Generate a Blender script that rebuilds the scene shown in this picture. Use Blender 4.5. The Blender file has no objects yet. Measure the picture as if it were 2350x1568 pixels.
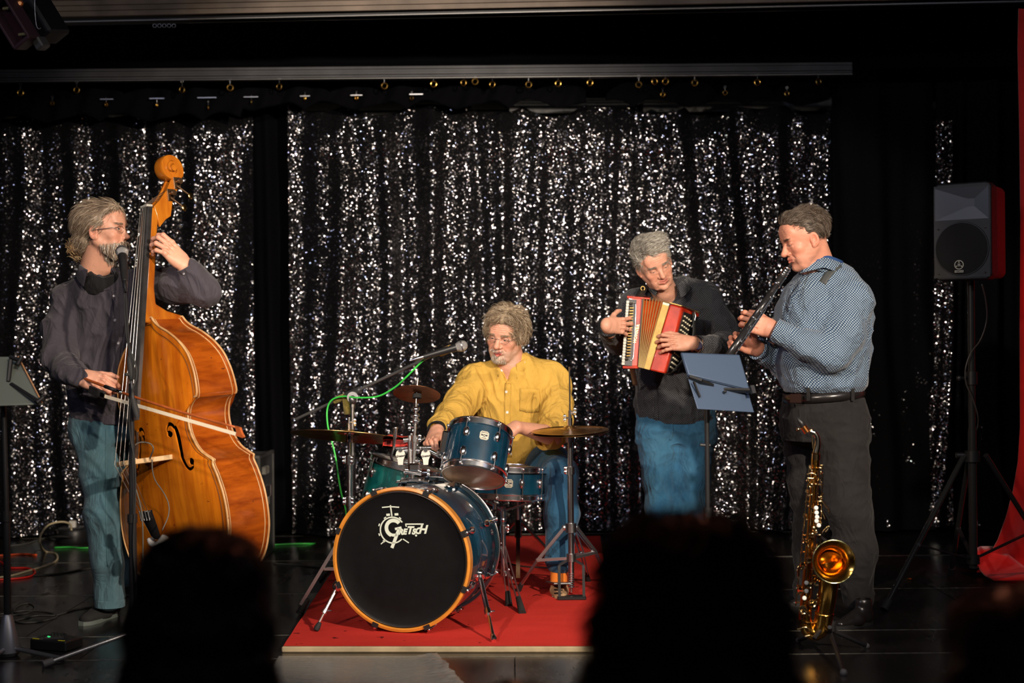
import bpy, bmesh, math, random
import numpy as np
from mathutils import Vector, Matrix, noise as mnoise
from mathutils.bvhtree import BVHTree
random.seed(7)
RS = np.random.RandomState(11)
pi = math.pi
sc = bpy.context.scene
# ------------------------------------------------------------------ camera
FPX, CAMH, ROLL = 3264.0, 1.19, math.radians(0.5)     # focal length in px of 2350x1568
cd = bpy.data.cameras.new('camera'); cam = bpy.data.objects.new('camera', cd)
sc.collection.objects.link(cam); sc.camera = cam
cd.sensor_width = 36.0; cd.lens = FPX/2350*36
cd.clip_start = .05; cd.clip_end = 60
cam.matrix_world = Matrix.Translation((0, 0, CAMH)) @ Matrix.Rotation(ROLL, 4, 'Y') @ Matrix.Rotation(pi/2, 4, 'X')
cd.dof.use_dof = True; cd.dof.focus_distance = 6.1; cd.dof.aperture_fstop = 1.9
# ------------------------------------------------------------------ world, exposure, lights
sc.view_settings.view_transform = 'Standard'; sc.view_settings.look = 'None'
sc.view_settings.gamma = 1.0; sc.view_settings.use_curve_mapping = False
sc.view_settings.exposure = 0.0
w = bpy.data.worlds.new('hall'); sc.world = w; w.use_nodes = True
w.node_tree.nodes['Background'].inputs[0].default_value = (.05, .05, .062, 1)
w.node_tree.nodes['Background'].inputs[1].default_value = .3

def spot(loc, aim, power, col, size_deg, blend=.35, rad=.09):
    l = bpy.data.lights.new('stage_or_added_spot', 'SPOT'); l.energy = power; l.color = col
    l.spot_size = math.radians(size_deg); l.spot_blend = blend; l.shadow_soft_size = rad
    o = bpy.data.objects.new('stage_or_added_spot', l); sc.collection.objects.link(o)
    o.location = loc; o.rotation_euler = (Vector(aim)-Vector(loc)).to_track_quat('-Z', 'Y').to_euler()
    return o
WARM, COOL = (1, .83, .66), (.62, .70, 1)
spot((2.5, .9, 2.95), (-.35, 7.0, .95), 1550, WARM, 37, .25, .07)
spot((-2.0, .9, 2.95), (.35, 7.0, 1.05), 620, WARM, 31, .25, .07)
spot((-.25, .9, 3.0), (-.45, 8.7, 1.75), 620, (1, .88, .75), 27, .5, .05)
spot((.5, .9, 3.0), (-1.75, 6.2, 1.25), 520, WARM, 23, .5, .06)  # extra spot added to brighten the bass player and left curtain
spot((-3.2, 2.0, 3.0), (1.0, 6.5, .6), 60, COOL, 50, .6, .05)
spot((2.9, 5.6, 2.9), (3.45, 7.2, .5), 90, (1, .03, .02), 60, .6, .05)
spot((3.6, 3.0, 2.9), (2.2, 6.4, 1.4), 9, (1, .93, .8), 36, .5, .05)  # dim spot added so the loudspeaker's edges show
spot((-2.9, 5.4, 2.35), (-2.3, 7.3, 2.95), 13, (1, .86, .72), 36, .7, .02)  # small spot added to light the left end of the slats
spot((.6, 5.3, 3.1), (.0, 1.9, .75), 60, (1, .30, .16), 48, .6, .1)  # red back spot added to rim the spectators' hair
def lamp(x, y, z, r, e, c, aim=(0, 6.5, .8)):
    l = bpy.data.lights.new('highlight_lamp', 'AREA'); l.shape = 'DISK'; l.size = r; l.energy = e; l.color = c; l.spread = math.radians(110)
    o = bpy.data.objects.new('highlight_lamp', l); sc.collection.objects.link(o); o.location = (x, y, z); o.rotation_euler = (Vector(aim)-Vector((x, y, z))).to_track_quat('-Z', 'Y').to_euler()
for x, c in ((-3.2, COOL), (-1.6, WARM), (-.4, (1, .95, .9)), (.9, (1, .95, .9)), (2.0, WARM), (3.4, COOL)): lamp(x, 2.6, 3.12, .22, 5, c)  # unseen lamps added to give the chrome its highlights
# ------------------------------------------------------------------ pixel + distance -> world point
_c, _s = math.cos(ROLL), math.sin(ROLL)
def P(px, py, Y):
    dx, dy = (px-1175)/FPX, (784-py)/FPX
    x, z = dx*_c+dy*_s, -dx*_s+dy*_c
    return Vector((x*Y, Y, CAMH+z*Y))
def G(px, py, z=0.0):                                    # a point on the level z seen at this pixel
    p = P(px, py, 1.0); t = (z-CAMH)/(p.z-CAMH); return P(px, py, t)
# ------------------------------------------------------------------ objects
col = sc.collection
def thing(name, label, cat, loc=(0, 0, 0), group=None, M=None):
    o = bpy.data.objects.new(name, None); col.objects.link(o); o.empty_display_size = .1
    o.matrix_world = M if M is not None else Matrix.Translation(loc)
    o['label'] = label; o['category'] = cat
    if group: o['group'] = group
    return o
def tag(o, label, cat, group=None, kind=None):
    if label: o['label'] = label
    if cat: o['category'] = cat
    if group: o['group'] = group
    if kind: o['kind'] = kind
    return o
def top_of(p):
    while p.parent: p = p.parent
    return p
class MB:
    """collects shapes for ONE mesh"""
    def __init__(s): s.v = []; s.f = []; s.n = 0; s.mi = []; s.col = []; s.cm = 0
    def add(s, vs, fs, mi=0):
        vs = [tuple(v) for v in vs]
        s.v += vs; s.f += [tuple(i+s.n for i in f) for f in fs]; s.mi += [mi]*len(fs); s.n += len(vs); return s
    def box(s, c, size, M=None, mi=0, bev=0):
        a, b, d = size[0]/2, size[1]/2, size[2]/2; c = Vector(c)
        if bev:
            t = bev; vs = []
            for sx in (-1, 1):
                for sy in (-1, 1):
                    for sz in (-1, 1):
                        vs += [(sx*(a-t), sy*(b-t), sz*d), (sx*(a-t), sy*b, sz*(d-t)), (sx*a, sy*(b-t), sz*(d-t))]
            bm = bmesh.new(); [bm.verts.new(v) for v in vs]; bmesh.ops.convex_hull(bm, input=bm.verts[:])
            bmesh.ops.dissolve_limit(bm, angle_limit=.01, verts=bm.verts[:], edges=bm.edges[:])
            bm.verts.index_update(); vs = [v.co.copy() for v in bm.verts]; fs = [[v.index for v in f.verts] for f in bm.faces]; bm.free()
        else:
            vs = [Vector((x, y, z)) for x in (-a, a) for y in (-b, b) for z in (-d, d)]
            fs = [(0, 1, 3, 2), (4, 6, 7, 5), (0, 4, 5, 1), (2, 3, 7, 6), (0, 2, 6, 4), (1, 5, 7, 3)]
        R = M.to_3x3() if M is not None else Matrix.Identity(3)
        return s.add([R @ Vector(v)+c for v in vs], fs, mi)
    def bar(s, p, q, wd, th, up=(0, 0, 1), mi=0, bev=0):
        p, q = Vector(p), Vector(q); d = q-p
        z = d.normalized(); x = Vector(up).cross(z)
        if x.length < 1e-4: x = Vector((1, 0, 0))
        x.normalize(); y = z.cross(x); M = Matrix((x, y, z)).transposed()
        return s.box((p+q)/2, (wd, th, d.length), M, mi, bev)
    def tube(s, pts, r, n=8, mi=0, caps=True, flat=None, fdir=None):
        pts = [Vector(p) for p in pts]
        k = [i for i in range(len(pts)) if i == 0 or (pts[i]-pts[i-1]).length > 1e-6]
        rr = r if isinstance(r, (list, tuple)) else [r]*len(pts)
        pts = [pts[i] for i in k]; rr = [rr[i] for i in k]
        m = len(pts); vs = []; prev = None
        for i in range(m):
            t = (pts[min(i+1, m-1)]-pts[max(i-1, 0)]).normalized()
            if prev is None:
                a = Vector(fdir) if fdir is not None else (Vector((0, 0, 1)) if abs(t.z) < .9 else Vector((1, 0, 0)))
            else: a = prev
            u = (a-t*a.dot(t)).normalized(); prev = u; v = t.cross(u)
            fl = 1 if flat is None else flat
            for j in range(n):
                an = 2*pi*j/n; vs.append(pts[i]+u*(rr[i]*math.cos(an))+v*(rr[i]*fl*math.sin(an)))
        fs = [(i*n+j, i*n+(j+1) % n, (i+1)*n+(j+1) % n, (i+1)*n+j) for i in range(m-1) for j in range(n)]
        if caps: fs += [tuple(range(n-1, -1, -1)), tuple((m-1)*n+j for j in range(n))]
        return s.add(vs, fs, mi)
    def cyl(s, p, q, r, n=16, r2=None, mi=0): return s.tube([p, q], [r, r if r2 is None else r2], n, mi)
    def lathe(s, prof, o=(0, 0, 0), ax=(0, 0, 1), n=24, mi=0, ref=None, a0=0, a1=2*pi):
        """prof: (radius, height) pairs turned about ax"""
        o = Vector(o); z = Vector(ax).normalized()
        x = Vector(ref) if ref is not None else (Vector((1, 0, 0)) if abs(z.x) < .9 else Vector((0, 1, 0)))
        x = (x-z*x.dot(z)).normalized(); y = z.cross(x); vs = []; full = abs(a1-a0-2*pi) < 1e-6
        k = n if full else n+1
        for (r, h) in prof:
            for j in range(k):
                a = a0+(a1-a0)*j/n; vs.append(o+z*h+x*(r*math.cos(a))+y*(r*math.sin(a)))
        fs = []
        for i in range(len(prof)-1):
            for j in range(n):
                j2 = (j+1) % k
                q = (i*k+j, i*k+j2, (i+1)*k+j2, (i+1)*k+j)
                if prof[i][0] < 1e-6: q = (q[0], q[2], q[3])
                elif prof[i+1][0] < 1e-6: q = (q[0], q[1], q[2])
                fs.append(q)
        return s.add(vs, fs, mi)
    def torus(s, c, ax, R, r, n=24, m=8, mi=0):
        prof = [(R+r*math.cos(2*pi*k/m), r*math.sin(2*pi*k/m)) for k in range(m+1)]
        return s.lathe(prof, c, ax, n, mi)
    def ball(s, c, r, n=12, mi=0, sq=(1, 1, 1), M=None):
        m = max(4, n//2); vs = [(0, 0, -1)]
        for i in range(1, m):
            a = -pi/2+pi*i/m
            for j in range(n): vs.append((math.cos(a)*math.cos(2*pi*j/n), math.cos(a)*math.sin(2*pi*j/n), math.sin(a)))
        vs.append((0, 0, 1)); fs = []; L = len(vs)-1
        for j in range(n): fs.append((0, 1+(j+1) % n, 1+j)); fs.append((L, L-n+j, L-n+(j+1) % n))
        for i in range(m-2):
            for j in range(n): fs.append((1+i*n+j, 1+i*n+(j+1) % n, 1+(i+1)*n+(j+1) % n, 1+(i+1)*n+j))
        c = Vector(c); R = M.to_3x3() if M is not None else Matrix.Identity(3)
        return s.add([R @ Vector((v[0]*r*sq[0], v[1]*r*sq[1], v[2]*r*sq[2]))+c for v in vs], fs, mi)
    def prism(s, poly, o, x, y, h, mi=0):
        """polygon (list of 2D) in plane o,x,y extruded by vector h (both ways along it from o to o+h)"""
        o, x, y, h = Vector(o), Vector(x), Vector(y), Vector(h); n = len(poly)
        vs = [o+x*a+y*b for a, b in poly]+[o+x*a+y*b+h for a, b in poly]
        fs = [tuple(range(n-1, -1, -1)), tuple(range(n, 2*n))]+[(i, (i+1) % n, n+(i+1) % n, n+i) for i in range(n)]
        return s.add(vs, fs, mi)
    def hexa(s, c8, mi=0):
        """8 corners: bottom 4 (ccw) then top 4"""
        return s.add(c8, [(3, 2, 1, 0), (4, 5, 6, 7), (0, 1, 5, 4), (1, 2, 6, 5), (2, 3, 7, 6), (3, 0, 4, 7)], mi)
    def grid(s, rows, mi=0, close=False):
        m = len(rows[0]); vs = [p for r in rows for p in r]; k = m if close else m-1
        return s.add(vs, [(i*m+j, i*m+(j+1) % m, (i+1)*m+(j+1) % m, (i+1)*m+j) for i in range(len(rows)-1) for j in range(k)], mi)
def obj(name, mb, mats, parent=None, smooth=35, world=True, fix=True, solid=0, tg=None):
    """link a mesh; world=True: vertices were given in world space"""
    me = bpy.data.meshes.new(name)
    me.from_pydata([tuple(v) for v in mb.v], [], mb.f)
    if any(mb.mi): me.polygons.foreach_set('material_index', mb.mi)
    for m in (mats if isinstance(mats, (list, tuple)) else [mats]): me.materials.append(m)
    if fix:
        bm = bmesh.new(); bm.from_mesh(me); bmesh.ops.recalc_face_normals(bm, faces=bm.faces[:]); bm.to_mesh(me); bm.free()
    if smooth is not None:
        me.shade_smooth()
        if smooth < 180: me.set_sharp_from_angle(angle=math.radians(smooth))
    o = bpy.data.objects.new(name, me); col.objects.link(o)
    place(o, parent, world)
    if solid:
        md = o.modifiers.new('solid', 'SOLIDIFY'); md.thickness = solid; md.offset = 0
    if tg: tag(o, *tg)
    return o
def wm(o):
    m = o.matrix_basis.copy()
    while o.parent: o = o.parent; m = o.matrix_basis @ m
    return m
def place(o, parent, world):
    if parent is None: 
        if world and o.type == 'MESH' and len(o.data.vertices):
            co = np.empty(len(o.data.vertices)*3, np.float32); o.data.vertices.foreach_get('co', co); co = co.reshape(-1, 3)
            c = (co.min(0)+co.max(0))/2; c[2] = co[:, 2].min(); co -= c; o.data.vertices.foreach_set('co', co.ravel()); o.location = Vector(c.tolist())
        return
    o.parent = parent
    if world: o.data.transform(wm(parent).inverted())
def npobj(name, V, F, mats, parent=None, world=True, smooth=True, colors=None):
    """numpy verts (n,3), quads or tris (m,k)"""
    me = bpy.data.meshes.new(name); F = np.asarray(F, np.int32); k = F.shape[1]
    me.vertices.add(len(V)); me.vertices.foreach_set('co', np.ascontiguousarray(V, np.float32).ravel())
    me.loops.add(F.size); me.loops.foreach_set('vertex_index', F.ravel())
    me.polygons.add(len(F)); me.polygons.foreach_set('loop_start', np.arange(0, F.size, k, dtype=np.int32))
    me.update(calc_edges=True); me.validate()
    if smooth: me.shade_smooth()
    if colors is not None:
        a = me.color_attributes.new('col', 'FLOAT_COLOR', 'POINT'); c = np.ones((len(V), 4), np.float32); c[:, :3] = colors
        a.data.foreach_set('color', c.ravel())
    for m in (mats if isinstance(mats, (list, tuple)) else [mats]): me.materials.append(m)
    o = bpy.data.objects.new(name, me); col.objects.link(o); place(o, parent, world); return o
def copy_tree(o, M, label=None):
    c = o.copy(); col.objects.link(c); c.matrix_world = M
    if label: c['label'] = label
    def rec(src, dst):
        for ch in src.children:
            d = ch.copy(); col.objects.link(d); d.parent = dst; rec(ch, d)
    rec(o, c); return c
def spline(pts, n=8):
    """Catmull-Rom through the points"""
    p = [Vector(q) for q in pts]; p = [p[0]*2-p[1]]+p+[p[-1]*2-p[-2]]; out = []
    for i in range(1, len(p)-2):
        for k in range(n):
            t = k/n; a, b, c, d = p[i-1], p[i], p[i+1], p[i+2]
            out.append(.5*((2*b)+(c-a)*t+(2*a-5*b+4*c-d)*t*t+(3*b-a-3*c+d)*t**3))
    out.append(p[-2]); return out
# ------------------------------------------------------------------ materials
MATS = {}
class NT:
    def __init__(s, name):
        m = bpy.data.materials.new(name); m.use_nodes = True; s.m = m; s.t = m.node_tree
        s.b = s.t.nodes['Principled BSDF']
    def n(s, typ, **kw):
        x = s.t.nodes.new('ShaderNode'+typ)
        for k, v in kw.items():
            if k in x.inputs: x.inputs[k].default_value = v
            else: setattr(x, k, v)
        return x
    def l(s, a, b): s.t.links.new(a, b)
    def math(s, op, a, b=None, clamp=False):
        x = s.n('Math', operation=op); x.use_clamp = clamp
        for i, q in enumerate((a, b)):
            if q is None: continue
            if hasattr(q, 'links'): s.l(q, x.inputs[i])
            else: x.inputs[i].default_value = q
        return x.outputs[0]
    def mix(s, f, a, b):
        x = s.n('Mix', data_type='RGBA')
        for i, q in ((0, f), (6, a), (7, b)):
            if hasattr(q, 'links'): s.l(q, x.inputs[i])
            else: x.inputs[i].default_value = q if i == 0 else (*q[:3], 1)
        return x.outputs[2]
    def coord(s, scale=(1, 1, 1), kind='Object', rot=(0, 0, 0)):
        c = s.n('TexCoord'); mp = s.n('Mapping'); mp.inputs['Scale'].default_value = scale; mp.inputs['Rotation'].default_value = rot
        s.l(c.outputs[kind], mp.inputs[0]); return mp.outputs[0]
    def noise(s, vec, scale, detail=4, rough=.55, dist=0):
        x = s.n('TexNoise', Scale=scale, Detail=detail, Roughness=rough, Distortion=dist); s.l(vec, x.inputs['Vector']); return x.outputs['Fac']
    def ramp(s, fac, stops):
        x = s.n('ValToRGB'); s.l(fac, x.inputs[0]); e = x.color_ramp.elements
        while len(e) < len(stops): e.new(.5)
        for i, (p, c) in enumerate(stops): e[i].position = p; e[i].color = (*c, 1) if len(c) == 3 else c
        return x.outputs[0]
    def bump(s, h, strength=.3, dist=.002, normal=None):
        x = s.n('Bump', Strength=strength, Distance=dist); s.l(h, x.inputs['Height']); s.l(x.outputs[0], s.b.inputs['Normal']); return x
def mat(name, c, rough=.5, metal=0, var=0, vscale=20, bump=0, bscale=200, bdist=.001, coat=0, spec=None, emit=None, sheen=0, aniso=None):
    if name in MATS: return MATS[name]
    t = NT(name); b = t.b
    b.inputs['Base Color'].default_value = (*c, 1); b.inputs['Roughness'].default_value = rough; b.inputs['Metallic'].default_value = metal
    if coat: b.inputs['Coat Weight'].default_value = coat; b.inputs['Coat Roughness'].default_value = .06
    if spec is not None: b.inputs['Specular IOR Level'].default_value = spec
    if sheen: b.inputs['Sheen Weight'].default_value = sheen
    if emit: b.inputs['Emission Color'].default_value = (*emit[0], 1); b.inputs['Emission Strength'].default_value = emit[1]
    if var or bump: v = t.coord()
    if var:
        f = t.noise(v, vscale, 5); r = t.ramp(f, [(.3, tuple(x*(1-var) for x in c)), (.7, tuple(min(1, x*(1+var)) for x in c))])
        t.l(r, b.inputs['Base Color'])
    if bump: t.bump(t.noise(v, bscale, 3), bump, bdist)
    MATS[name] = t.m; return t.m
CHROME = mat('chrome', (.86, .86, .88), .19, 1)
DCHROME = mat('dull_chrome', (.5, .5, .52), .28, 1, var=.15)
BLACKM = mat('black_metal', (.02, .02, .022), .38, .2, bump=.1)
BLACKP = mat('black_plastic', (.012, .012, .013), .42, 0, bump=.1)
RUBBER = mat('rubber', (.015, .015, .015), .75)
BRASS = mat('brass', (.83, .52, .16), .2, 1, var=.1)
GREYM = mat('grey_metal', (.25, .25, .26), .35, .9)
WHITEP = mat('white_plastic', (.75, .73, .66), .4)
# ------------------------------------------------------------------ signed-distance modelling
def vnoise(p, s, seed=0):
    p = p*s+seed*17.31; i = np.floor(p).astype(np.int64); f = p-i; f = f*f*(3-2*f)
    def h(a, b, c):
        n = (a*73856093) ^ (b*19349663) ^ (c*83492791) ^ (seed*2654435761); n = (n ^ (n >> 13))*1274126177 & 0x7fffffff
        return ((n ^ (n >> 16)) & 0xffff)/65535.
    r = 0
    for dx in (0, 1):
        for dy in (0, 1):
            for dz in (0, 1):
                wgt = (f[:, 0] if dx else 1-f[:, 0])*(f[:, 1] if dy else 1-f[:, 1])*(f[:, 2] if dz else 1-f[:, 2])
                r = r+wgt*h(i[:, 0]+dx, i[:, 1]+dy, i[:, 2]+dz)
    return r*2-1
class Field:
    def __init__(s, lo, hi, h):
        s.h = h; s.lo = np.array(lo, float)-2*h; n = np.ceil((np.array(hi)-np.array(lo))/h).astype(int)+5
        s.n = n; s.D = np.full(n, .5, np.float32)
        s.ax = [s.lo[i]+h*np.arange(n[i]) for i in range(3)]
    def _sl(s, lo, hi):
        a = np.clip(np.floor((np.array(lo)-s.lo)/s.h).astype(int), 0, s.n); b = np.clip(np.ceil((np.array(hi)-s.lo)/s.h).astype(int)+1, 0, s.n)
        return tuple(slice(x, max(x, y)) for x, y in zip(a, b))
    def _apply(s, fn, lo, hi, k, op):
        pad = k+3*s.h
        sl = s._sl(np.array(lo)-pad, np.array(hi)+pad); D = s.D[sl]
        if D.size == 0: return s
        X = s.ax[0][sl[0]][:, None, None]; Y = s.ax[1][sl[1]][None, :, None]; Z = s.ax[2][sl[2]][None, None, :]
        d = fn(X, Y, Z)
        if op == 'u':
            if k > 0: hh = np.clip(.5+.5*(D-d)/k, 0, 1); s.D[sl] = D*(1-hh)+d*hh-k*hh*(1-hh)
            else: s.D[sl] = np.minimum(D, d)
        elif op == 's':
            if k > 0: hh = np.clip(.5-.5*(D+d)/k, 0, 1); s.D[sl] = D*(1-hh)-d*hh+k*hh*(1-hh)
            else: s.D[sl] = np.maximum(D, -d)
        return s
    def ell(s, c, r, k=.01, op='u', R=None):
        c = np.array(c, float); r = np.array(r, float) if hasattr(r, '__len__') else np.array([r, r, r], float)
        Rm = np.array(R.to_3x3()).T if R is not None else None
        def fn(X, Y, Z):
            x, y, z = X-c[0], Y-c[1], Z-c[2]
            if Rm is not None: x, y, z = (Rm[i, 0]*x+Rm[i, 1]*y+Rm[i, 2]*z for i in range(3))
            k0 = np.sqrt((x/r[0])**2+(y/r[1])**2+(z/r[2])**2); k1 = np.sqrt((x/r[0]**2)**2+(y/r[1]**2)**2+(z/r[2]**2)**2)
            return k0*(k0-1)/(k1+1e-9)
        m = r.max() if R is not None else r
        return s._apply(fn, c-m, c+m, k, op)
    def cap(s, a, b, ra, rb=None, k=.01, op='u', wide=None, wr=1.0):
        """tapered capsule; wide: direction in which the section is wr times as wide"""
        a = np.array(a, float); b = np.array(b, float); rb = ra if rb is None else rb; ba = b-a; L2 = max(1e-9, float(ba@ba))
        u = None
        if wide is not None:
            t = ba/math.sqrt(L2); u = np.array(wide, float); u = u-t*(u@t); u = u/np.linalg.norm(u)
        def fn(X, Y, Z):
            x, y, z = X-a[0], Y-a[1], Z-a[2]
            t = np.clip((x*ba[0]+y*ba[1]+z*ba[2])/L2, 0, 1)
            x, y, z = x-t*ba[0], y-t*ba[1], z-t*ba[2]
            r2 = x*x+y*y+z*z
            if u is not None: q = x*u[0]+y*u[1]+z*u[2]; r2 = r2+q*q*(1/wr**2-1)
            return np.sqrt(r2)-(ra+(rb-ra)*t)
        m = max(ra, rb)*max(1, wr)
        return s._apply(fn, np.minimum(a, b)-m, np.maximum(a, b)+m, k, op)
    def half(s, p, n, k=.0, lo=None, hi=None):
        """cut away the side of the plane the normal points to (inside the box lo..hi)"""
        p = np.array(p, float); n = np.array(n, float); n = n/np.linalg.norm(n)
        def fn(X, Y, Z): return -((X-p[0])*n[0]+(Y-p[1])*n[1]+(Z-p[2])*n[2])
        if lo is None: lo = s.lo; hi = s.lo+s.h*s.n
        return s._apply(fn, lo, hi, k, 's')
    def loft(s, secs, k=.01, op='u', ax=2):
        """sections (x,y,z, rx, ry[, turn]) along z; elliptical"""
        S = np.array([list(q)+[0]*(6-len(q)) for q in secs], float); S = S[np.argsort(S[:, 2])]
        def fn(X, Y, Z):
            z = Z[0, 0]; cx, cy, rx, ry, tn = (np.interp(z, S[:, 2], S[:, i])[None, None, :] for i in (0, 1, 3, 4, 5))
            x, y = X-cx, Y-cy; x, y = x*np.cos(tn)+y*np.sin(tn), -x*np.sin(tn)+y*np.cos(tn)
            k0 = (np.abs(x/rx)**2.3+np.abs(y/ry)**2.3)**(1/2.3)
            d = (k0-1)*np.minimum(rx, ry); e = np.maximum(S[0, 2]-Z, Z-S[-1, 2])
            return np.where(e > 0, np.sqrt(np.maximum(d, 0)**2+e*e), d)
        m = S[:, 3:5].max()
        return s._apply(fn, [S[:, 0].min()-m, S[:, 1].min()-m, S[0, 2]], [S[:, 0].max()+m, S[:, 1].max()+m, S[-1, 2]], k, op)
    def mesh(s):
        D = s.D; I = D < 0
        c = [I[a:I.shape[0]-1+a, b:I.shape[1]-1+b, d:I.shape[2]-1+d] for a in (0, 1) for b in (0, 1) for d in (0, 1)]
        cnt = sum(x.astype(np.int8) for x in c); act = (cnt > 0) & (cnt < 8)
        idx = np.argwhere(act); vid = np.full(act.shape, -1, np.int64); vid[act] = np.arange(len(idx))
        acc = np.zeros((len(idx), 3)); num = np.zeros(len(idx))
        offs = [(a, b, d) for a in (0, 1) for b in (0, 1) for d in (0, 1)]
        for o in offs:
            for axn in range(3):
                if o[axn]: continue
                o2 = list(o); o2[axn] = 1
                d1 = D[idx[:, 0]+o[0], idx[:, 1]+o[1], idx[:, 2]+o[2]]; d2 = D[idx[:, 0]+o2[0], idx[:, 1]+o2[1], idx[:, 2]+o2[2]]
                m = (d1 < 0) != (d2 < 0); t = np.where(m, d1/np.where(m, d1-d2, 1), 0)
                p = np.tile(np.array(o, float), (len(idx), 1)); p[:, axn] = t
                acc += p*m[:, None]; num += m
        V = s.lo+(idx+acc/num[:, None])*s.h
        F = []
        for axn in range(3):
            sl1 = [slice(None)]*3; sl2 = [slice(None)]*3; sl1[axn] = slice(0, -1); sl2[axn] = slice(1, None)
            A, B = I[tuple(sl1)], I[tuple(sl2)]; e = np.argwhere(A != B)
            o1, o2 = [(1, 2), (2, 0), (0, 1)][axn]
            e = e[(e[:, o1] > 0) & (e[:, o2] > 0) & (e[:, o1] < I.shape[o1]-1) & (e[:, o2] < I.shape[o2]-1)]
            fl = A[e[:, 0], e[:, 1], e[:, 2]]
            q = []
            for (x, y) in ((-1, -1), (0, -1), (0, 0), (-1, 0)):
                g = e.copy(); g[:, o1] += x; g[:, o2] += y; q.append(vid[g[:, 0], g[:, 1], g[:, 2]])
            q = np.stack(q, 1); q[~fl] = q[~fl][:, ::-1]; F.append(q)
        F = np.concatenate(F); F = F[(F >= 0).all(1)]
        return V, F
def vnormals(V, F):
    n = np.cross(V[F[:, 2]]-V[F[:, 0]], V[F[:, 3]]-V[F[:, 1]]); N = np.zeros_like(V)
    for i in range(4):
        for a in range(3): N[:, a] += np.bincount(F[:, i], n[:, a], len(V))
    return N/(np.linalg.norm(N, axis=1)[:, None]+1e-12)
def wrinkle(V, F, amp=.006, scale=9, seed=1, stretch=(1, 1, .6), sharp=1.6, calm=()):
    """fabric folds: ridged noise pushed along the normals"""
    N = vnormals(V, F); q = V*np.array(stretch)
    wv = np.stack([vnoise(q, scale*.6, seed+i) for i in range(3)], 1)*.05
    r = 1-np.abs(vnoise(q+wv, scale, seed+5)); r = r**sharp*2-1
    r2 = 1-np.abs(vnoise(q+wv*1.5, scale*2.3, seed+9)); r2 = r2**2*2-1
    big = vnoise(q, scale*.45, seed+13)
    fade = np.clip((V[:, 2]-V[:, 2].min())/.06, .08, 1)*(1-.75*np.abs(N[:, 2]))
    for c_, r_ in calm: fade = fade*np.clip(np.linalg.norm(V-np.array(c_), axis=1)/r_-.6, .05, 1)
    return V+N*(amp*fade*(.75*r+.35*r2+.5*big))[:, None]
def tv(M, V):
    A = np.array(M); return V@A[:3, :3].T+A[:3, 3]
def join(parts):
    """[(V,F,C)...] -> one"""
    Vs, Fs, Cs, n = [], [], [], 0
    for V, F, C in parts: Vs.append(V); Fs.append(np.asarray(F)+n); Cs.append(C if getattr(C, 'ndim', 1) == 2 else np.tile(np.array(C, float), (len(V), 1))); n += len(V)
    return np.concatenate(Vs), np.concatenate(Fs), np.concatenate(Cs)
# ================================================================== the setting
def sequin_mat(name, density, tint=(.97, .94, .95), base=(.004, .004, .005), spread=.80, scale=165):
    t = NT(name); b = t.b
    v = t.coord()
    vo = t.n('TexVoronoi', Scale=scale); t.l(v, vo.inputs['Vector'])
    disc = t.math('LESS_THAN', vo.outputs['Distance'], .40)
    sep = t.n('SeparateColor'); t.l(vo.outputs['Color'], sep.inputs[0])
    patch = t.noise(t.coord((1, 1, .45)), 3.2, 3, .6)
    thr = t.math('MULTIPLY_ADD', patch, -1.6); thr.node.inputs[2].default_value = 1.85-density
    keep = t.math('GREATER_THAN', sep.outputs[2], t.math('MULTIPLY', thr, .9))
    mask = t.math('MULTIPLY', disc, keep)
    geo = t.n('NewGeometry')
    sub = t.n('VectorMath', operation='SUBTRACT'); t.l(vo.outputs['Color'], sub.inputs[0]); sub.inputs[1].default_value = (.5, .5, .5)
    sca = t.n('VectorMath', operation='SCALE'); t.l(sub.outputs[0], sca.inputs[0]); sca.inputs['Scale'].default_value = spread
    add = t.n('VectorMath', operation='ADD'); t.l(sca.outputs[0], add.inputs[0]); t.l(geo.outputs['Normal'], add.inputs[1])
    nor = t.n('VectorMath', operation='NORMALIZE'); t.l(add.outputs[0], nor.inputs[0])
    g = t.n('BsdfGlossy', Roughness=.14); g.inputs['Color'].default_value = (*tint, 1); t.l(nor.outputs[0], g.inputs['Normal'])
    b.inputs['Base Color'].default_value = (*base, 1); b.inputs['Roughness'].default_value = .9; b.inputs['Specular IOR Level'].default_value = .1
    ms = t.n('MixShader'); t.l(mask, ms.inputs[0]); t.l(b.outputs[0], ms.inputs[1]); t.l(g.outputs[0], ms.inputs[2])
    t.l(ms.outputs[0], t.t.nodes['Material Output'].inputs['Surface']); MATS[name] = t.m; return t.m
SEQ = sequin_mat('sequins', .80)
SEQD = sequin_mat('sequins_dimmed', -.05)  # sequins thinned out in place of weak light on the right curtains
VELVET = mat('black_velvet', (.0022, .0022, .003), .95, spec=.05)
BLACKWALL = mat('black_paint', (.003, .003, .004), .9, var=.3, spec=.05)

# stage floor: black lacquered decks with thin bright seams
t = NT('stage_floor'); v = t.coord()
f = t.noise(v, 1.6, 6, .62); f2 = t.noise(t.coord((1, .25, 1)), 14, 5, .7)
t.l(t.ramp(f, [(.3, (.008, .007, .007)), (.75, (.024, .021, .019))]), t.b.inputs['Base Color'])
r = t.math('MULTIPLY_ADD', t.math('ADD', f, f2), .22); r.node.inputs[2].default_value = .02; t.l(r, t.b.inputs['Roughness'])
t.b.inputs['Specular IOR Level'].default_value = .6; t.bump(t.noise(v, 9, 4), .25, .002)
FLOORM = t.m
floor = obj('floor', MB().box((0, 7.0, -.12), (8.4, 5.4, .16)), mat('stage_subfloor', (.01, .01, .01), .8)); floor['kind'] = 'structure'
ys = [4.45, 5.37, 5.80, 6.76, 7.78, 8.78, 9.5]
seam = mat('deck_edge', (.30, .29, .25), .35, .7, var=.5, vscale=30)
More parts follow.
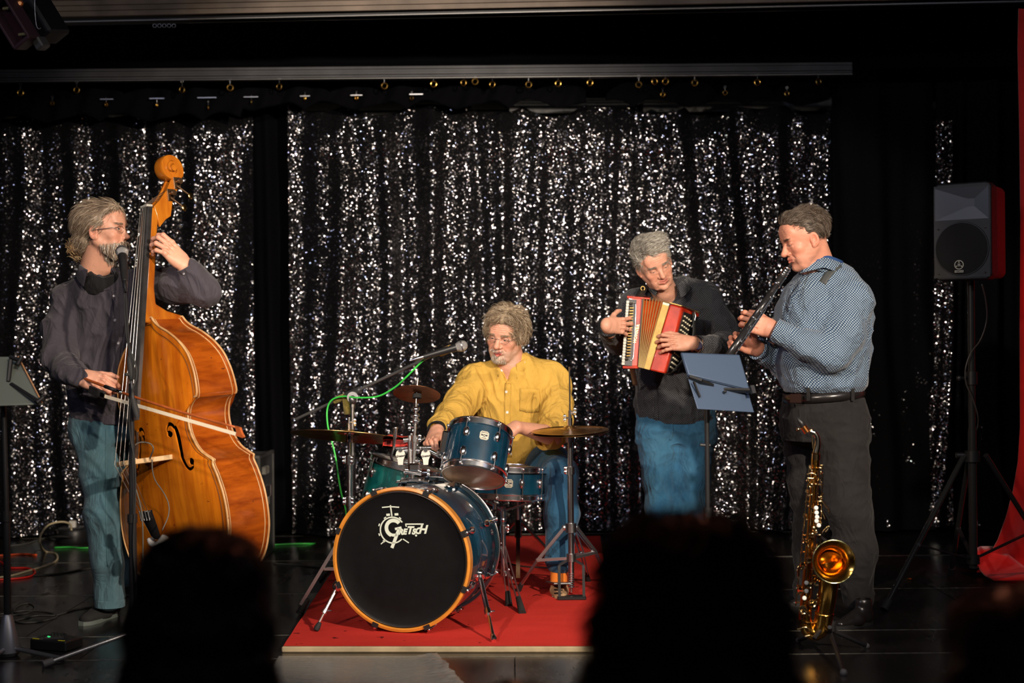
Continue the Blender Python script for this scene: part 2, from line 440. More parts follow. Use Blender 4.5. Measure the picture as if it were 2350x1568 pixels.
for i in range(len(ys)-1):
    for j in range(4):
        x0 = -4.0+j*2.0+(.35 if i % 2 else 0)
        d = ys[i+1]-ys[i]
        p = obj('deck_panel', MB().box((x0+1, (ys[i]+ys[i+1])/2, -.02), (1.996, d-.006, .04)), FLOORM, floor)
    obj('deck_edge_strip', MB().box((.05, ys[i+1], -.012), (8.2, .007, .0262)), seam, floor)
obj('stage_front', MB().box((0, 4.42, -.28), (8.4, .04, .46)), BLACKWALL, floor)
hf = obj('floor_hall', MB().box((0, 1.5, -.43), (9, 5.9, .06)), mat('hall_floor', (.012, .011, .012), .6, var=.3)); hf['kind'] = 'structure'
wl = obj('wall_back', MB().box((0, 9.45, 1.4), (8.6, .1, 3.6)), mat('back_wall_paint', (.018, .018, .018), .9, var=.2)); wl['kind'] = 'structure'
for sx, nm in ((-1, 'wall_left'), (1, 'wall_right')):
    o = obj(nm, MB().box((sx*4.25, 5.0, 1.4), (.1, 9.0, 3.7)), BLACKWALL); o['kind'] = 'structure'
o = obj('ceiling', MB().box((0, 5.2, 3.28), (8.6, 8.6, .08)), BLACKWALL); o['kind'] = 'structure'

def bez_curtain(name, x0, x1, Y, z0, z1, mats, seed, amp=.07, wl=.16, sag=(), nx=None, step=.035, zlean=0, skew=0):
    """hanging cloth with real folds"""
    nx = nx or int((x1-x0)/.012); nz = int((z1-z0)/step)
    x = np.linspace(0, 1, nx)*(x1-x0); zz = np.linspace(0, 1, nz)
    rs = np.random.RandomState(seed)
    X, Zt = np.meshgrid(x, zz)                                  # rows = height
    q = np.stack([X.ravel(), np.zeros(X.size), Zt.ravel()*(z1-z0)], 1)
    wx = X+.10*vnoise(q*np.array([1, 1, .35]), 2.2, seed).reshape(X.shape)*(1-.6*Zt)+skew*(1-Zt)
    k = 2*pi/wl
    a = vnoise(q*np.array([1, 1, .12]), 1.7, seed+3).reshape(X.shape)
    off = amp*(np.sin(wx*k+2.2*a)*.6+.45*np.sin(wx*k*.47+3*a+seed)+.3*np.sin(wx*k*2.1+a*5))*(.35+.65*(.6+.5*a))
    off *= 1.5*(.55+.45*(1-Zt))
    off += .012*vnoise(q, 7, seed+7).reshape(X.shape)+.02*vnoise(q*np.array([1, 1, .5]), 3.5, seed+8).reshape(X.shape)
    Zw = z0+Zt*(z1-z0)
    for (c, wd, dep) in sag:                                     # swags between the hooks
        m = np.clip(1-((x-c)/wd)**2, 0, 1)[None, :]
        Zw = Zw-dep*m*np.clip((Zt-.8)/.2, 0, 1)**1.5
        off -= .05*m*np.exp(-((Zt-.93)/.05)**2)
    V = np.stack([x0+X, Y+off, Zw], -1).reshape(-1, 3)
    i = np.arange(nz-1)[:, None]*nx+np.arange(nx-1)[None, :]; i = i.ravel()
    F = np.stack([i, i+1, i+nx+1, i+nx], 1)
    o = npobj(name, V, F, mats); return o
zt = 2.64
CY = 8.72
def cx(px, Y=CY): return (px-1175)*Y/FPX
lab = [('sequin_curtain', -170, 582, SEQ, 'black sequinned curtain sparkling behind the bass player', 1, .055, .30),
       ('sequin_curtain', 664, 1085, SEQ, 'black sequinned curtain glittering behind the boom microphone, left of the drummer', 2, .06, .34),
       ('sequin_curtain', 1070, 1480, SEQ, 'black sequinned curtain with close folds behind the drummer', 3, .05, .23),
       ('sequin_curtain', 1462, 1925, SEQ, 'black sequinned curtain behind the accordion and clarinet players', 4, .06, .32)]
def swags(px0, px1, Y):
    L = cx(px1)-cx(px0); n = max(2, round(L/.33)); return [((i+.5)*L/n, L/n*.52, .05+.03*math.sin(i*2.3)) for i in range(n)]
for nm, a, b, m, lb, sd, am, wv in lab:
    o = bez_curtain(nm, cx(a), cx(b), CY+(.03 if sd % 2 else 0), .02, zt+.02*math.sin(sd), m, sd, am, wv, swags(a, b, CY)); tag(o, lb, 'curtain', 'sequinned curtains')
o = bez_curtain('dark_curtain', cx(560), cx(690), CY+.16, .02, 2.75, VELVET, 21, .05, .2); tag(o, 'plain black velvet curtain filling the gap beside the bass', 'curtain')
o = bez_curtain('dark_curtain', cx(1910), cx(2140), CY-.05, .02, 2.75, SEQD, 22, .05, .3); tag(o, 'dark nearly unlit curtain behind the clarinet player\'s back', 'curtain')
o = bez_curtain('sequin_curtain', cx(2118), cx(2172), CY-.14, .05, 2.5, SEQ, 23, .03, .2); tag(o, 'narrow strip of sequinned curtain left of the loudspeaker', 'curtain', 'sequinned curtains')
o = bez_curtain('dark_curtain', cx(2150), cx(2420), CY-.06, .02, 2.75, SEQD, 24, .07, .22); tag(o, 'curtain given few sequins to look barely lit behind the loudspeaker and its tripod', 'curtain')
# upper black border (scalloped) hiding the tops, with gaps where the wall shows
RY = 8.35
def railz(px, py, Y): return P(px, py, Y)
# curtain track: aluminium extrusion with lips, ridges are pieces
tk = thing('curtain_track', 'grey ridged aluminium curtain track running across above the glitter curtains', 'curtain track', P(950, 172, RY))
GR = mat('track_grey', (.055, .055, .06), .55, .3, var=.3, vscale=5)
zr = P(950, 172, RY).z
for k, (dz, hh, dp) in enumerate([(.052, .014, 0), (.036, .014, .006), (.020, .014, 0), (.004, .012, .006)]):
    obj('track_ridge', MB().box((cx(905, RY), RY+dp, zr+dz-.01), (cx(1960, RY)-cx(-150, RY), .03, hh)), GR, tk)
obj('track_lip', MB().box((cx(905, RY), RY-.004, zr-.022), (cx(1960, RY)-cx(-150, RY), .045, .004)), mat('lip_metal', (.16, .155, .15), .4, .8), tk)
obj('track_channel', MB().box((cx(905, RY), RY+.03, zr-.014), (cx(1960, RY)-cx(-150, RY), .03, .02)), BLACKM, tk)
# black border cloth above the track
o = bez_curtain('black_border', cx(-150, RY), cx(2500, RY), RY+.12, zr+.04, 3.22, VELVET, 31, .02, .6, step=.1, nx=300); tag(o, 'black border cloth above the grey curtain track', 'curtain border')
# scalloped black top border under the track, in front of the curtain heads
def scallop(name, pa, pb, Y, n, lab, dip, ztop):
    x0, x1 = cx(pa, Y), cx(pb, Y); rows = []; N = 24*n
    for s in range(7):
        r = []
        for i in range(N+1):
            u = i/N; x = x0+(x1-x0)*u; ph = (u*n) % 1; arch = math.sin(pi*ph)
            top = ztop-dip*(1-arch**.55); bot = 2.585+.07*math.sin(pi*((u*n*1.0+.5) % 1))*(.6+.4*math.sin(i*.13))-(.06 if pa < 0 and u < .44 else 0); tt = s/6
            r.append((x, Y+.015*math.sin(u*n*2*pi*2.0+s*.4)+.01*math.sin(x*31), top+(bot-top)*tt))
        rows.append(r)
    o = obj(name, MB().grid(rows), VELVET, fix=False, solid=.004); tag(o, lab, 'curtain border', 'scalloped black cloth tops'); return o
scallop('scalloped_border', -60, 1350, CY-.22, 12, 'black cloth top with shallow scallops over the left and middle glitter curtains', .035, P(700, 200, CY-.22).z)
scallop('scalloped_border', 1395, 1910, CY-.22, 4, 'black cloth top with deep scallops showing grey wall above the right glitter curtain', .10, P(1650, 184, CY-.22).z)
wb = obj('trim_wall_band', MB().box((cx(1600, 9.2), 9.3, 2.85), (2.4, .04, .34)), mat('grey_wall_band', (.30, .30, .30), .9, var=.15)); wb['kind'] = 'structure'
# curtain rings on little hooks
GOLD = mat('gold_ring', (.85, .50, .12), .25, 1)
first = None
ringpx = [(47, 213, 'first'), (176, 207, ''), (418, 206, ''), (528, 201, ''), (641, 199, ''), (882, 197, ''), (995, 193, ''), (1064, 190, ''), (1090, 187, ''),
          (1130, 194, ''), (1213, 194, ''), (1281, 192, ''), (1354, 190, ''), (1466, 194, ''), (1502, 187, ''), (1527, 187, ''), (1594, 190, ''), (1738, 189, ''), (1878, 188, '')]
where = ['at the far left edge of the track', 'above the bass player\'s pony tail', 'right of the bass scroll', 'above the right end of the first glitter curtain', 'above the black gap between curtains',
         'above the crossed curtain folds left of centre', 'left of the tight cluster in the middle', 'first of the tight cluster in the middle', 'second of the tight cluster in the middle', 'last of the cluster in the middle, largest there',
         'right of the middle cluster', 'second to the right of the middle cluster', 'above the left end of the grey wall wedge', 'above the accordion player\'s head', 'just right of the ring over the accordion player',
         'second right of the ring over the accordion player', 'above the start of the deep scallops', 'above the middle of the deep scallops', 'at the far right end of the scallops']
for (x, y, _), wh in zip(ringpx, where):
    p = P(x, y, RY-.004)
    lbl = 'small gold curtain ring on a hook '+wh
    if first is None:
        first = thing('curtain_ring', lbl, 'curtain ring', p, 'gold curtain rings')
        obj('ring', MB().torus((0, 0, 0), (0, 1, 0), .0165, .0042, 20, 8), GOLD, first, world=False)
        obj('hook', MB().tube([(0, 0, .012), (0, 0, .040)], .0016, 6), GREYM, first, world=False)
        obj('upper_loop', MB().torus((0, 0, .047), (.25, 1, 0), .0085, .0018, 14, 6), GREYM, first, world=False)
    else:
        copy_tree(first, Matrix.Translation(p) @ Matrix.Rotation(random.uniform(-.5, .5), 4, 'Z'), lbl)
for i, (x, y, wh) in enumerate([(120, 237, 'left edge'), (244, 240, 'above the ponytail'), (360, 241, 'above the scroll'), (478, 247, 'right of the scroll'), (577, 234, 'end of the first curtain'), (700, 226, 'start of the second curtain'),
                 (818, 225, 'above the boom arm'), (945, 225, 'left of the middle cluster'), (1521, 217, 'above the accordion player, hanging lower'), (1664, 213, 'tip of a deep scallop'), (1806, 215, 'tip of the last deep scallop')]):
    copy_tree(first, Matrix.Translation(P(x, y, CY-.24)) @ Matrix.Rotation(1.1+.2*i, 4, 'Z') @ Matrix.Scale(.75, 4), 'tiny gold eyelet ring in the second row, '+wh)
for i, (x, wd) in enumerate([(245, 30), (360, 33), (475, 42), (576, 32), (700, 22), (818, 26), (955, 30)]):
    o = obj('curtain_bar', MB().box(P(x, 228-(x-245)*.016, CY-.26), (wd*CY/FPX, .012, .005)), DCHROME)
    tag(o, 'thin short metal bar above the glitter curtain, '+['far left', 'left of the scroll', 'right of the scroll', 'at the end of the first curtain', 'first over the second curtain', 'second over the second curtain', 'third over the second curtain'][i], 'bar', 'short metal bars above the curtains')
# slatted beam at the very top with a lit left end
bm_ = thing('slatted_beam', 'brown slatted panel along the top edge above the stage', 'beam', P(1175, 20, 7.3))
SL = mat('slat_brown', (.17, .13, .10), .65, var=.4, vscale=3)
for k in range(7):
    a, b = P(-200, 40-k*12.5, 7.3+k*.03), P(2600, -16-k*12.5, 7.3+k*.03)
    obj('slat', MB().bar(a, b, .026, .02, (0, 1, 0), bev=.002), SL, bm_)
a, b = P(-200, 58, 7.26), P(2600, -2, 7.26)
obj('beam_lip', MB().bar(a, b, .006, .012, (0, 1, 0)), mat('lip_metal', (.16, .155, .15), .4, .8), bm_)
obj('beam_backing', MB().bar(P(-200, 0, 7.5), P(2600, -56, 7.5), .02, .30, (0, 0, 1)), BLACKM, bm_)
for i in range(5):
    p = P(355+i*11, 59, 7.4); o = obj('glide_ring', MB().torus(p, (0, 1, 0), .0095, .0022, 14, 6), GREYM)
    tag(o, ('%s of five small grey rings hanging in a row under the top beam' % ['leftmost', 'second', 'middle', 'fourth', 'rightmost'][i]), 'ring', 'small grey rings under the beam')
# red drape at the right edge
RED = mat('red_velvet', (.55, .008, .006), .8, var=.25, vscale=4, sheen=.3)
rows = []
for (y, xl, Y) in [(20, 2338, 6.9), (110, 2336, 6.9), (300, 2340, 6.9), (500, 2342, 6.9), (750, 2340, 6.9), (980, 2341, 6.9), (1060, 2336, 6.92), (1130, 2324, 6.95), (1190, 2308, 7.0), (1240, 2290, 7.05), (1280, 2268, 7.1), (1310, 2245, 7.12), (1335, 2242, 7.1)]:
    a = P(xl, y, Y); a.z = max(a.z, .02); r = []
    for k in range(26):
        u = k/25; r.append((a.x+u*(1.25-(xl-2240)*.001)*1.0, a.y+.05*math.sin(u*26+y*.004)*min(1, u*6)+.1*u, a.z))
    rows.append(r)
o = obj('red_drape', MB().grid(rows), RED, fix=False, solid=.008, smooth=180); tag(o, 'bright red cloth drape sweeping down to the floor at the right edge', 'drape')
# pool of red cloth at its foot
rows = []
for j in range(9):
    v = j/8; r = []
    for k in range(22):
        u = k/21; x = cx(2240, 7.0)+u*1.2; y = 7.15-v*.38-.05*math.sin(u*4)
        r.append((x, y, .03+.09*(1-v)**2*abs(math.sin(u*9+1))+.02*math.sin(u*17+v*7)*(1-v)+.004))
    rows.append(r)
o = obj('red_cloth', MB().grid(rows), RED, fix=False, solid=.008, smooth=180); tag(o, 'crumpled red cloth lying on the floor by the foot of the speaker stand', 'cloth')
# red mat with tan edge
t = NT('red_carpet'); v = t.coord()
f = t.noise(v, 5, 6, .65); g = t.noise(t.coord((1, 3, 1)), 3, 4)
c = t.mix(t.math('MULTIPLY', g, .8), (.62, .040, .028), (.44, .018, .013))
t.l(t.mix(t.math('GREATER_THAN', t.noise(v, 11, 3), .70), c, (.12, .006, .005)), t.b.inputs['Base Color'])
t.b.inputs['Roughness'].default_value = .9; t.b.inputs['Specular IOR Level'].default_value = .15
h = t.math('ADD', t.noise(v, 260, 2), t.math('MULTIPLY', f, 3)); t.bump(h, .5, .004)
mt = thing('floor_mat', 'red carpet mat with a pale tan front edge under the drum kit', 'mat', (-.2, 7.1, 0))
A = [G(650, 1484, .022), G(1420, 1484, .022), G(1377, 1231, .022), G(815, 1231, .022)]
rows = []
for j in range(31):
    r = []
    for i in range(25):
        u, v_ = i/24, j/30; p = (A[0]*(1-u)+A[1]*u)*(1-v_)+(A[3]*(1-u)+A[2]*u)*v_
        p.z = .0235+.0022*mnoise.noise(p*3)*min(1, v_*12)+.0015*mnoise.noise(p*9)*min(1, v_*12)
        p.x += .006*mnoise.noise(Vector((0, p.y*4, i)))
        r.append(p)
    rows.append(r)
obj('carpet', MB().grid(rows), t.m, mt, fix=False, smooth=180)
eb = MB(); eb.bar(A[0]+Vector((-.005, .003, -.0108)), A[1]+Vector((.005, .003, -.0108)), .026, .0222, (0, 0, 1), bev=.004)
obj('mat_edge', eb, mat('tan_edge', (.38, .30, .18), .8, var=.25, vscale=9), mt)
ub = MB(); q = [Vector((p.x, p.y+.02*(1 if i < 2 else -1), 0)) for i, p in enumerate(A)]
ub.hexa([*q, *[p+Vector((0, 0, .018)) for p in q]]); obj('mat_underlay', ub, mat('underlay', (.05, .04, .03), .9), mt)
# ================================================================== people: generators
def attr_mat(name, rough=.5, sss=0, spec=.4, bump=.25, bscale=180, bdist=.0012, var=.12, vs=60, aniso=0, sheen=0):
    t = NT(name); a = t.n('Attribute', attribute_name='col'); v = t.coord()
    f = t.noise(v, vs, 4); r = t.ramp(f, [(.3, (1-var,)*3), (.7, (1+var,)*3)])
    m = t.n('Mix', data_type='RGBA', blend_type='MULTIPLY'); m.inputs[0].default_value = 1; t.l(a.outputs['Color'], m.inputs[6]); t.l(r, m.inputs[7])
    t.l(m.outputs[2], t.b.inputs['Base Color']); t.b.inputs['Roughness'].default_value = rough; t.b.inputs['Specular IOR Level'].default_value = spec
    if sss: t.b.inputs['Subsurface Weight'].default_value = sss; t.b.inputs['Subsurface Scale'].default_value = .012; t.b.inputs['Subsurface Radius'].default_value = (1, .35, .2)
    if sheen: t.b.inputs['Sheen Weight'].default_value = sheen
    if bump: t.bump(t.noise(v, bscale, 3), bump, bdist)
    return t.m
SKIN = attr_mat('skin', .48, .12, .4, .3, 260, .0012, .07, 45)
HAIRM = attr_mat('hair', .42, 0, .5, 0, var=.15, vs=120)
EYEM = attr_mat('eye', .12, 0, .6, 0, var=.0)
def frame(pos, fwd, up=(0, 0, 1), roll=0):
    """local: +Y forward, +Z up, +X right"""
    y = Vector(fwd).normalized(); x = y.cross(Vector(up)).normalized(); z = x.cross(y)
    M = Matrix((x, y, z)).transposed().to_4x4() @ Matrix.Rotation(roll, 4, 'Y'); M.translation = Vector(pos); return M
def head_mesh(M, neck, skin, o):
    """returns V,F,C in world space; neck: world point at the base of the neck"""
    g = lambda k, d: o.get(k, d)
    L = M.inverted(); nb = L @ Vector(neck); wd = g('wide', 1.0); h = g('res', .0021)
    lo = [min(-.1, nb.x-.07), min(-.13, nb.y-.07), min(-.15, nb.z-.02)]; hi = [max(.1, nb.x+.07), .135, .14]
    F = Field(lo, hi, h)
    F.ell((0, -.018, .034), (.077*wd, .098, .086), 0)
    F.ell((0, .012, .02), (.071*wd, .083, .075), .02)
    F.ell((0, .03, -.035), (.060*wd, .060, .075), .025)
    for s in (-1, 1):
        F.cap((s*.058*wd, -.005, -.045), (s*.030*wd, .052, -.098), .020, .018, .022)          # jaw
        F.ell((s*.041*wd, .058, -.028), (.023, .021, .021), .018)                              # cheekbone
        F.ell((s*.033*wd, .060, -.066), (.021, .020, .026), .016)                              # cheek
    F.ell((0, .071, -.104), (.022*wd, .019, .018), .016)                                       # chin
    if g('fat', 0): F.ell((0, .030, -.105), (.045, .045, .030), .02)
    F.cap((-.034, .079, .020), (.034, .079, .020), .0115, k=.014)                              # brow
    F.ell((0, .070, .050), (.055*wd, .022, .035), .02)                                         # forehead
    for s in (-1, 1): F.ell((s*.032, .096, .000), (.018, .016, .0115), .008, 's')
    # nose
    ns = g('nose', 1.0)
    F.cap((0, .086, .008), (0, .102*1.0+.006*(ns-1)*10*.1, -.032), .0075, .0105*ns, .009)
    F.ell((0, .103+.004*ns, -.037), (.0105*ns, .0115*ns, .0095*ns), .007)
    for s in (-1, 1):
        F.ell((s*.0125*ns, .093, -.041), (.0075*ns, .010, .0075), .006)
        F.ell((s*.007, .099, -.0485), (.0042, .006, .0035), .002, 's')
    # mouth
    F.ell((0, .078, -.066), (.027, .018, .018), .012)
    mo = g('mouth', 0)
    mw = g('mw', 1.0)*.0215; F.cap((-mw, .0855, -.0655+g('smile', 0)), (0, .0945, -.0625), .0036, .0046, .005); F.cap((mw, .0855, -.0655+g('smile', 0)), (0, .0945, -.0625), .0036, .0046, .005)
    F.cap((-mw*.9, .0855, -.0725-mo*.4+g('smile', 0)), (0, .0932, -.0748-mo), .0038, .0054, .006); F.cap((mw*.9, .0855, -.0725-mo*.4+g('smile', 0)), (0, .0932, -.0748-mo), .0038, .0054, .006)
    F.cap((-mw*.98, .0885, -.0685+g('smile', 0)), (0, .0990, -.0688-mo/2), .0016, .0018+mo*.45, .003, 's'); F.cap((mw*.98, .0885, -.0685+g('smile', 0)), (0, .0990, -.0688-mo/2), .0016, .0018+mo*.45, .003, 's')
    for s in (-1, 1):                                                                          # smile fold
        F.cap((s*.021, .095, -.044), (s*.037, .0775, -.062), .0018, .0014, .007, 's')
        # eye: lids round the ball
        op = g('open', .0045)
        F.ell((s*.032, .0770, .000), (.0150, .0128, .0120), .004)
        if op > 0: F.ell((s*.032, .093, -.002-g('low', 0)), (.0130, .0125, op), .0015, 's')
        else: F.cap((s*.020, .0885, -.006), (s*.044, .0835, -.006), .0013, k=.002, op='s')
        F.cap((s*.018, .088, -.014), (s*.044, .080, -.013), .0025, k=.006)                    # lower bag
        F.cap((s*.016, .0905, .0165), (s*.044, .0805, .019), .0052, .004, .006)               # brow hair ridge
        # ear
        F.ell((s*.079*wd, -.008, -.010), (.0085, .019, .031), .006, R=Matrix.Rotation(s*.35, 3, 'Z'))
        F.ell((s*.086*wd, -.004, -.006), (.007, .011, .018), .004, 's', R=Matrix.Rotation(s*.35, 3, 'Z'))
        F.ell((s*.077*wd, .001, -.034), (.0065, .009, .010), .004)
    nr = g('neckr', .058)
    F.cap((0, -.022, -.055), nb, nr, nr*1.12, .02)
    F.cap((0, .005, -.10), (nb+Vector((0, .03, 0)))*.5+Vector((0, .01, -.05)), .035, .04, .02)
    V, Fc = F.mesh(); N_ = vnormals(V, Fc)
    fm = np.clip(1-((V[:, 2]-.052)/.026)**2, 0, 1)*np.clip(1-(V[:, 0]/.050)**2, 0, 1)*(V[:, 1] > .04)
    dsp = -.0009*g('creases', 2)*fm*np.clip(np.sin((V[:, 2]+.12*V[:, 0]**2)*620+.6*np.sin(V[:, 0]*60)), 0, 1)
    cr = np.clip(1-((np.abs(V[:, 0])-.052)/.012)**2, 0, 1)*np.clip(1-((V[:, 2]-.0)/.016)**2, 0, 1)*(V[:, 1] > .03); dsp = dsp-.0007*cr*np.clip(np.sin(V[:, 2]*900), 0, 1)
    dsp = dsp+.0007*vnoise(V, 90, 3)*(V[:, 1] > .0)
    V = V+N_*dsp[:, None]
    # colour of the skin itself
    x, y, z = V[:, 0], V[:, 1], V[:, 2]; sk = np.array(skin); C = np.tile(sk, (len(V), 1))
    def blend(m, c): nonlocal C; C = C*(1-m[:, None])+np.array(c)*m[:, None]
    def blob(cx_, cy_, cz_, rx, ry, rz): return np.clip(1.4-np.sqrt(((x-cx_)/rx)**2+((y-cy_)/ry)**2+((z-cz_)/rz)**2), 0, 1)
    for s in (-1, 1):
        blend(.35*blob(s*.042, .07, -.035, .022, .04, .022), sk*np.array([1.0, .62, .58]))
        blend(.5*blob(s*.085, -.005, -.01, .02, .03, .035), sk*np.array([1.0, .66, .6]))
        blend(g('browc', .5)*(((np.abs(z-.0185-.05*np.maximum(0, np.abs(x)-.02)) < .0042) & (np.abs(x) > .013) & (np.abs(x) < .047) & (y > .07)).astype(float)), g('brow', (.12, .07, .05)))
        blend(.55*(((np.abs(np.hypot((x-s*.032)/.0155, (z+.002)/(.0065+g('open', .0045)))-1) < .22) & (y > .07)).astype(float)), sk*np.array([.45, .33, .30]))
    blend(.45*blob(0, .105, -.038, .013, .02, .012), sk*np.array([1.0, .6, .55]))
    lip = ((np.abs(x) < .0235) & (z < -.0585+g('smile', 0)) & (z > -.0815-mo) & (y > .0855)).astype(float)*np.clip((.0255-np.abs(x))/.006, 0, 1)
    blend(.75*lip, g('lip', (.48, .13, .10)))
    if mo: blend(((np.abs(x) < .017) & (np.abs(z+.069+mo/2) < .0026+mo*.4) & (y > .080)).astype(float), (.25, .02, .02))
    if g('stubble', 0):
        m = np.clip((-.052-z)/.02, 0, 1)*np.clip((y+.005)/.03, 0, 1)*(z > -.135)*(1-lip); blend(g('stubble', 0)*m, g('stubc', (.35, .27, .23)))
    if 'scalp' in o:
        m = o['scalp'](x, y, z).astype(float); blend(.85*m, o['hairc'])
    return tv(M, V), Fc, C
def eyes(M, parent, gaze=(0, 1, 0), iris=(.035, .04, .045)):
    for s in (-1, 1):
        mb = MB().ball((0, 0, 0), .0122, 20)
        V = np.array(mb.v); gz = np.array(Vector(gaze).normalized()); d = (V/.0122)@gz
        C = np.where(d[:, None] > .90, np.where(d[:, None] > .975, .01, np.array(iris)), np.array([.45, .40, .36]))
        F = [f if len(f) == 4 else (*f, f[2]) for f in mb.f]
        me = obj('eye', mb, EYEM, parent, world=False, fix=False, smooth=180)
        a = me.data.color_attributes.new('col', 'FLOAT_COLOR', 'POINT'); c = np.ones((len(V), 4), np.float32); c[:, :3] = C; a.data.foreach_set('color', c.ravel())
        me.data.transform(wm(parent).inverted() @ M @ Matrix.Translation((s*.032, .0765, -.001)))
def strands(P0, N0, dirf, n, length, rad, cols, lift=.25, curl=.3, seed=1, steps=6, hug=None, down=0, shape=None):
    """tapered locks growing from points P0; dirf(p)->combing direction"""
    rs = np.random.RandomState(seed); i = rs.randint(0, len(P0), n); p = P0[i].copy(); nn = N0[i]
    ln = length*(.6+.8*rs.rand(n)); ph = rs.rand(n, 3)*6.28; pts = [p-nn*.003]; d = None
    pn = vnoise(p, 45, seed)*1.6; pm = vnoise(p, 38, seed+4)*1.6; ph = ph*.30
    for s in range(steps):
        c = dirf(p); c = c-nn*(c*nn).sum(1)[:, None]; c /= np.linalg.norm(c, axis=1)[:, None]+1e-9
        cu = np.stack([np.sin(ph[:, 0]+s*.9+pn*3), np.sin(ph[:, 1]+s*1.1+pm*3), np.sin(ph[:, 2]+s*.8+pn*2-pm)], 1)*curl
        d2 = c+nn*(lift*(1-s/steps*1.3))[None if np.ndim(lift) == 0 else slice(None)]*1.0 if False else c+nn*(lift*(1-1.3*s/steps))+cu; d2[:, 2] -= down*s/steps
        d2 /= np.linalg.norm(d2, axis=1)[:, None]; p = p+d2*(ln/steps)[:, None]; pts.append(p)
        if hug is not None: nn = hug(p)
    P = np.stack(pts, 1); m = steps+1; k = 3                                     # n,m,3
    T = np.gradient(P, axis=1); T /= np.linalg.norm(T, axis=2)[..., None]+1e-9
    A = np.cross(T, np.array([.31, .52, .79])); A /= np.linalg.norm(A, axis=2)[..., None]+1e-9; B = np.cross(T, A)
    tt = np.linspace(0, 1, m); r = rad*(.7+.6*rs.rand(n))[:, None]*np.clip(1.15-tt**2*1.05, .08, 1)[None, :]
    V = np.stack([P+A*(r*math.cos(2*pi*j/k))[..., None]+B*(r*math.sin(2*pi*j/k))[..., None] for j in range(k)], 2)
    V = V.reshape(-1, 3); base = (np.arange(n)*m*k)[:, None, None]+(np.arange(m-1)*k)[None, :, None]+np.arange(k)[None, None, :]
    nx = (np.arange(n)*m*k)[:, None, None]+(np.arange(m-1)*k)[None, :, None]+((np.arange(k)+1) % k)[None, None, :]
    F = np.stack([base, nx, nx+k, base+k], -1).reshape(-1, 4)
    cl = np.array(cols)[rs.randint(0, len(cols), n)]*(.8+.4*rs.rand(n, 1))
    return V, F, np.repeat(cl, m*k, 0)
def hair_obj(name, M, parent, vols, cut, comb, n, length, rad, cols, lift=.3, curl=.35, seed=1, h=.004, extra=(), down=0, rough=.004, mask=None, base=.85, label=None):
    n = int(n*3.0); rad = rad*.55; lift = lift*.6
    lo = np.min([np.array(c)-np.array(r)-.01 for c, r in vols], 0); hi = np.max([np.array(c)+np.array(r)+.01 for c, r in vols], 0)
    F = Field(lo, hi, h)
    for c, r in vols: F.ell(c, r, .012)
    for c, r in cut: F.ell(c, r, .006, 's')
    V, Fc = F.mesh(); N = vnormals(V, Fc); V = V+N*(rough*vnoise(V*np.array([1, .6, 1]), 70, seed))[:, None]
    C = np.tile(np.mean(cols, 0)*base, (len(V), 1))*(1+.4*vnoise(V, 90, seed+2))[:, None]
    ok = np.ones(len(V), bool)
    # roots only on the outside
    cen = np.array(vols[0][0]); ok &= ((V-cen)*N).sum(1) > 0
    if mask is not None: ok &= mask(V)
    S = strands(V[ok], N[ok], comb, n, length, rad, cols, lift, curl, seed, down=down)
    parts = [(V, Fc, C), S]+list(extra)
    Vj, Fj, Cj = join(parts); o = npobj(name, tv(M, Vj), Fj, HAIRM, parent, colors=np.clip(Cj, 0, 1))
    if label: o['label'] = label
    return o
def brows(M, parent, hd, cols, n=160, ln=.012, seed=2):
    Vl = tv(M.inverted(), hd[0]); N = vnormals(Vl, hd[1]); x, y, z = Vl.T
    m = (np.abs(z-.0185-.05*np.maximum(0, np.abs(x)-.02)) < .0045) & (np.abs(x) > .012) & (np.abs(x) < .047) & (y > .07)
    S = strands(Vl[m], N[m], lambda p: np.stack([np.sign(p[:, 0]), 0*p[:, 0], .15+0*p[:, 0]], 1), n, ln, .0006, cols, .35, .15, seed, steps=3); npobj('eyebrows', tv(M, S[0]), S[1], HAIRM, parent, colors=np.clip(S[2], 0, 1))['kind'] = 'stuff'
def glasses(M, parent, col_=(.05, .05, .06), rimless=True, tint=.9, r=.021):
    g = MB(); gm = mat('spectacle_metal', (.45, .42, .40), .25, 1)
    gl = MB()
    for s in (-1, 1):
        pts = [Vector((s*(.033+.023*math.cos(a)), .100-.004*abs(math.cos(a))-.003*(s*math.cos(a) > 0), -.004+.015*math.sin(a))) for a in np.linspace(0, 2*pi, 25)]
        g.tube(pts, .0008 if rimless else .0013, 5, caps=False)
        gl.add(pts[:-1], [tuple(range(24))])
        g.tube([(s*.056, .096, .002), (s*.070, .080, .003), (s*.080, .03, .0), (s*.083, -.005, -.002), (s*.082, -.020, -.014)], .0014, 6)
    g.tube([(-.010, .101, 0), (0, .105, .004), (.010, .101, 0)], .0011, 5)
    o = obj('spectacles', g, gm, parent, world=False, smooth=180); o.data.transform(wm(parent).inverted() @ M)
    t = MATS.get('lens_glass')
    if not t:
        q = NT('lens_glass'); tr = q.n('BsdfTransparent'); gs = q.n('BsdfGlossy', Roughness=.03); mx = q.n('MixShader'); 
        mx.inputs[0].default_value = .05; q.l(tr.outputs[0], mx.inputs[1]); q.l(gs.outputs[0], mx.inputs[2]); q.l(mx.outputs[0], q.t.nodes['Material Output'].inputs['Surface']); t = MATS['lens_glass'] = q.m
    l = obj('lens', gl, t, parent, world=False, smooth=None, fix=False); l.data.transform(wm(parent).inverted() @ M)
HAND = {}
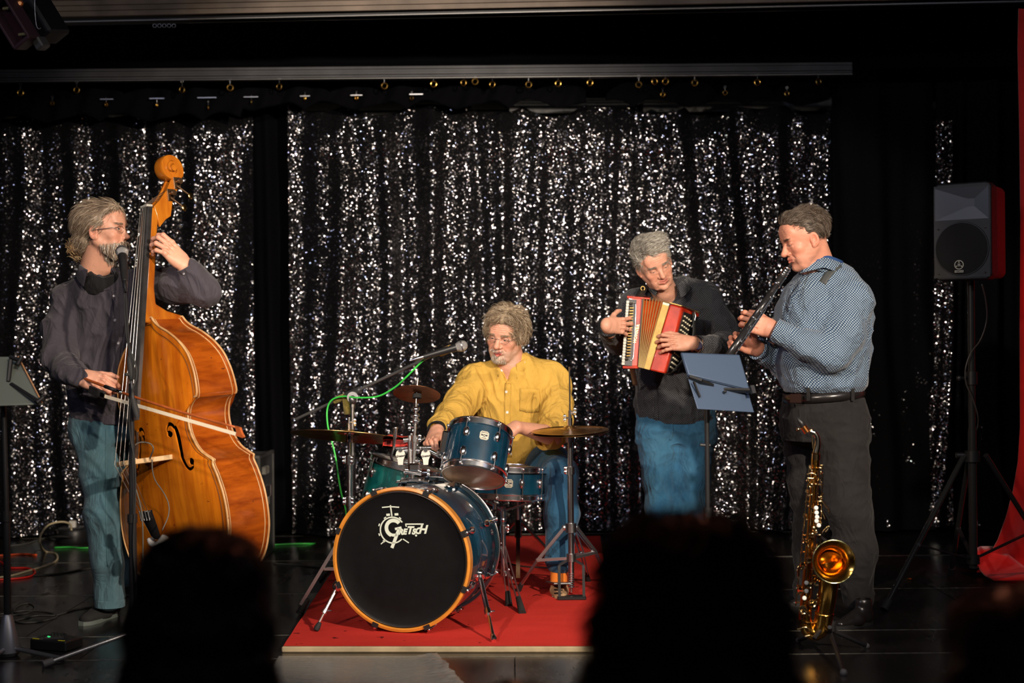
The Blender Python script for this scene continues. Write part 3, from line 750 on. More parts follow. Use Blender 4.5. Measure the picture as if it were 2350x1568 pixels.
def hand_mesh(wrist, fwd, back, right, skin, curls, spread=0.0, thumb=None, elbow=None, er=.040, s=1.0, h=.0023, bare=False, tcurl=(.3, .4)):
    """wrist: world point; fwd: wrist->knuckles; back: direction the back of the hand faces; right: True for a right hand.
    curls: 4 x (knuckle, middle, tip) in radians, index finger first. thumb: local direction"""
    y = Vector(fwd).normalized(); z = Vector(back); z = (z-y*z.dot(y)).normalized(); x = y.cross(z)
    M = Matrix((x, y, z)).transposed().to_4x4() @ Matrix.Scale(s, 4); M.translation = Vector(wrist); k = -1 if right else 1     # thumb side
    L = M.inverted(); prim = []
    fw = [(.030, .088, .0), (.010, .092, .002), (-.010, .089, .001), (-.028, .081, -.002)]
    ln = [(.044, .026, .022), (.048, .030, .023), (.044, .028, .023), (.035, .021, .020)]
    allp = []
    for f in range(4):
        p = Vector((k*fw[f][0], fw[f][1], fw[f][2])); a = 0; sp = spread*(1.5-f)*k; pts = [p.copy()]; c = curls[f] if f < len(curls) else curls[-1]
        for j in range(3):
            a += c[j]; d = Vector((math.sin(sp)*math.cos(a*.9), math.cos(a)*math.cos(sp), -math.sin(a))); p = p+d*ln[f][j]; pts.append(p.copy())
        allp.append(pts)
    th = Vector(thumb if thumb is not None else (.75, .6, -.25)); th = Vector((k*th.x, th.y, th.z)).normalized()
    t0 = Vector((k*.022, .022, -.008)); t1 = t0+th*.046; side = Vector((-k, .4, 0)).normalized()
    d2 = (th+Vector((-k*.5, .5, -.1))*tcurl[0]).normalized(); t2 = t1+d2*.034; d3 = (d2+Vector((-k*.6, .4, -.15))*tcurl[1]).normalized(); t3 = t2+d3*.026
    el = L @ Vector(elbow) if elbow is not None else Vector((0, -.1, 0))
    if not bare and el.length > .065: el = el*(.065/el.length); er = .030
    allv = [q for ps in allp for q in ps]+[t0, t1, t2, t3, el, Vector((.045, 0, .03)), Vector((-.045, 0, -.03))]
    lo = np.min([np.array(v) for v in allv], 0)-.03; hi = np.max([np.array(v) for v in allv], 0)+.03
    F = Field(lo, hi, h/s)
    F.cap((0, -.01, 0), el, .0235, er/s, 0, wide=(1, 0, 0), wr=1.22)
    F.cap((0, 0, 0), (0, .03, 0), .022, .020, .02, wide=(1, 0, 0), wr=1.35)
    for f in range(4):
        a = Vector((k*fw[f][0]*.75, .018, 0)); F.cap(a, allp[f][0]-Vector((0, .004, .003)), .0145, .0118, .012)
    F.ell((k*.018, .045, -.011), (.020, .030, .013), .01); F.ell((-k*.022, .04, -.009), (.015, .032, .012), .01)
    for f in range(4):
        r = [.0102, .0090, .0082, .0068]
        if f == 3: r = [q*.88 for q in r]
        G_ = Field  # noqa
        for j in range(3): F.cap(allp[f][j], allp[f][j+1], r[j], r[j+1], .0035 if j else .005)
        F.ell(allp[f][0]+Vector((0, 0, .003)), (.0105, .011, .0088), .004); F.ell(allp[f][1], .0098 if f < 3 else .0086, .003)
    F.cap(t0, t1, .0165, .0120, .012); F.cap(t1, t2, .0118, .0105, .004); F.cap(t2, t3, .0108, .0082, .004)
    for f in range(3):                                                                       # tendons / gaps between knuckles
        a = (allp[f][0]+allp[f+1][0])/2+Vector((0, .004, .009)); F.cap(a-Vector((0, .02, 0)), a, .0022, .003, .006, 's')
    HAND['p'] = M @ allp[2][0].lerp(allp[2][1], .55); HAND['d'] = (M.to_3x3() @ (allp[2][1]-allp[2][0])).normalized()
    V, Fc = F.mesh(); sk = np.array(skin); C = np.tile(sk, (len(V), 1))
    kn = np.zeros(len(V))
    for ps in allp:
        for q in (ps[0], ps[1], ps[2], ps[3]): kn = np.maximum(kn, np.clip(1-np.linalg.norm(V-np.array(q), axis=1)/.016, 0, 1))
    kn = np.maximum(kn, np.clip(1-np.linalg.norm(V-np.array(t3), axis=1)/.016, 0, 1))
    C = C*(1-.45*kn[:, None])+(sk*np.array([1.0, .62, .58]))*.45*kn[:, None]
    return tv(M, V), Fc, C
def rpx(px, Y): return px*Y/FPX
def sec(xl, xr, py, Y, ry, turn=0):
    """torso section seen from pixel xl to xr at height py"""
    c = P((xl+xr)/2, py, Y); return (c.x, c.y, c.z, (xr-xl)/2*Y/FPX, ry, turn)
def coarse_body(prims):
    lo = np.min([np.minimum(a, b)-max(ra, rb) for a, b, ra, rb in prims], 0); hi = np.max([np.maximum(a, b)+max(ra, rb) for a, b, ra, rb in prims], 0)
    F = Field(lo, hi, .016)
    for a, b, ra, rb in prims: F.cap(a, b, ra, rb, .02)
    return F.mesh()
def person(label, base, cat='person'):
    return thing('person', label, cat, base)
def cloth(name, F, mats, parent, amp=.006, scale=9, seed=1, stretch=(1, 1, .6), mask=None, label=None, calm=()):
    V, Fc = F.mesh(); V = wrinkle(V, Fc, amp, scale, seed, stretch, calm=calm) if amp else V
    o = npobj(name, V, Fc, mats, parent, True)
    if label: o['label'] = label
    W = V; tri = [tuple(int(i) for i in f) for f in Fc]
    o['_'] = 0; del o['_']
    return o, BVHTree.FromPolygons([tuple(v) for v in W.tolist()], tri)
CAMP = Vector((0, 0, CAMH))
def hit(bvh, px, py, off=.0, far=12):
    d = (P(px, py, 1)-CAMP).normalized(); r = bvh.ray_cast(CAMP, d, far)
    if r[0] is None: return None, None
    n = r[1] if r[1].dot(d) < 0 else -r[1]
    return r[0]+n*off, n
def on_cloth(bvh, px, py, off=.0015):
    p, n = hit(bvh, px, py, off); return p
def strip_on(bvh, line, wpx, th, name, m, parent, off=.002, n=24, label=None):
    """a band lying on the cloth along a polyline of pixels (world geometry once found)"""
    pts = spline([Vector((x, y, 0)) for x, y in line], max(2, n//max(1, len(line)-1))); rows = []
    for i, q in enumerate(pts):
        t = (pts[min(i+1, len(pts)-1)]-pts[max(0, i-1)]).normalized(); s = Vector((-t.y, t.x, 0)); r = []
        for k in (-1, -.33, .33, 1):
            p = on_cloth(bvh, q.x+s.x*wpx/2*k, q.y+s.y*wpx/2*k, off)
            if p is None: break
            r.append(p)
        if len(r) == 4: rows.append(r)
    if len(rows) < 2: return None
    # reject jumps in depth
    ok = [rows[0]]
    for r in rows[1:]:
        if (r[1]-ok[-1][1]).length < .08: ok.append(r)
    if len(ok) < 2: return None
    o = obj(name, MB().grid(ok), m, parent, fix=False, solid=th, smooth=180)
    if label: o['label'] = label
    return o
def buttons(bvh, pxs, r, m, parent, name='button'):
    for (x, y) in pxs:
        p, n = hit(bvh, x, y, .003)
        if p is None: continue
        mb = MB().lathe([(0, .0012), (r*.5, .001), (r*.9, .0022), (r, .0008), (r, -.001), (0, -.001)], p, n, 12)
        obj(name, mb, m, parent, smooth=40)
def collar(parent, m, c, up, fwd, rx, ry, h=.040, flop=.030, opening=.5, tip=.035, name='collar', lean=1.25, n=40):
    z = Vector(up).normalized(); y = Vector(fwd); y = (y-z*y.dot(z)).normalized(); x = y.cross(z); c = Vector(c); rows = []
    for i in range(n+1):
        a = opening+(2*pi-2*opening)*i/n; u = abs(i/n-.5)*2; f = max(0, u-.72)/.28
        d = x*(math.sin(a)*rx)+y*(math.cos(a)*ry); rows.append([c+d*1.02-z*.01, c+d*.97+z*(h*.5*(1-.3*f)), c+d*.93+z*(h*(1-.55*f)), c+d*1.02+z*(h*(1.02-.6*f)), c+d*(1.08+.10*f)+z*(h*.45-.5*tip*f), c+d*(lean-.02+.16*f)+z*(h-flop-.012-tip*f*.9)])
    return obj(name, MB().grid(rows), m, parent, fix=False, solid=.003, smooth=180)
def shoe(parent, heel, toe, m, name='shoe', wd=.045, ht=.085, sole=None, ankle=None, label=None, boot=0):
    """heel and toe: world points on the floor"""
    heel, toe = Vector(heel), Vector(toe); y = (toe-heel); Ln = y.length; y.normalize(); z = Vector((0, 0, 1)); x = y.cross(z)
    M = Matrix((x, y, z)).transposed().to_4x4(); M.translation = heel; s = Ln/.29
    F = Field((-.07, -.03, 0), (.07, .32*1.0, .12+boot), .0035)
    F.cap((0, .04, .040), (0, .12, .040), .038, .040, .02); F.cap((0, .12, .034), (0, .25, .026), .040, .026, .02, wide=(1, 0, 0), wr=1.35)
    F.cap((0, .045, .05), (0, .055, .105+boot), .040, .043, .02, wide=(0, 1, 0), wr=1.15); F.cap((0, .09, .07), (0, .18, .04), .034, .028, .02)
    if not boot: F.half((0, 0, .092), (0, .15, 1), .003)
    F.half((0, 0, .012), (0, 0, -1), 0)
    V, Fc = F.mesh(); V = tv(M @ Matrix.Diagonal((s, s, s, 1)), V); o = npobj(name, V, Fc, m, parent)
    if label: o['label'] = label
    sl = MB(); ol = [(-.033, .02), (-.036, .07), (-.034, .13), (-.046, .20), (-.040, .26), (-.015, .292), (.015, .292), (.040, .26), (.046, .20), (.034, .13), (.036, .07), (.033, .02), (.02, .0), (-.02, 0)]
    sl.prism([(a*s, b*s) for a, b in ol], heel, x, y, z*.016)
    obj('sole', sl, sole or RUBBER, o)
    return o
# ================================================================== cloth materials
def weave_mat(name, c, c2=None, rough=.8, kind='plain', scale=300, var=.2, sheen=.15, bump=.25):
    t = NT(name); v = t.coord()
    f = t.noise(v, 6, 5, .6); base = t.ramp(f, [(.3, tuple(x*(1-var) for x in c)), (.7, tuple(min(1, x*(1+var)) for x in c))])
    fo = t.noise(t.coord((1, 1, .55)), 13, 3, .5, .6)
    fo2 = t.math('ABSOLUTE', t.math('SUBTRACT', t.math('MULTIPLY', fo, 4.0), 2.0)); fo2 = t.math('SUBTRACT', 1.0, fo2)
    if kind != 'plain': t.bump(fo2, .6, .014)
    if kind == 'plain':
        n = t.noise(t.coord((1, 1, 4)), scale, 2); t.bump(t.math('ADD', fo2, t.math('MULTIPLY', n, bump*.5)), .6, .014)
        if c2: base = t.mix(t.math('MULTIPLY', t.math('SUBTRACT', t.noise(t.coord((1, 1, .6)), 5, 5, .65), .30, True), 1.7, True), base, c2)
    else:
        # small repeated marks in two projected directions
        geo = t.n('NewGeometry'); sp = t.n('SeparateXYZ'); t.l(v, sp.inputs[0]); sn = t.n('SeparateXYZ'); t.l(geo.outputs['Normal'], sn.inputs[0])
        w_ = t.math('ABSOLUTE', sn.outputs[0]); side = t.math('GREATER_THAN', w_, .72)
        mx = t.n('Mix', data_type='FLOAT'); t.l(side, mx.inputs[0]); t.l(sp.outputs[0], mx.inputs[2]); t.l(sp.outputs[1], mx.inputs[3]); X = mx.outputs[0]; Z = sp.outputs[2]
        d = t.noise(v, 7, 2); X = t.math('ADD', X, t.math('MULTIPLY', d, .03)); Z = t.math('ADD', Z, t.math('MULTIPLY', d, -.03))
        a = t.math('MULTIPLY', t.math('ADD', X, Z), scale); b_ = t.math('MULTIPLY', t.math('SUBTRACT', X, Z), scale)
        s1 = t.math('SINE', a); s2 = t.math('SINE', b_)
        if kind == 'check': m = t.math('GREATER_THAN', t.math('ADD', s1, s2), .35)
        else: m = t.math('GREATER_THAN', t.math('ADD', s1, s2), 1.25)
        base = t.mix(m, base, c2)
    t.l(base, t.b.inputs['Base Color']); t.b.inputs['Roughness'].default_value = rough; t.b.inputs['Specular IOR Level'].default_value = .25
    t.b.inputs['Sheen Weight'].default_value = sheen; t.b.inputs['Sheen Roughness'].default_value = .5
    MATS[name] = t.m; return t.m
SH_GREY = weave_mat('charcoal_shirt', (.050, .043, .056), None, .75, var=.12, sheen=.12)
SH_YEL = weave_mat('yellow_linen', (.66, .41, .085), (.56, .33, .055), .9, var=.06, sheen=.0, bump=.5)
SH_DOT = weave_mat('dark_dotted_shirt', (.022, .024, .030), (.16, .16, .17), .8, 'dots', 560, var=.1)
SH_CHK = weave_mat('blue_checked_shirt', (.022, .052, .11), (.33, .41, .47), .75, 'check', 560, var=.1)
JEAN_T = weave_mat('teal_jeans', (.030, .085, .115), (.12, .22, .26), .85, var=.35)
JEAN_B = weave_mat('blue_jeans', (.010, .075, .17), (.085, .25, .38), .85, var=.5)
JEAN_D = weave_mat('dark_blue_jeans', (.007, .040, .10), (.05, .19, .33), .85, var=.4)
BLK_TR = weave_mat('black_trousers', (.015, .014, .0145), None, .9, var=.2, sheen=.05)
BLK_CL = weave_mat('black_cloth', (.008, .008, .009), None, .8, var=.15, sheen=.05)
LEATH = mat('black_leather', (.014, .012, .012), .28, bump=.2, bscale=90, spec=.6)
SKC = (.64, .325, .22)
def chain(F, pts, k=.03, wide=None, wr=1.0):
    for (a, ra), (b, rb) in zip(pts[:-1], pts[1:]): F.cap(a, b, ra, rb, k, wide=wide, wr=wr)
def bounds(pts, pad=.16):
    A = np.array([list(p) for p in pts]); return A.min(0)-pad, A.max(0)+pad
def cuffring(parent, a, b, r, m, name='cuff', l=.05, flare=1.08):
    a, b = Vector(a), Vector(b); d = (b-a).normalized(); c = b
    mb = MB().lathe([(r*.93, -l*.1), (r*flare, -l*.05), (r*flare, l*.45), (r*1.02*flare, l), (r*.86, l*1.0), (r*.84, l*.5)], c-d*l, d, 28)
    return obj(name, mb, m, parent, smooth=60)
# ================================================================== 1. bass player
pp = person('man with grey ponytail, beard and spectacles in charcoal shirt bowing the double bass', G(245, 1420))
Mh = frame(P(238, 530, 6.08), (1, -.20, .07), (-.06, 0, 1))
nk = P(212, 640, 6.14)
hd = head_mesh(Mh, nk, SKC, dict(stubble=.55, stubc=(.28, .20, .15), open=.0042, browc=.35, nose=1.0, mouth=.001, creases=3, scalp=lambda x, y, z: (z > .05) & (y < .03) | (y < -.04) & (z > -.06), hairc=(.18, .13, .09)))
WL, KL = P(422, 606, 5.90), P(374, 556, 5.855)
hl = hand_mesh(WL, KL-WL, (.55, -.75, .45), False, SKC, [(.35, .85, .65), (.40, .95, .65), (.50, .95, .65), (.60, .9, .6)], .10, (.55, .7, -.75), elbow=P(450, 652, 5.93), er=.036, s=1.08)
WR = P(186, 866, 5.83)
hr = hand_mesh(WR, (1, -.22, -.26), (-.05, -.85, .62), True, SKC, [(.55, .75, .5), (.75, .9, .6), (.85, 1.0, .7), (.9, 1.1, .7)], .02, (.55, .85, -.25), elbow=P(160, 842, 5.93), er=.036, s=1.06)
core = coarse_body([(P(215, 690, 6.16), P(230, 940, 6.18), .07, .08), (P(230, 940, 6.18), P(245, 1340, 6.15), .05, .035), (P(215, 650, 6.15), P(160, 690, 6.17), .05, .04), (P(160, 690, 6.17), P(132, 810, 6.09), .03, .026), (P(132, 810, 6.09), WR, .026, .022),
                    (P(250, 650, 6.15), P(370, 650, 6.13), .045, .04), (P(370, 650, 6.13), P(470, 676, 5.95), .03, .026), (P(470, 676, 5.95), WL, .026, .02)])
V, F_, C_ = join([hd, hl, hr, (core[0], core[1], SKC)]); npobj('body', V, F_, SKIN, pp, colors=C_)
eyes(Mh, pp, (.2, 1, .05)); brows(Mh, pp, hd, [(.25, .18, .12), (.4, .32, .24)]); glasses(Mh, pp)
grey_h = [(.30, .22, .15), (.42, .33, .24), (.20, .14, .09), (.52, .43, .33), (.14, .09, .06)]
def comb_b(p): return np.array([0, -.118, -.058])-p+np.array([0, 0, .02])*np.clip(p[:, 1:2]*20, 0, 1)
hair_obj('hair', Mh, pp, [((0, -.026, .042), (.086, .102, .090)), ((0, -.075, -.02), (.066, .058, .062)), ((0, .035, .085), (.060, .048, .036))],
         [((0, .110, .010), (.10, .062, .085)), ((-.09, .03, -.05), (.05, .045, .055)), ((.09, .03, -.05), (.05, .045, .055)), ((0, .08, -.08), (.1, .1, .07))],
         comb_b, 1500, .055, .0014, grey_h, .10, .22, 3, mask=lambda V: V[:, 1] < .085)
# curly bun
F = Field((-.05, -.19, -.13), (.05, -.06, -.01), .004); F.ell((0, -.128, -.068), (.036, .036, .033), 0); F.cap((0, -.09, -.045), (0, -.12, -.06), .02, k=.01)
V, Fc = F.mesh(); N = vnormals(V, Fc); S = strands(V, N, lambda p: np.stack([-(p[:, 2]+.068), 0*p[:, 0]+.2, p[:, 0]], 1)+.3, 380, .05, .0016, [(.40, .26, .13), (.28, .17, .09), (.55, .40, .22)], .35, .9, 5)
J = join([(V, Fc, np.array((.16, .10, .06))), S]); npobj('ponytail', tv(Mh, J[0]), J[1], HAIRM, pp, colors=J[2])
# beard and moustache
def beard(M, parent, hd, zone, n, length, rad, cols, seed=1, down=.5, name='beard', lift=.45):
    Vl = tv(M.inverted(), hd[0]); N = vnormals(Vl, hd[1]); m = zone(Vl[:, 0], Vl[:, 1], Vl[:, 2])
    S = strands(Vl[m], N[m], lambda p: np.stack([p[:, 0]*3, 0*p[:, 0]+.12, -1+0*p[:, 0]], 1), n, length, rad, cols, lift, .30, seed, down=down)
    npobj(name, tv(M, S[0]), S[1], HAIRM, parent, colors=np.clip(S[2], 0, 1))
beard(Mh, pp, hd, lambda x, y, z: (((z < -.058) & (y > .012) & (z > -.130)) & ~((np.abs(x) < .021) & (z > -.080) & (z < -.060))) | ((z > -.061) & (z < -.050) & (np.abs(x) < .028) & (y > .085)), 1700, .024, .0011,
      [(.35, .27, .20), (.50, .42, .34), (.22, .14, .09), (.62, .56, .48)], 4)
# shirt
lo, hi = bounds([P(120, 590, 6.0), P(500, 980, 6.3), P(100, 980, 5.84)], .1)
F = Field(lo, hi, .0046)
F.loft([sec(168, 338, 972, 6.17, .115), sec(166, 345, 930, 6.17, .12), sec(164, 356, 850, 6.17, .125), sec(163, 366, 760, 6.16, .125), sec(168, 372, 700, 6.15, .12), sec(185, 352, 660, 6.14, .10), sec(210, 300, 632, 6.14, .07), sec(228, 262, 622, 6.13, .05)], 0)
F.cap(P(205, 655, 6.14), P(162, 690, 6.15), .060, .078, .05); F.cap(P(270, 650, 6.14), P(352, 655, 6.13), .058, .072, .05)
chain(F, [(P(160, 700, 6.15), .080), (P(140, 760, 6.10), .066), (P(133, 818, 6.03), .064)], .03)
chain(F, [(P(133, 818, 6.03), .062), (P(152, 848, 5.93), .052), (P(180, 866, 5.84), .040)], .03)
chain(F, [(P(352, 652, 6.12), .078), (P(410, 655, 6.03), .070), (P(468, 668, 5.94), .060)], .04)
chain(F, [(P(470, 672, 5.94), .055), (P(452, 645, 5.93), .050), (P(429, 612, 5.905), .040)], .03)
F.half(P(184, 868, 5.82), P(184, 868, 5.82)-P(150, 845, 5.95), .004, P(205, 900, 5.6), P(165, 830, 5.95))
wd_ = (P(427, 609, 5.90)-P(452, 645, 5.93)).normalized()
F.half(P(430, 612, 5.905), wd_, .004, P(380, 640, 5.7), P(450, 560, 6.1))
F.ell(P(243, 622, 6.02), (.050, .10, .062), .015, 's')                    # open neck
o, bv = cloth('shirt', F, SH_GREY, pp, .019, 8.6, 3, (1, 1, .75), calm=[(P(243, 622, 6.02), .10)])
cuffring(pp, P(452, 645, 5.93), P(427, 609, 5.90), .040, SH_GREY, l=.06); cuffring(pp, P(160, 848, 5.92), P(186, 868, 5.83), .040, SH_GREY, l=.05)
collar(pp, SH_GREY, P(222, 625, 6.10), (-.05, -.15, 1), (.5, -.85, 0), .068, .066, .036, .03, .85, .05, lean=1.35)
F = Field(*bounds([P(240, 640, 6.08)], .14), .005); F.ell(P(235, 652, 6.11), (.085, .085, .075), 0); F.ell(P(238, 606, 6.05), (.066, .075, .058), .004, 's')
o2, _b = cloth('undershirt', F, BLK_CL, pp, 0)
strip_on(bv, [(262, 668), (268, 720), (270, 800), (276, 880), (280, 960)], 12, .002, 'placket', SH_GREY, pp)
buttons(bv, [(265, 735), (272, 787), (262, 680)], .006, mat('grey_button', (.35, .34, .36), .3), pp)
strip_on(bv, [(226, 648), (234, 664), (252, 664)], 4, .002, 'placket_edge', SH_GREY, pp)
buttons(bv, [(423, 628)], .005, mat('grey_button', (.35, .34, .36), .3), pp)
# jeans
lo, hi = bounds([P(200, 930, 6.1), P(320, 1410, 6.4), P(165, 1410, 5.95)], .1)
F = Field(lo, hi, .006)
F.loft([sec(176, 322, 1010, 6.18, .11), sec(170, 334, 965, 6.18, .115), sec(172, 332, 935, 6.18, .11)], 0)
chain(F, [(P(218, 985, 6.15), .098), (P(232, 1090, 6.10), .086), (P(238, 1185, 6.07), .070), (P(246, 1290, 6.10), .062), (P(252, 1372, 6.13), .058)], .04)
chain(F, [(P(290, 985, 6.26), .088), (P(292, 1180, 6.35), .066), (P(282, 1320, 6.45), .056)], .04)
o, _b = cloth('jeans', F, JEAN_T, pp, .010, 6, 8, (1, 1, .8))
obj('jeans_hem', MB().lathe([(.056, 0), (.064, 0), (.066, .03), (.062, .034), (.056, .03)], P(252, 1392, 6.13), (.02, 0, 1), 28), JEAN_T, pp)
strip_on(_b, [(243, 985), (243, 1100), (244, 1200), (247, 1300)], 2, .001, 'seam', mat('jean_seam', (.05, .12, .15), .8), pp)
shoe(pp, G(268, 1412), G(186, 1437), mat('black_suede', (.010, .010, .010), .9, var=.3), sole=mat('grey_sole', (.10, .12, .11), .6))
shoe(pp, G(292, 1362), G(252, 1374), mat('black_suede', (.010, .010, .010), .9, var=.3))

# ================================================================== 2. drummer
dr = person('smiling fair-haired man in a yellow linen shirt seated behind the drum kit', G(1200, 1350))
Mh = frame(P(1160, 768, 6.85), (-.42, -1, -.26), (.10, -.2, 1))
nk = P(1178, 862, 6.93)
hd2 = head_mesh(Mh, nk, SKC, dict(wide=1.06, stubble=.35, stubc=(.55, .47, .40), open=.0030, low=.002, nose=1.25, mouth=.007, mw=1.25, smile=.006, fat=1, creases=2, browc=.25, neckr=.066, lip=(.6, .12, .10)))
WR = P(1001, 990, 6.42); el = P(1040, 958, 6.66)
hr = hand_mesh(WR, (-.25, -.8, -.45), (-.55, -.45, .7), True, SKC, [(.7, 1.1, .7), (.9, 1.2, .8), (1.0, 1.2, .8), (1.0, 1.2, .8)], .02, (.5, .8, -.5), elbow=el, er=.038, s=1.05)
WL2 = P(1182, 982, 6.50); el2 = P(1266, 1000, 6.66)
hl = hand_mesh(WL2, (-.9, -.35, -.45), (-.1, -.35, .95), False, SKC, [(.6, .9, .6), (.7, 1.0, .6), (.8, 1.1, .6), (.8, 1.1, .6)], .02, (.5, .8, -.4), elbow=el2, er=.048, s=1.08, bare=True)
core = coarse_body([(P(1175, 890, 7.0), P(1180, 1050, 7.1), .08, .09), (P(1178, 870, 6.97), P(1085, 870, 6.95), .05, .045), (P(1085, 870, 6.95), P(1035, 950, 6.7), .035, .03), (P(1035, 950, 6.7), WR, .03, .02),
                    (P(1178, 870, 6.97), P(1262, 862, 6.97), .05, .045), (P(1262, 862, 6.97), el2, .035, .03), (P(1220, 1060, 7.1), P(1290, 1085, 6.7), .05, .045), (P(1290, 1085, 6.7), P(1282, 1310, 6.6), .04, .03), (P(1140, 1060, 7.1), P(1085, 1100, 6.7), .05, .045), (P(1085, 1100, 6.7), P(1060, 1330, 6.6), .04, .03)])
V, F_, C_ = join([hd2, hl, hr, (core[0], core[1], SKC)]); npobj('body', V, F_, SKIN, dr, colors=C_)
eyes(Mh, dr, (-.1, 1, -.15)); brows(Mh, dr, hd2, [(.30, .2, .12), (.4, .3, .2)]); glasses(Mh, dr)
fair = [(.36, .26, .16), (.50, .39, .26), (.22, .15, .09), (.62, .51, .37), (.13, .085, .05)]
def comb_d(p):
    return np.stack([np.sign(p[:, 0]+.02)*.9+0*p[:, 0], .45*np.sign(p[:, 1]-.0)+.1, -.5-1.2*np.clip(.08-p[:, 2], 0, 1)*8], 1)
hair_obj('hair', Mh, dr, [((0, -.020, .045), (.096, .108, .096)), ((.058, -.035, .012), (.044, .066, .060)), ((-.060, -.02, .018), (.043, .06, .050)), ((-.01, .050, .095), (.07, .050, .030))],
         [((0, .118, .000), (.078, .060, .080)), ((-.07, .075, -.05), (.05, .05, .06)), ((.07, .075, -.05), (.05, .05, .06)), ((0, .04, -.11), (.11, .12, .05))],
         comb_d, 1600, .050, .0015, fair, .38, .50, 8, down=.35)
beard(Mh, dr, hd2, lambda x, y, z: (((z < -.082) & (np.abs(x) < .036) & (y > .05) & (z > -.125))) | ((z > -.061) & (z < -.050) & (np.abs(x) < .028) & (y > .085)), 500, .014, .0009, [(.60, .52, .42), (.45, .34, .24), (.72, .66, .58)], 4, name='goatee')
lo, hi = bounds([P(1000, 840, 6.9), P(1300, 1060, 7.1), P(1000, 1000, 6.45)], .1)
F = Field(lo, hi, .0046)
F.loft([sec(1108, 1262, 1062, 7.04, .15), sec(1096, 1272, 1020, 7.04, .17), sec(1090, 1276, 950, 7.02, .17), sec(1085, 1280, 890, 6.99, .15), sec(1100, 1265, 855, 6.97, .12), sec(1135, 1232, 832, 6.95, .085), sec(1160, 1208, 812, 6.94, .06)], 0)
F.cap(P(1140, 856, 6.95), P(1088, 872, 6.93), .062, .080, .05); F.cap(P(1215, 852, 6.95), P(1262, 868, 6.95), .062, .082, .05)
chain(F, [(P(1086, 880, 6.93), .086), (P(1062, 920, 6.83), .074), (P(1040, 955, 6.68), .066)], .03)
chain(F, [(P(1040, 955, 6.68), .064), (P(1020, 972, 6.55), .052), (P(1006, 984, 6.46), .043)], .03)
chain(F, [(P(1266, 876, 6.95), .084), (P(1276, 930, 6.86), .074), (P(1275, 990, 6.70), .068)], .04)
chain(F, [(P(1275, 990, 6.70), .062), (P(1250, 1002, 6.66), .058)], .03)
F.half(P(1004, 986, 6.45), P(1004, 986, 6.45)-P(1040, 955, 6.68), .004, P(985, 1010, 6.3), P(1030, 950, 6.6))
F.half(P(1252, 1002, 6.66), P(1240, 1000, 6.62)-P(1275, 1000, 6.70), .004, P(1225, 1035, 6.5), P(1272, 960, 6.75))
F.ell(P(1163, 852, 6.80), (.035, .09, .075), .012, 's')
o, bv = cloth('shirt', F, SH_YEL, dr, .019, 8.049999999999999, 12, (1.3, 1.3, .55))
o['label'] = 'yellow linen shirt with a chest pocket'
cuffring(dr, P(1275, 1000, 6.70), P(1248, 1001, 6.645), .060, SH_YEL, 'rolled_cuff', l=.07, flare=1.1)
cuffring(dr, P(1020, 972, 6.55), P(1001, 989, 6.43), .043, BLK_CL, 'wristband', l=.05, flare=1.0)
collar(dr, SH_YEL, P(1177, 836, 6.92), (.05, -.22, 1), (-.25, -1, 0), .076, .074, .040, .03, .45, .05, lean=1.25)
strip_on(bv, [(1166, 880), (1165, 910), (1164, 950), (1166, 1000), (1168, 1050)], 14, .003, 'placket', SH_YEL, dr)
wb_ = mat('pearl_button', (.8, .78, .72), .25)
buttons(bv, [(1163, 899), (1164, 946), (1151, 851), (1202, 831), (1173, 1042)], .007, wb_, dr)
rows = []
for j in range(7):
    r = []
    for i in range(7):
        u, v_ = i/6, j/6; x = 1193+u*46-v_*1; y = 891+u*2+v_*(52 if abs(u-.5) > .3 else 55); p = on_cloth(bv, x, y, .003)
        r.append(p if p is not None else Vector((0, 7, 1)))
    rows.append(r)
obj('chest_pocket', MB().grid(rows), SH_YEL, dr, fix=False, solid=.004, smooth=180)
for L_ in ([(1166, 880), (1158, 862), (1150, 848)], ): strip_on(bv, L_, 5, .002, 'placket_edge', SH_YEL, dr)
lo, hi = bounds([P(1080, 1040, 7.1), P(1330, 1300, 6.5), P(1060, 1300, 6.5)], .09)
F = Field(lo, hi, .0055)
F.loft([sec(1100, 1262, 1110, 7.12, .15), sec(1096, 1270, 1050, 7.10, .16), sec(1105, 1262, 1030, 7.08, .14)], 0)
chain(F, [(P(1222, 1070, 7.08), .105), (P(1262, 1068, 6.85), .095), (P(1286, 1088, 6.67), .078), (P(1287, 1180, 6.62), .072), (P(1284, 1288, 6.60), .064)], .04)
chain(F, [(P(1140, 1075, 7.08), .10), (P(1095, 1085, 6.85), .09), (P(1080, 1100, 6.68), .076), (P(1066, 1290, 6.6), .058)], .04)
o, _b = cloth('jeans', F, JEAN_D, dr, .010, 6, 18)
obj('jeans_hem', MB().lathe([(.058, 0), (.069, 0), (.070, .028), (.066, .034), (.058, .03)], P(1284, 1292, 6.60), (0, 0, 1), 28), JEAN_D, dr)
sk_ = obj('sock', MB().lathe([(.040, -.02), (.040, .03), (.042, .10), (.044, .14)], P(1283, 1340, 6.60), (0, 0, 1), 20), mat('orange_sock', (.75, .20, .02), .9, bump=.4, bscale=120), dr)
sh = shoe(dr, P(1281, 1368, 6.66), P(1288, 1396, 6.42), mat('tan_suede', (.42, .26, .14), .85, var=.3), sole=mat('pale_sole', (.45, .40, .33), .6), label='tan suede trainer'); sh.location.z += .02
lc = MB()
for k in range(4): a = P(1272, 1338+k*8, 6.55-.03*k); b = P(1294, 1340+k*8, 6.55-.03*k); lc.tube(spline([a, (a+b)/2+Vector((0, -.022, .006)), b], 4), .003, 5)
obj('laces', lc, BLK_CL, sh)
shoe(dr, P(1052, 1395, 6.64), P(1045, 1420, 6.4), mat('tan_suede', (.42, .26, .14), .85))

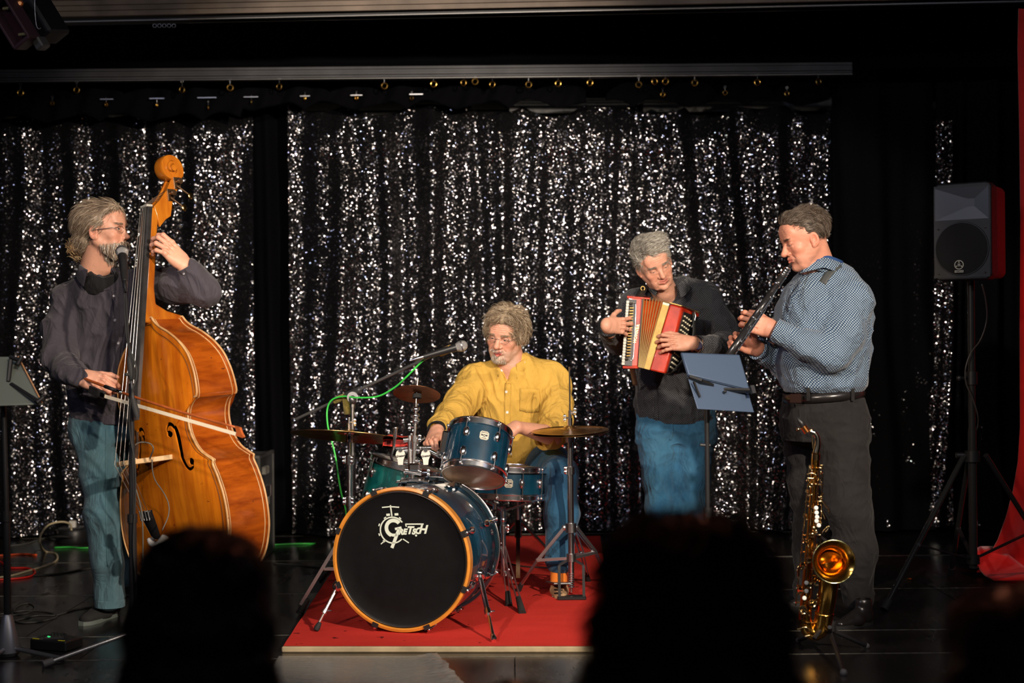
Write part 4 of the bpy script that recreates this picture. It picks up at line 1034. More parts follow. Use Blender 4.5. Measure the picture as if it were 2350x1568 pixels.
# ================================================================== 3. accordion player
ac = person('grey-haired man in dark dotted shirt and blue jeans playing a red accordion', G(1560, 1320))
Mh = frame(P(1501, 606, 7.02), (.24, -1, -.36), (-.38, -.3, 1))
nk = P(1532, 690, 7.16)
hd3 = head_mesh(Mh, nk, SKC, dict(wide=1.05, mw=1.1, open=.0019, low=.0035, nose=1.2, smile=.003, creases=1, browc=.35, brow=(.25, .18, .13), neckr=.062, scalp=lambda x, y, z: (z > .07) & (y < .06) | (y < -.01) & (z > 0), hairc=(.25, .23, .20)))
WR = P(1394, 746, 6.66)
hr = hand_mesh(WR, (.78, .42, -.05), (-.45, -.88, .10), True, SKC, [(.25, .55, .4), (.25, .6, .4), (.3, .6, .4), (.35, .6, .4)], .16, (.65, .6, -.3), elbow=P(1410, 780, 6.8), er=.038, s=1.0); ringA = dict(HAND)
WL3 = P(1586, 788, 6.70)
hl = hand_mesh(WL3, (-1, -.12, .06), (.05, -.93, .36), False, SKC, [(.25, .80, .5), (.28, .85, .5), (.30, .80, .5), (.25, .55, .4)], .12, (.5, .75, -.3), elbow=P(1625, 795, 6.82), er=.040, s=1.02)
core = coarse_body([(P(1540, 720, 7.2), P(1548, 940, 7.22), .08, .09), (P(1530, 700, 7.2), P(1462, 700, 7.2), .05, .04), (P(1462, 700, 7.2), P(1420, 780, 7.15), .035, .03), (P(1420, 780, 7.15), WR, .03, .02), (P(1560, 695, 7.2), P(1622, 690, 7.2), .05, .04),
                    (P(1622, 690, 7.2), P(1668, 785, 7.08), .035, .03), (P(1668, 785, 7.08), WL3, .03, .02), (P(1513, 960, 7.22), P(1515, 1290, 7.22), .035, .028), (P(1590, 960, 7.22), P(1583, 1290, 7.22), .035, .028)])
V, F_, C_ = join([hd3, hl, hr, (core[0], core[1], SKC)]); npobj('body', V, F_, SKIN, ac, colors=C_)
eyes(Mh, ac, (.2, 1, -.75)); brows(Mh, ac, hd3, [(.18, .14, .11), (.3, .26, .22)])
silver = [(.42, .39, .33), (.58, .55, .48), (.26, .23, .19), (.68, .65, .58), (.16, .14, .12)]
def comb_a(p): return np.stack([-.45+p[:, 0]*3, -.35+0*p[:, 0]+.7*(p[:, 2] > .09), .25-np.clip(.07-p[:, 2], 0, 1)*14], 1)
hair_obj('hair', Mh, ac, [((0, -.022, .044), (.088, .103, .093)), ((-.01, .052, .100), (.062, .042, .036)), ((-.02, .01, .118), (.06, .055, .030))],
         [((0, .116, .006), (.085, .060, .082)), ((-.085, .045, -.055), (.05, .06, .065)), ((.085, .045, -.055), (.05, .06, .065)), ((0, .05, -.10), (.11, .14, .06))],
         comb_a, 1700, .042, .0015, silver, .40, .35, 18)
lo, hi = bounds([P(1400, 640, 7.0), P(1690, 970, 7.35), P(1600, 800, 6.70)], .1)
F = Field(lo, hi, .0048)
F.loft([sec(1461, 1640, 970, 7.22, .125), sec(1458, 1644, 930, 7.22, .135), sec(1456, 1645, 860, 7.22, .14), sec(1456, 1648, 780, 7.22, .135), sec(1452, 1642, 720, 7.21, .125), sec(1466, 1628, 680, 7.2, .10), sec(1500, 1590, 652, 7.18, .075), sec(1520, 1565, 640, 7.17, .06)], 0)
F.cap(P(1500, 680, 7.19), P(1462, 698, 7.18), .060, .076, .05); F.cap(P(1570, 668, 7.19), P(1618, 686, 7.18), .068, .086, .05)
chain(F, [(P(1458, 705, 7.18), .080), (P(1434, 745, 7.17), .068), (P(1420, 785, 7.08), .062)], .03)
chain(F, [(P(1420, 785, 7.08), .058), (P(1405, 768, 6.86), .050), (P(1394, 751, 6.69), .042)], .03)
chain(F, [(P(1622, 695, 7.18), .088), (P(1648, 745, 7.14), .074), (P(1664, 792, 7.05), .068)], .04)
chain(F, [(P(1664, 792, 7.05), .062), (P(1630, 796, 6.86), .052), (P(1604, 793, 6.76), .043)], .03)
F.half(P(1604, 793, 6.76), (-.75, -.65, 0), .004, P(1575, 830, 6.5), P(1615, 760, 6.86))
F.half(P(1394, 751, 6.69), P(1394, 751, 6.69)-P(1405, 768, 6.86), .004, P(1375, 775, 6.5), P(1425, 710, 6.80))
F.ell(P(1529, 640, 7.06), (.066, .09, .050), .010, 's')
o, bv3 = cloth('shirt', F, SH_DOT, ac, .019, 8.049999999999999, 22, (1, 1, .8), calm=[(P(1529, 640, 7.06), .10)]); o['label'] = 'dark grey shirt with tiny pale dots'
cuffring(ac, P(1630, 796, 6.86), P(1600, 793, 6.75), .044, SH_DOT, l=.05); cuffring(ac, P(1405, 768, 6.86), P(1394, 750, 6.68), .043, BLK_CL, l=.05)
collar(ac, SH_DOT, P(1534, 660, 7.13), (.06, -.12, 1), (-.1, -1, 0), .090, .092, .048, .03, .5, .05, lean=1.3)
strip_on(bv3, [(1503, 880), (1505, 930), (1506, 962)], 12, .003, 'placket', SH_DOT, ac)
wt = MB().torus(P(1597, 792, 6.735), (.8, .6, 0), .040, .006, 28, 8); wo = obj('wristwatch', wt, mat('watch_steel', (.55, .5, .45), .25, 1), ac)
pw = P(1602, 794, 6.70); obj('watch_face', MB().lathe([(0, .006), (.017, .006), (.020, .003), (.020, -.004), (0, -.004)], pw, (-.1, -.95, .2), 20), [mat('watch_dial', (.02, .015, .04), .1)], wo)
obj('wedding_ring', MB().torus(ringA['p'], ringA['d'], .0112, .0022, 18, 6), mat('silver_ring', (.8, .8, .78), .15, 1), ac)
lo, hi = bounds([P(1470, 930, 7.1), P(1650, 1310, 7.35)], .10)
F = Field(lo, hi, .0052)
F.loft([sec(1466, 1640, 1015, 7.22, .115), sec(1462, 1642, 965, 7.22, .125), sec(1466, 1636, 935, 7.22, .12)], 0)
chain(F, [(P(1512, 995, 7.2), .105), (P(1516, 1100, 7.18), .088), (P(1518, 1165, 7.16), .078), (P(1516, 1290, 7.2), .062)], .03)
chain(F, [(P(1592, 995, 7.2), .105), (P(1586, 1100, 7.18), .090), (P(1582, 1165, 7.16), .080), (P(1582, 1290, 7.2), .062)], .03)
o, _b = cloth('jeans', F, JEAN_B, ac, .010, 6, 28, (1, 1, 1.2))
strip_on(_b, [(1541, 968), (1543, 990), (1538, 1010)], 5, .002, 'fly', JEAN_B, ac)
shoe(ac, G(1515, 1315), G(1500, 1338), LEATH); shoe(ac, G(1585, 1315), G(1600, 1338), LEATH)

# ================================================================== 4. clarinet player
cl = person('man in blue checked shirt and black trousers playing a clarinet in profile', G(1940, 1430))
Mh = frame(P(1846, 548, 6.02), (-1, -.20, -.33), (-.22, -.05, 1))
nk = P(1886, 640, 6.08)
hd4 = head_mesh(Mh, nk, (.63, .28, .185), dict(wide=1.04, open=0, nose=1.25, fat=1, creases=1, browc=.3, neckr=.066, stubble=.12, scalp=lambda x, y, z: (z > .075) & (y < .05) | (y < -.03) & (z > -.015), hairc=(.07, .05, .04)))
WL4 = P(1776, 757, 5.93)
hl = hand_mesh(WL4, (-.93, -.05, .30), (.10, -1, .10), False, (.63, .28, .185), [(.55, .95, .6), (.6, 1.0, .6), (.65, 1.0, .6), (.7, 1.0, .6)], .10, (.55, .7, -.75), elbow=P(1830, 785, 5.93), er=.042, s=1.06); ringB = dict(HAND)
WR4 = P(1738, 800, 6.08)
hr = hand_mesh(WR4, (-.85, -.12, .36), (.05, .80, .55), True, (.63, .28, .185), [(.6, .9, .6), (.6, .95, .6), (.65, 1.0, .6), (.7, 1.0, .6)], .14, (.8, .5, -.4), elbow=P(1770, 832, 6.16), er=.040, s=1.02)
core = coarse_body([(P(1890, 680, 6.1), P(1885, 900, 6.12), .10, .11), (P(1900, 660, 6.1), P(1950, 690, 6.05), .06, .05), (P(1950, 690, 6.05), P(1905, 800, 5.98), .04, .035), (P(1905, 800, 5.98), WL4, .035, .022), (P(1860, 680, 6.2), P(1840, 780, 6.25), .05, .04),
                    (P(1840, 780, 6.25), WR4, .035, .02), (P(1925, 930, 6.08), P(1950, 1170, 6.02), .06, .05), (P(1950, 1170, 6.02), P(1968, 1390, 6.0), .045, .03), (P(1850, 930, 6.2), P(1858, 1170, 6.3), .06, .05), (P(1858, 1170, 6.3), P(1850, 1360, 6.4), .045, .03)])
V, F_, C_ = join([hd4, hl, hr, (core[0], core[1], SKC)]); npobj('body', V, F_, SKIN, cl, colors=C_)
eyes(Mh, cl, (0, 1, -.8)); brows(Mh, cl, hd4, [(.12, .08, .06), (.2, .14, .1)])
dark = [(.075, .05, .035), (.12, .085, .06), (.04, .028, .02), (.22, .18, .14)]
def comb_c(p): return np.stack([p[:, 0]*2, -1+.9*np.clip(-p[:, 1]*12, 0, 1), .1-np.clip(-p[:, 1]+.02, 0, 1)*18], 1)
hair_obj('hair', Mh, cl, [((0, -.026, .044), (.086, .100, .088)), ((0, .032, .088), (.058, .048, .036))],
         [((0, .118, .000), (.10, .064, .088)), ((-.085, .045, -.055), (.05, .06, .066)), ((.085, .045, -.055), (.05, .06, .066)), ((-.09, .055, .02), (.04, .03, .04)), ((.09, .055, .02), (.04, .03, .04)), ((0, .0, -.10), (.11, .14, .058))],
         comb_c, 1500, .032, .0014, dark, .15, .35, 28, mask=lambda V: (V[:, 2] > .048) | (V[:, 1] < .026))
lo, hi = bounds([P(1770, 620, 5.9), P(2000, 920, 6.3)], .12)
F = Field(lo, hi, .0046)
F.loft([sec(1803, 1977, 899, 6.12, .168), sec(1795, 1984, 886, 6.12, .19), sec(1780, 1990, 833, 6.12, .21), sec(1780, 1996, 770, 6.12, .21), sec(1786, 1998, 705, 6.11, .20), sec(1802, 1985, 660, 6.11, .17), sec(1830, 1955, 628, 6.1, .12), sec(1860, 1925, 604, 6.1, .08)], 0)
F.cap(P(1925, 645, 6.05), P(1948, 682, 5.98), .065, .085, .06)
chain(F, [(P(1952, 695, 5.97), .092), (P(1938, 760, 5.93), .086), (P(1908, 812, 5.91), .078)], .03)
chain(F, [(P(1908, 812, 5.91), .070), (P(1850, 792, 5.90), .058), (P(1788, 764, 5.92), .046)], .03)
chain(F, [(P(1845, 690, 6.25), .08), (P(1832, 790, 6.28), .068), (P(1800, 832, 6.2), .060), (P(1752, 812, 6.11), .046)], .03)
F.half(P(1788, 763, 5.92), (-.93, -.05, .38), .004, P(1760, 800, 5.8), P(1800, 725, 6.05))
F.half(P(1750, 812, 6.11), (-.9, -.2, .35), .004, P(1725, 840, 6.0), P(1765, 780, 6.2))
F.ell(P(1868, 596, 6.04), (.082, .10, .055), .010, 's')
o, bv4 = cloth('shirt', F, SH_CHK, cl, .012, 7.475, 33, (1, 1, .8), calm=[(P(1868, 596, 6.04), .10)]); o['label'] = 'navy shirt with a fine pale check'
cuffring(cl, P(1850, 792, 5.90), P(1776, 757, 5.925), .047, SH_CHK, l=.06, flare=1.1); cuffring(cl, P(1800, 832, 6.2), P(1738, 800, 6.085), .045, SH_CHK, l=.05)
collar(cl, SH_CHK, P(1880, 619, 6.06), (.34, -.05, 1), (-1, -.35, 0), .084, .088, .050, .03, .4, .06, lean=1.22)
collar(cl, mat('navy_band', (.02, .06, .18), .6), P(1881, 615, 6.06), (.34, -.05, 1), (-1, -.35, 0), .079, .083, .054, .05, .55, .0, name='collar_band', lean=1.0)
strip_on(bv4, [(1842, 650), (1815, 690), (1802, 740), (1800, 800)], 12, .003, 'placket', SH_CHK, cl)
so = strip_on(bv4, [(1944, 600), (1928, 606), (1912, 618), (1898, 634), (1888, 650)], 17, .0015, 'instrument_strap', mat('strap_grey', (.045, .05, .05), .6), cl)
lo, hi = bounds([P(1790, 910, 6.1), P(2010, 1400, 6.4), P(1850, 1400, 5.95)], .1)
F = Field(lo, hi, .006)
F.loft([sec(1792, 1992, 1010, 6.13, .15), sec(1790, 1994, 960, 6.12, .17), sec(1802, 1980, 912, 6.12, .165)], 0)
chain(F, [(P(1926, 985, 6.06), .120), (P(1935, 1080, 6.02), .100), (P(1948, 1180, 5.98), .086), (P(1965, 1260, 5.99), .083), (P(1970, 1370, 6.0), .066)], .03)
chain(F, [(P(1852, 985, 6.20), .110), (P(1856, 1100, 6.24), .092), (P(1862, 1200, 6.3), .075), (P(1856, 1370, 6.38), .06)], .03)
o, _b = cloth('trousers', F, BLK_TR, cl, .010, 6, 38, (1, 1, 1.5))
rows = []
for k in range(49):
    a = 2*pi*k/48; c = P(1890, 908, 6.12); x = c.x+.169*math.cos(a)*1.0; y = c.y+.172*math.sin(a); z = c.z+.012*math.cos(a)
    rows.append([(x, y, z-.019), (c.x+(x-c.x)*1.02, c.y+(y-c.y)*1.02, z), (x, y, z+.019)])
bl = obj('belt', MB().grid(rows), LEATH, cl, fix=False, solid=.006, smooth=60)
bk = P(1826, 915, 5.97); obj('belt_buckle', MB().box(bk, (.05, .008, .04), Matrix.Rotation(-.5, 3, 'Z'), bev=.003), mat('dark_buckle', (.06, .03, .025), .25, .7), bl)
for bx in (1855, 1957): p = P(bx, 905, 5.955); obj('belt_loop', MB().box(p, (.014, .006, .055), Matrix.Rotation((1890-bx)*-.005, 3, 'Z')), BLK_TR, bl)
shoe(cl, G(1998, 1432), G(1914, 1446), LEATH, ht=.1, boot=.02, label='polished black leather boot'); shoe(cl, G(1878, 1385), G(1812, 1392), LEATH, boot=.02)
obj('finger_ring', MB().torus(ringB['p'], ringB['d'], .0115, .0022, 18, 6), mat('gold_ring', (.85, .50, .12), .25, 1), cl)

# ================================================================== audience, near the camera
def spectator(label, px, ytop, Y, width_px, hc, n, lift, curl, seed, jacket, longh=0):
    top = P(px, ytop, Y); r = width_px/2*Y/FPX; base = Vector((top.x, Y, -.40))
    pr = person(label, base)
    Mh = frame(top+Vector((0, 0, -.125)), (0, 1, 0), (0, 0, 1)); nk = top+Vector((0, -.02, -.27))
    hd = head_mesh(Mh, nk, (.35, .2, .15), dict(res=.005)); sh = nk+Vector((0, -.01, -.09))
    core = coarse_body([(nk, sh+Vector((0, 0, -.5)), .07, .10), (sh, sh+Vector((.17, 0, -.02)), .05, .05), (sh, sh+Vector((-.17, 0, -.02)), .05, .05), (sh+Vector((.17, 0, -.02)), sh+Vector((.21, .05, -.3)), .04, .035), (sh+Vector((-.17, 0, -.02)), sh+Vector((-.21, .05, -.3)), .04, .035)])
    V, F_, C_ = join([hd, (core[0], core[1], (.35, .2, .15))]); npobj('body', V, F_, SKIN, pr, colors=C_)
    vols = [((0, -.02, .040), (r*.80, .100, .085)), ((0, -.035, -.02), (r*.93, .09, .085))]
    if longh: vols += [((0, -.05, -.11), (r, .075, .12))]
    hair_obj('hair', Mh, pr, vols, [((0, .125, -.01), (.075, .065, .085))], lambda p: np.stack([p[:, 0]*5, -.3+0*p[:, 0], -1+p[:, 2]*6], 1), n, .05, .0016, hc, lift, curl, seed, h=.007, down=.3)
    F = Field(*bounds([sh+Vector((.25, .15, -.42)), sh+Vector((-.25, -.15, .05))], .08), .009)
    F.loft([(sh.x, sh.y, sh.z-.42, .20, .13), (sh.x, sh.y, sh.z-.15, .20, .13), (sh.x, sh.y, sh.z-.03, .15, .10), (sh.x, sh.y, sh.z+.05, .08, .07)], 0)
    for s in (-1, 1): F.cap(sh+Vector((s*.06, 0, .0)), sh+Vector((s*.18, 0, -.04)), .06, .075, .05); F.cap(sh+Vector((s*.19, 0, -.05)), sh+Vector((s*.225, .06, -.32)), .07, .055, .04)
    cloth('jacket', F, jacket, pr, .007, 7, seed)
    return pr
spectator('silhouetted spectator with smooth dark hair, seen from behind in front of the double bass', 468, 1208, 2.2, 352, [(.015, .008, .006), (.03, .016, .01)], 1200, .10, .15, 51, BLK_CL, 1)
spectator('silhouetted spectator with bushy reddish-brown hair, seen from behind below the accordion player', 1572, 1182, 1.95, 462, [(.05, .016, .008), (.09, .03, .014), (.02, .008, .005)], 3000, .55, .55, 52, BLK_CL, 1)
spectator('silhouetted spectator cut off at the lower right corner, seen from behind', 2330, 1338, 2.1, 350, [(.02, .008, .006), (.035, .014, .01)], 1200, .25, .3, 53, BLK_CL, 1)
spectator('spectator of whom only the dark crown of the head shows at the bottom centre', 1180, 1557, 2.5, 190, [(.012, .008, .006)], 500, .1, .2, 54, BLK_CL)
# ================================================================== double bass, in its own frame: u across, v up the body, w out of the front
Vb = Vector((-.133, .06, .99)).normalized(); Wb = Vector((-math.sin(math.radians(38)), -math.cos(math.radians(38)), 0)); Wb = (Wb-Vb*Wb.dot(Vb)).normalized(); Ub = Vb.cross(Wb)
MBs = Matrix((Ub, Vb, Wb)).transposed().to_4x4(); MBs.translation = P(382, 1071, 5.85)-Vb*.5
bass = thing('double_bass', 'amber double bass with worn pale edges held upright by the man with a ponytail', 'double bass', M=MBs)
def wood(name, c1, c2, rough=.22, sc_=(30, 2.2, 30), coat=.6):
    t = NT(name); v = t.coord(sc_); f = t.noise(v, 1, 5, .6, .3); g = t.noise(t.coord(), 2.2, 4, .6); h = t.noise(t.coord(), 40, 3)
    c = t.ramp(f, [(.28, c2), (.62, c1)])
    m = t.n('Mix', data_type='RGBA', blend_type='MULTIPLY'); m.inputs[0].default_value = .8; t.l(c, m.inputs[6]); t.l(t.ramp(g, [(.3, (.5, .36, .30)), (.65, (1.1, 1.1, 1.05))]), m.inputs[7])
    c3 = t.mix(t.math('GREATER_THAN', h, .72), m.outputs[2], (.12, .03, .01))
    t.l(c3, t.b.inputs['Base Color']); t.b.inputs['Roughness'].default_value = rough; t.b.inputs['Coat Weight'].default_value = coat; t.b.inputs['Coat Roughness'].default_value = .12
    t.bump(f, .12, .001); MATS[name] = t.m; return t.m
WSPR = wood('amber_spruce', (.68, .21, .010), (.42, .095, .006), coat=.35); WRIB = wood('amber_maple', (.42, .10, .008), (.20, .034, .004), sc_=(6, 30, 6), coat=.35); WEDGE = wood('worn_edge', (.66, .42, .20), (.42, .20, .06), .5, coat=.1)
WNECK = wood('orange_maple', (.56, .19, .015), (.34, .08, .008), sc_=(20, 4, 20)); EBONY = mat('ebony', (.030, .028, .027), .32, var=.3, vscale=30, bump=.1)
half_ = [(.0, .0), (.10, .004), (.20, .035), (.28, .10), (.322, .19), (.333, .27), (.326, .36), (.303, .44), (.285, .482), (.290, .500), (.268, .512), (.218, .545), (.182, .60), (.170, .66), (.182, .715), (.212, .747), (.240, .757), (.247, .775), (.248, .82), (.242, .87), (.222, .93), (.180, .985), (.125, 1.03), (.075, 1.06), (.045, 1.085), (.030, 1.108)]
seg = [half_[0:10], half_[9:17], half_[16:]]
rt = []
for s_ in seg:
    q = spline([Vector((a, b, 0)) for a, b in s_], 4); rt += [(p.x, p.y) for p in (q if s_ is seg[-1] else q[:-1])]
outl = rt+[(-a, b) for a, b in reversed(rt) if a > 1e-4]
def dep(v): return .21 if v < .72 else .21-.055*(v-.72)/.39
NO = len(outl)
def plate_mesh(sign, w0, arch, th=.006, over=.007):
    ss = [1, .985, .96, .92, .86, .78, .66, .5, .3, .12]; vc = .55; rows = []
    def pt(i, s, hgt):
        a, b = outl[i]; n = math.hypot(a, b-vc); k = (1+over/n)*s
        base = w0 if sign > 0 else -dep(vc+(b-vc)*s)
        return (a*k, vc+(b-vc)*k, base+sign*hgt)
    for s in ss:
        hgt = th*.6 if s > .99 else (th if s > .98 else th-.002*(s > .9)+arch*(1-((s-.0)/.97)**2.4 if s < .97 else 0)); rows.append([pt(i, s, hgt) for i in range(NO)])
    inner = [[pt(i, s, (arch*(1-(s/.97)**2.4) if s < .97 else 0)-.001) for i in range(NO)] for s in reversed(ss)]
    m = MB().grid(rows+inner, close=True)
    n1 = (len(ss)-1)*NO; n2 = len(ss)*NO
    m.f.append(tuple(range(n1, n1+NO))); m.f.append(tuple(reversed(range(n2, n2+NO)))); m.mi += [0, 0]
    k0 = 0; kl = (2*len(ss)-1)*NO
    for i in range(NO): m.f.append((kl+i, kl+(i+1) % NO, (i+1) % NO, i)); m.mi.append(0)
    return m
def apply_mods(o):
    dg = bpy.context.evaluated_depsgraph_get(); me = bpy.data.meshes.new_from_object(o.evaluated_get(dg)); o.modifiers.clear(); o.data = me
fr = obj('front_plate', plate_mesh(1, 0, .030), WSPR, bass, world=False, smooth=50)
bkp = obj('back_plate', plate_mesh(-1, 0, .012), WRIB, bass, world=False, smooth=50)
def fpoly(sx):
    pth = spline([Vector(p) for p in [(.082, .625, 0), (.074, .648, 0), (.090, .668, 0), (.113, .655, 0), (.124, .612, 0), (.133, .560, 0), (.148, .512, 0), (.172, .478, 0), (.197, .482, 0), (.196, .510, 0)]], 5); n = len(pth); L_, R_ = [], []
    for i, p in enumerate(pth):
        t_ = (pth[min(i+1, n-1)]-pth[max(0, i-1)]).normalized(); w_ = .0035+.0075*math.sin(pi*i/(n-1))**1.5; s = Vector((-t_.y, t_.x, 0))*w_; L_.append(p+s); R_.append(p-s)
    return [(sx*q.x, q.y) for q in L_+R_[::-1]]
for sx in (-1, 1):
    for shp in ('s', 'a', 'b'):
        c = MB()
        if shp == 's': c.prism(fpoly(sx), (0, 0, -.02), (1, 0, 0), (0, 1, 0), (0, 0, .09))
        else:
            p = (.086, .628) if shp == 'a' else (.190, .505); c.cyl((sx*p[0], p[1], -.02), (sx*p[0], p[1], .07), .0145, 18)
        co = obj('cut', c, BLACKM, None, world=False, smooth=None); co.matrix_world = MBs
        md = fr.modifiers.new('b', 'BOOLEAN'); md.object = co; md.operation = 'DIFFERENCE'; md.solver = 'EXACT'
        bpy.context.view_layer.update(); apply_mods(fr); bpy.data.objects.remove(co)
fr.data.shade_smooth(); fr.data.set_sharp_from_angle(angle=math.radians(40))
rb = MB(); rb.grid([[(a, b, .0) for a, b in outl], [(a, b, -dep(b)*.5) for a, b in outl], [(a, b, -dep(b)) for a, b in outl]], close=True)
obj('ribs', rb, WRIB, bass, world=False, smooth=40, fix=True)
for nm, w_, r_ in (('front_edge', .003, .0052), ('back_edge', None, .0048)):
    e = MB(); e.tube([(a*(1+.009/math.hypot(a, b-.55)), .55+(b-.55)*(1+.009/math.hypot(a, b-.55)), w_ if w_ is not None else -dep(b)-.002) for a, b in outl]+[(outl[0][0]*1.0, -.009, w_ if w_ is not None else -dep(0)-.002)], r_, 6, caps=False)
    obj(nm, e, WEDGE, bass, world=False, smooth=180)
for nm, w_ in (('rib_lining_front', -.014), ('rib_lining_back', None)):
    e = MB(); e.tube([(a*1.003, b, w_ if w_ is not None else -dep(b)+.014) for a, b in outl], .0028, 5, caps=False); obj(nm, e, WEDGE, bass, world=False, smooth=180)
e = MB(); e.tube([(a*.955, .55+(b-.55)*.965, .0085) for a, b in outl]+[(0, .55-.55*.965, .0085)], .0012, 4, caps=False); obj('purfling', e, mat('purfling', (.05, .02, .01), .5), bass, world=False, smooth=180)
def fbw(v): return .040-.25*(v-1.11)
nk_ = MB(); nk_.prism([(1.095, .02), (1.11, fbw(1.11)), (1.585, fbw(1.585)), (1.585, fbw(1.585)-.038), (1.40, fbw(1.40)-.042), (1.24, fbw(1.24)-.048), (1.175, fbw(1.175)-.062), (1.145, -.09), (1.128, -.150), (1.122, -.172), (1.098, -.172), (1.095, -.15)], (-.023, 0, 0), (0, 1, 0), (0, 0, 1), (.046, 0, 0))
o = obj('neck', nk_, WNECK, bass, world=False, smooth=40); bv_ = o.modifiers.new('b', 'BEVEL'); bv_.width = .010; bv_.segments = 3
fb = []
for v in np.linspace(.70, 1.588, 12):
    hw = .046-.024*(v-.70)/.888; w_ = fbw(v); fb.append([(-hw, v, w_-.002), (-hw, v, w_+.014), (-hw*.6, v, w_+.020), (0, v, w_+.0225), (hw*.6, v, w_+.020), (hw, v, w_+.014), (hw, v, w_-.002)])
m_ = MB().grid(fb, close=True); m_.f += [tuple(range(7)), tuple(reversed(range(77, 84)))]; m_.mi += [0, 0]
obj('fingerboard', m_, EBONY, bass, world=False, smooth=45)
obj('nut', MB().box((0, 1.592, fbw(1.59)+.012), (.048, .010, .030), bev=.002), mat('bone', (.5, .48, .42), .4), bass, world=False)
# pegbox and scroll
pb = MB(); prof = [(1.588, -.088), (1.612, -.118), (1.66, -.165), (1.705, -.195), (1.745, -.235), (1.735, -.262), (1.69, -.246), (1.63, -.195), (1.548, -.170), (1.532, -.140), (1.50, -.105)]
for sx in (-1, 1): pb.prism(prof, (sx*.013 if sx > 0 else -.026, 0, 0), (0, 1, 0), (0, 0, 1), (.013, 0, 0))
pb.prism([(1.60, -.125), (1.66, -.19), (1.74, -.25), (1.735, -.262), (1.69, -.246), (1.63, -.195), (1.548, -.170), (1.53, -.13)], (-.013, 0, 0), (0, 1, 0), (0, 0, 1), (.026, 0, 0))
o = obj('pegbox', pb, WNECK, bass, world=False, smooth=40); bv_ = o.modifiers.new('b', 'BEVEL'); bv_.width = .003; bv_.segments = 2
sr = []; cv, cw = 1.757, -.207
for i in range(60):
    t_ = i/59; a = math.radians(92)-t_*2*pi*1.8; R_ = .057*(1-t_)**.75+.010; th = .020*(1-t_)+.006; hw = .021+.014*t_
    d = (math.cos(a), math.sin(a)); c_ = lambda r: (cv-d[1]*r if False else cv+math.sin(a+pi/2+.5)*r, cw+math.cos(a+pi/2+.5)*r)
    o1, i1 = c_(R_), c_(R_-th); sr.append([(-hw, *o1), (-hw*.75, *c_(R_+.0025)), (hw*.75, *c_(R_+.0025)), (hw, *o1), (hw, *i1), (-hw, *i1)])
m_ = MB().grid(sr, close=True); m_.f += [tuple(range(6)), tuple(reversed(range(354, 360)))]; m_.mi += [0, 0]
m_.cyl((-.042, cv, cw), (.042, cv, cw), .0135, 20); m_.cyl((-.022, cv, cw), (.022, cv, cw), .036, 28)
obj('scroll', m_, WNECK, bass, world=False, smooth=45)
for sx, v, w_ in ((1, 1.698, -.222), (1, 1.645, -.180), (-1, 1.672, -.198), (-1, 1.618, -.142)):
    g = MB(); g.box((sx*.029, v-.006, w_), (.004, .052, .034), bev=.001); g.cyl((sx*.029, v, w_), (sx*.058, v, w_), .0085, 14); g.torus((sx*.052, v, w_), (1, 0, 0), .010, .004, 16, 6)
    g.cyl((sx*.038, v-.02, w_+.01), (sx*.048, v-.055, w_-.035), .004, 8)
    tm = obj('tuning_machine', g, mat('aged_brass', (.22, .13, .07), .35, .9, var=.3), bass, world=False)
    k = MB(); k.ball((sx*.051, v-.064, w_-.045), .016, 14, sq=(.3, 1, .8)); obj('tuning_key', k, BRASS, tm, world=False); tm.children[0].parent = tm
# bridge
bp = [(-.088, .030), (-.088, .045), (-.066, .062), (-.054, .10), (-.066, .125), (-.060, .15), (-.052, .205), (-.02, .216), (.02, .216), (.052, .205), (.060, .15), (.066, .125), (.054, .10), (.066, .062), (.088, .045), (.088, .030), (.050, .030), (.036, .055), (.0, .075), (-.036, .055), (-.050, .030)]
br = MB(); br.prism([(a, b) for a, b in bp], (0, .525, 0), (1, 0, 0), (0, 0, 1), (0, .020, 0))
o = obj('bridge', br, mat('pale_maple', (.66, .44, .22), .5, var=.15), bass, world=False, smooth=None); bv_ = o.modifiers.new('b', 'BEVEL'); bv_.width = .002
pk = MB(); pk.box((.0, .545, .16), (.022, .010, .02), bev=.002); obj('pickup', pk, WHITEP, bass, world=False)
tp = []
for v, hw, w_ in ((.335, .040, .128), (.325, .042, .130), (.26, .034, .108), (.215, .026, .094)): tp.append([(-hw, v, w_), (-hw*.5, v, w_+.010), (hw*.5, v, w_+.010), (hw, v, w_), (hw*.6, v, w_-.012), (-hw*.6, v, w_-.012)])
m_ = MB().grid(tp, close=True); m_.f += [tuple(range(6)), tuple(reversed(range(18, 24)))]; m_.mi += [0, 0]
tpo = obj('tailpiece', m_, mat('tailpiece_black', (.012, .011, .012), .2, coat=.5), bass, world=False, smooth=40)
g = MB(); g.tube(spline([(-.04, .215, .09), (-.02, .196, .10), (.01, .192, .10), (.045, .222, .085)], 6), .020, 8, flat=.55); obj('sponge', g, mat('grey_sponge', (.45, .43, .42), .9, bump=.4), bass, world=False, smooth=180)
g = MB(); g.box((0, .165, .075), (.03, .035, .018), bev=.003); g.tube([(-.008, .16, .07), (-.008, .0, .012), (-.008, -.008, -.03)], .002, 5); g.tube([(.008, .16, .07), (.008, .0, .012), (.008, -.008, -.03)], .002, 5); obj('tail_wire', g, mat('tail_brown', (.10, .05, .04), .5), bass, world=False)
STR = mat('steel_string', (.62, .60, .57), .3, .9)
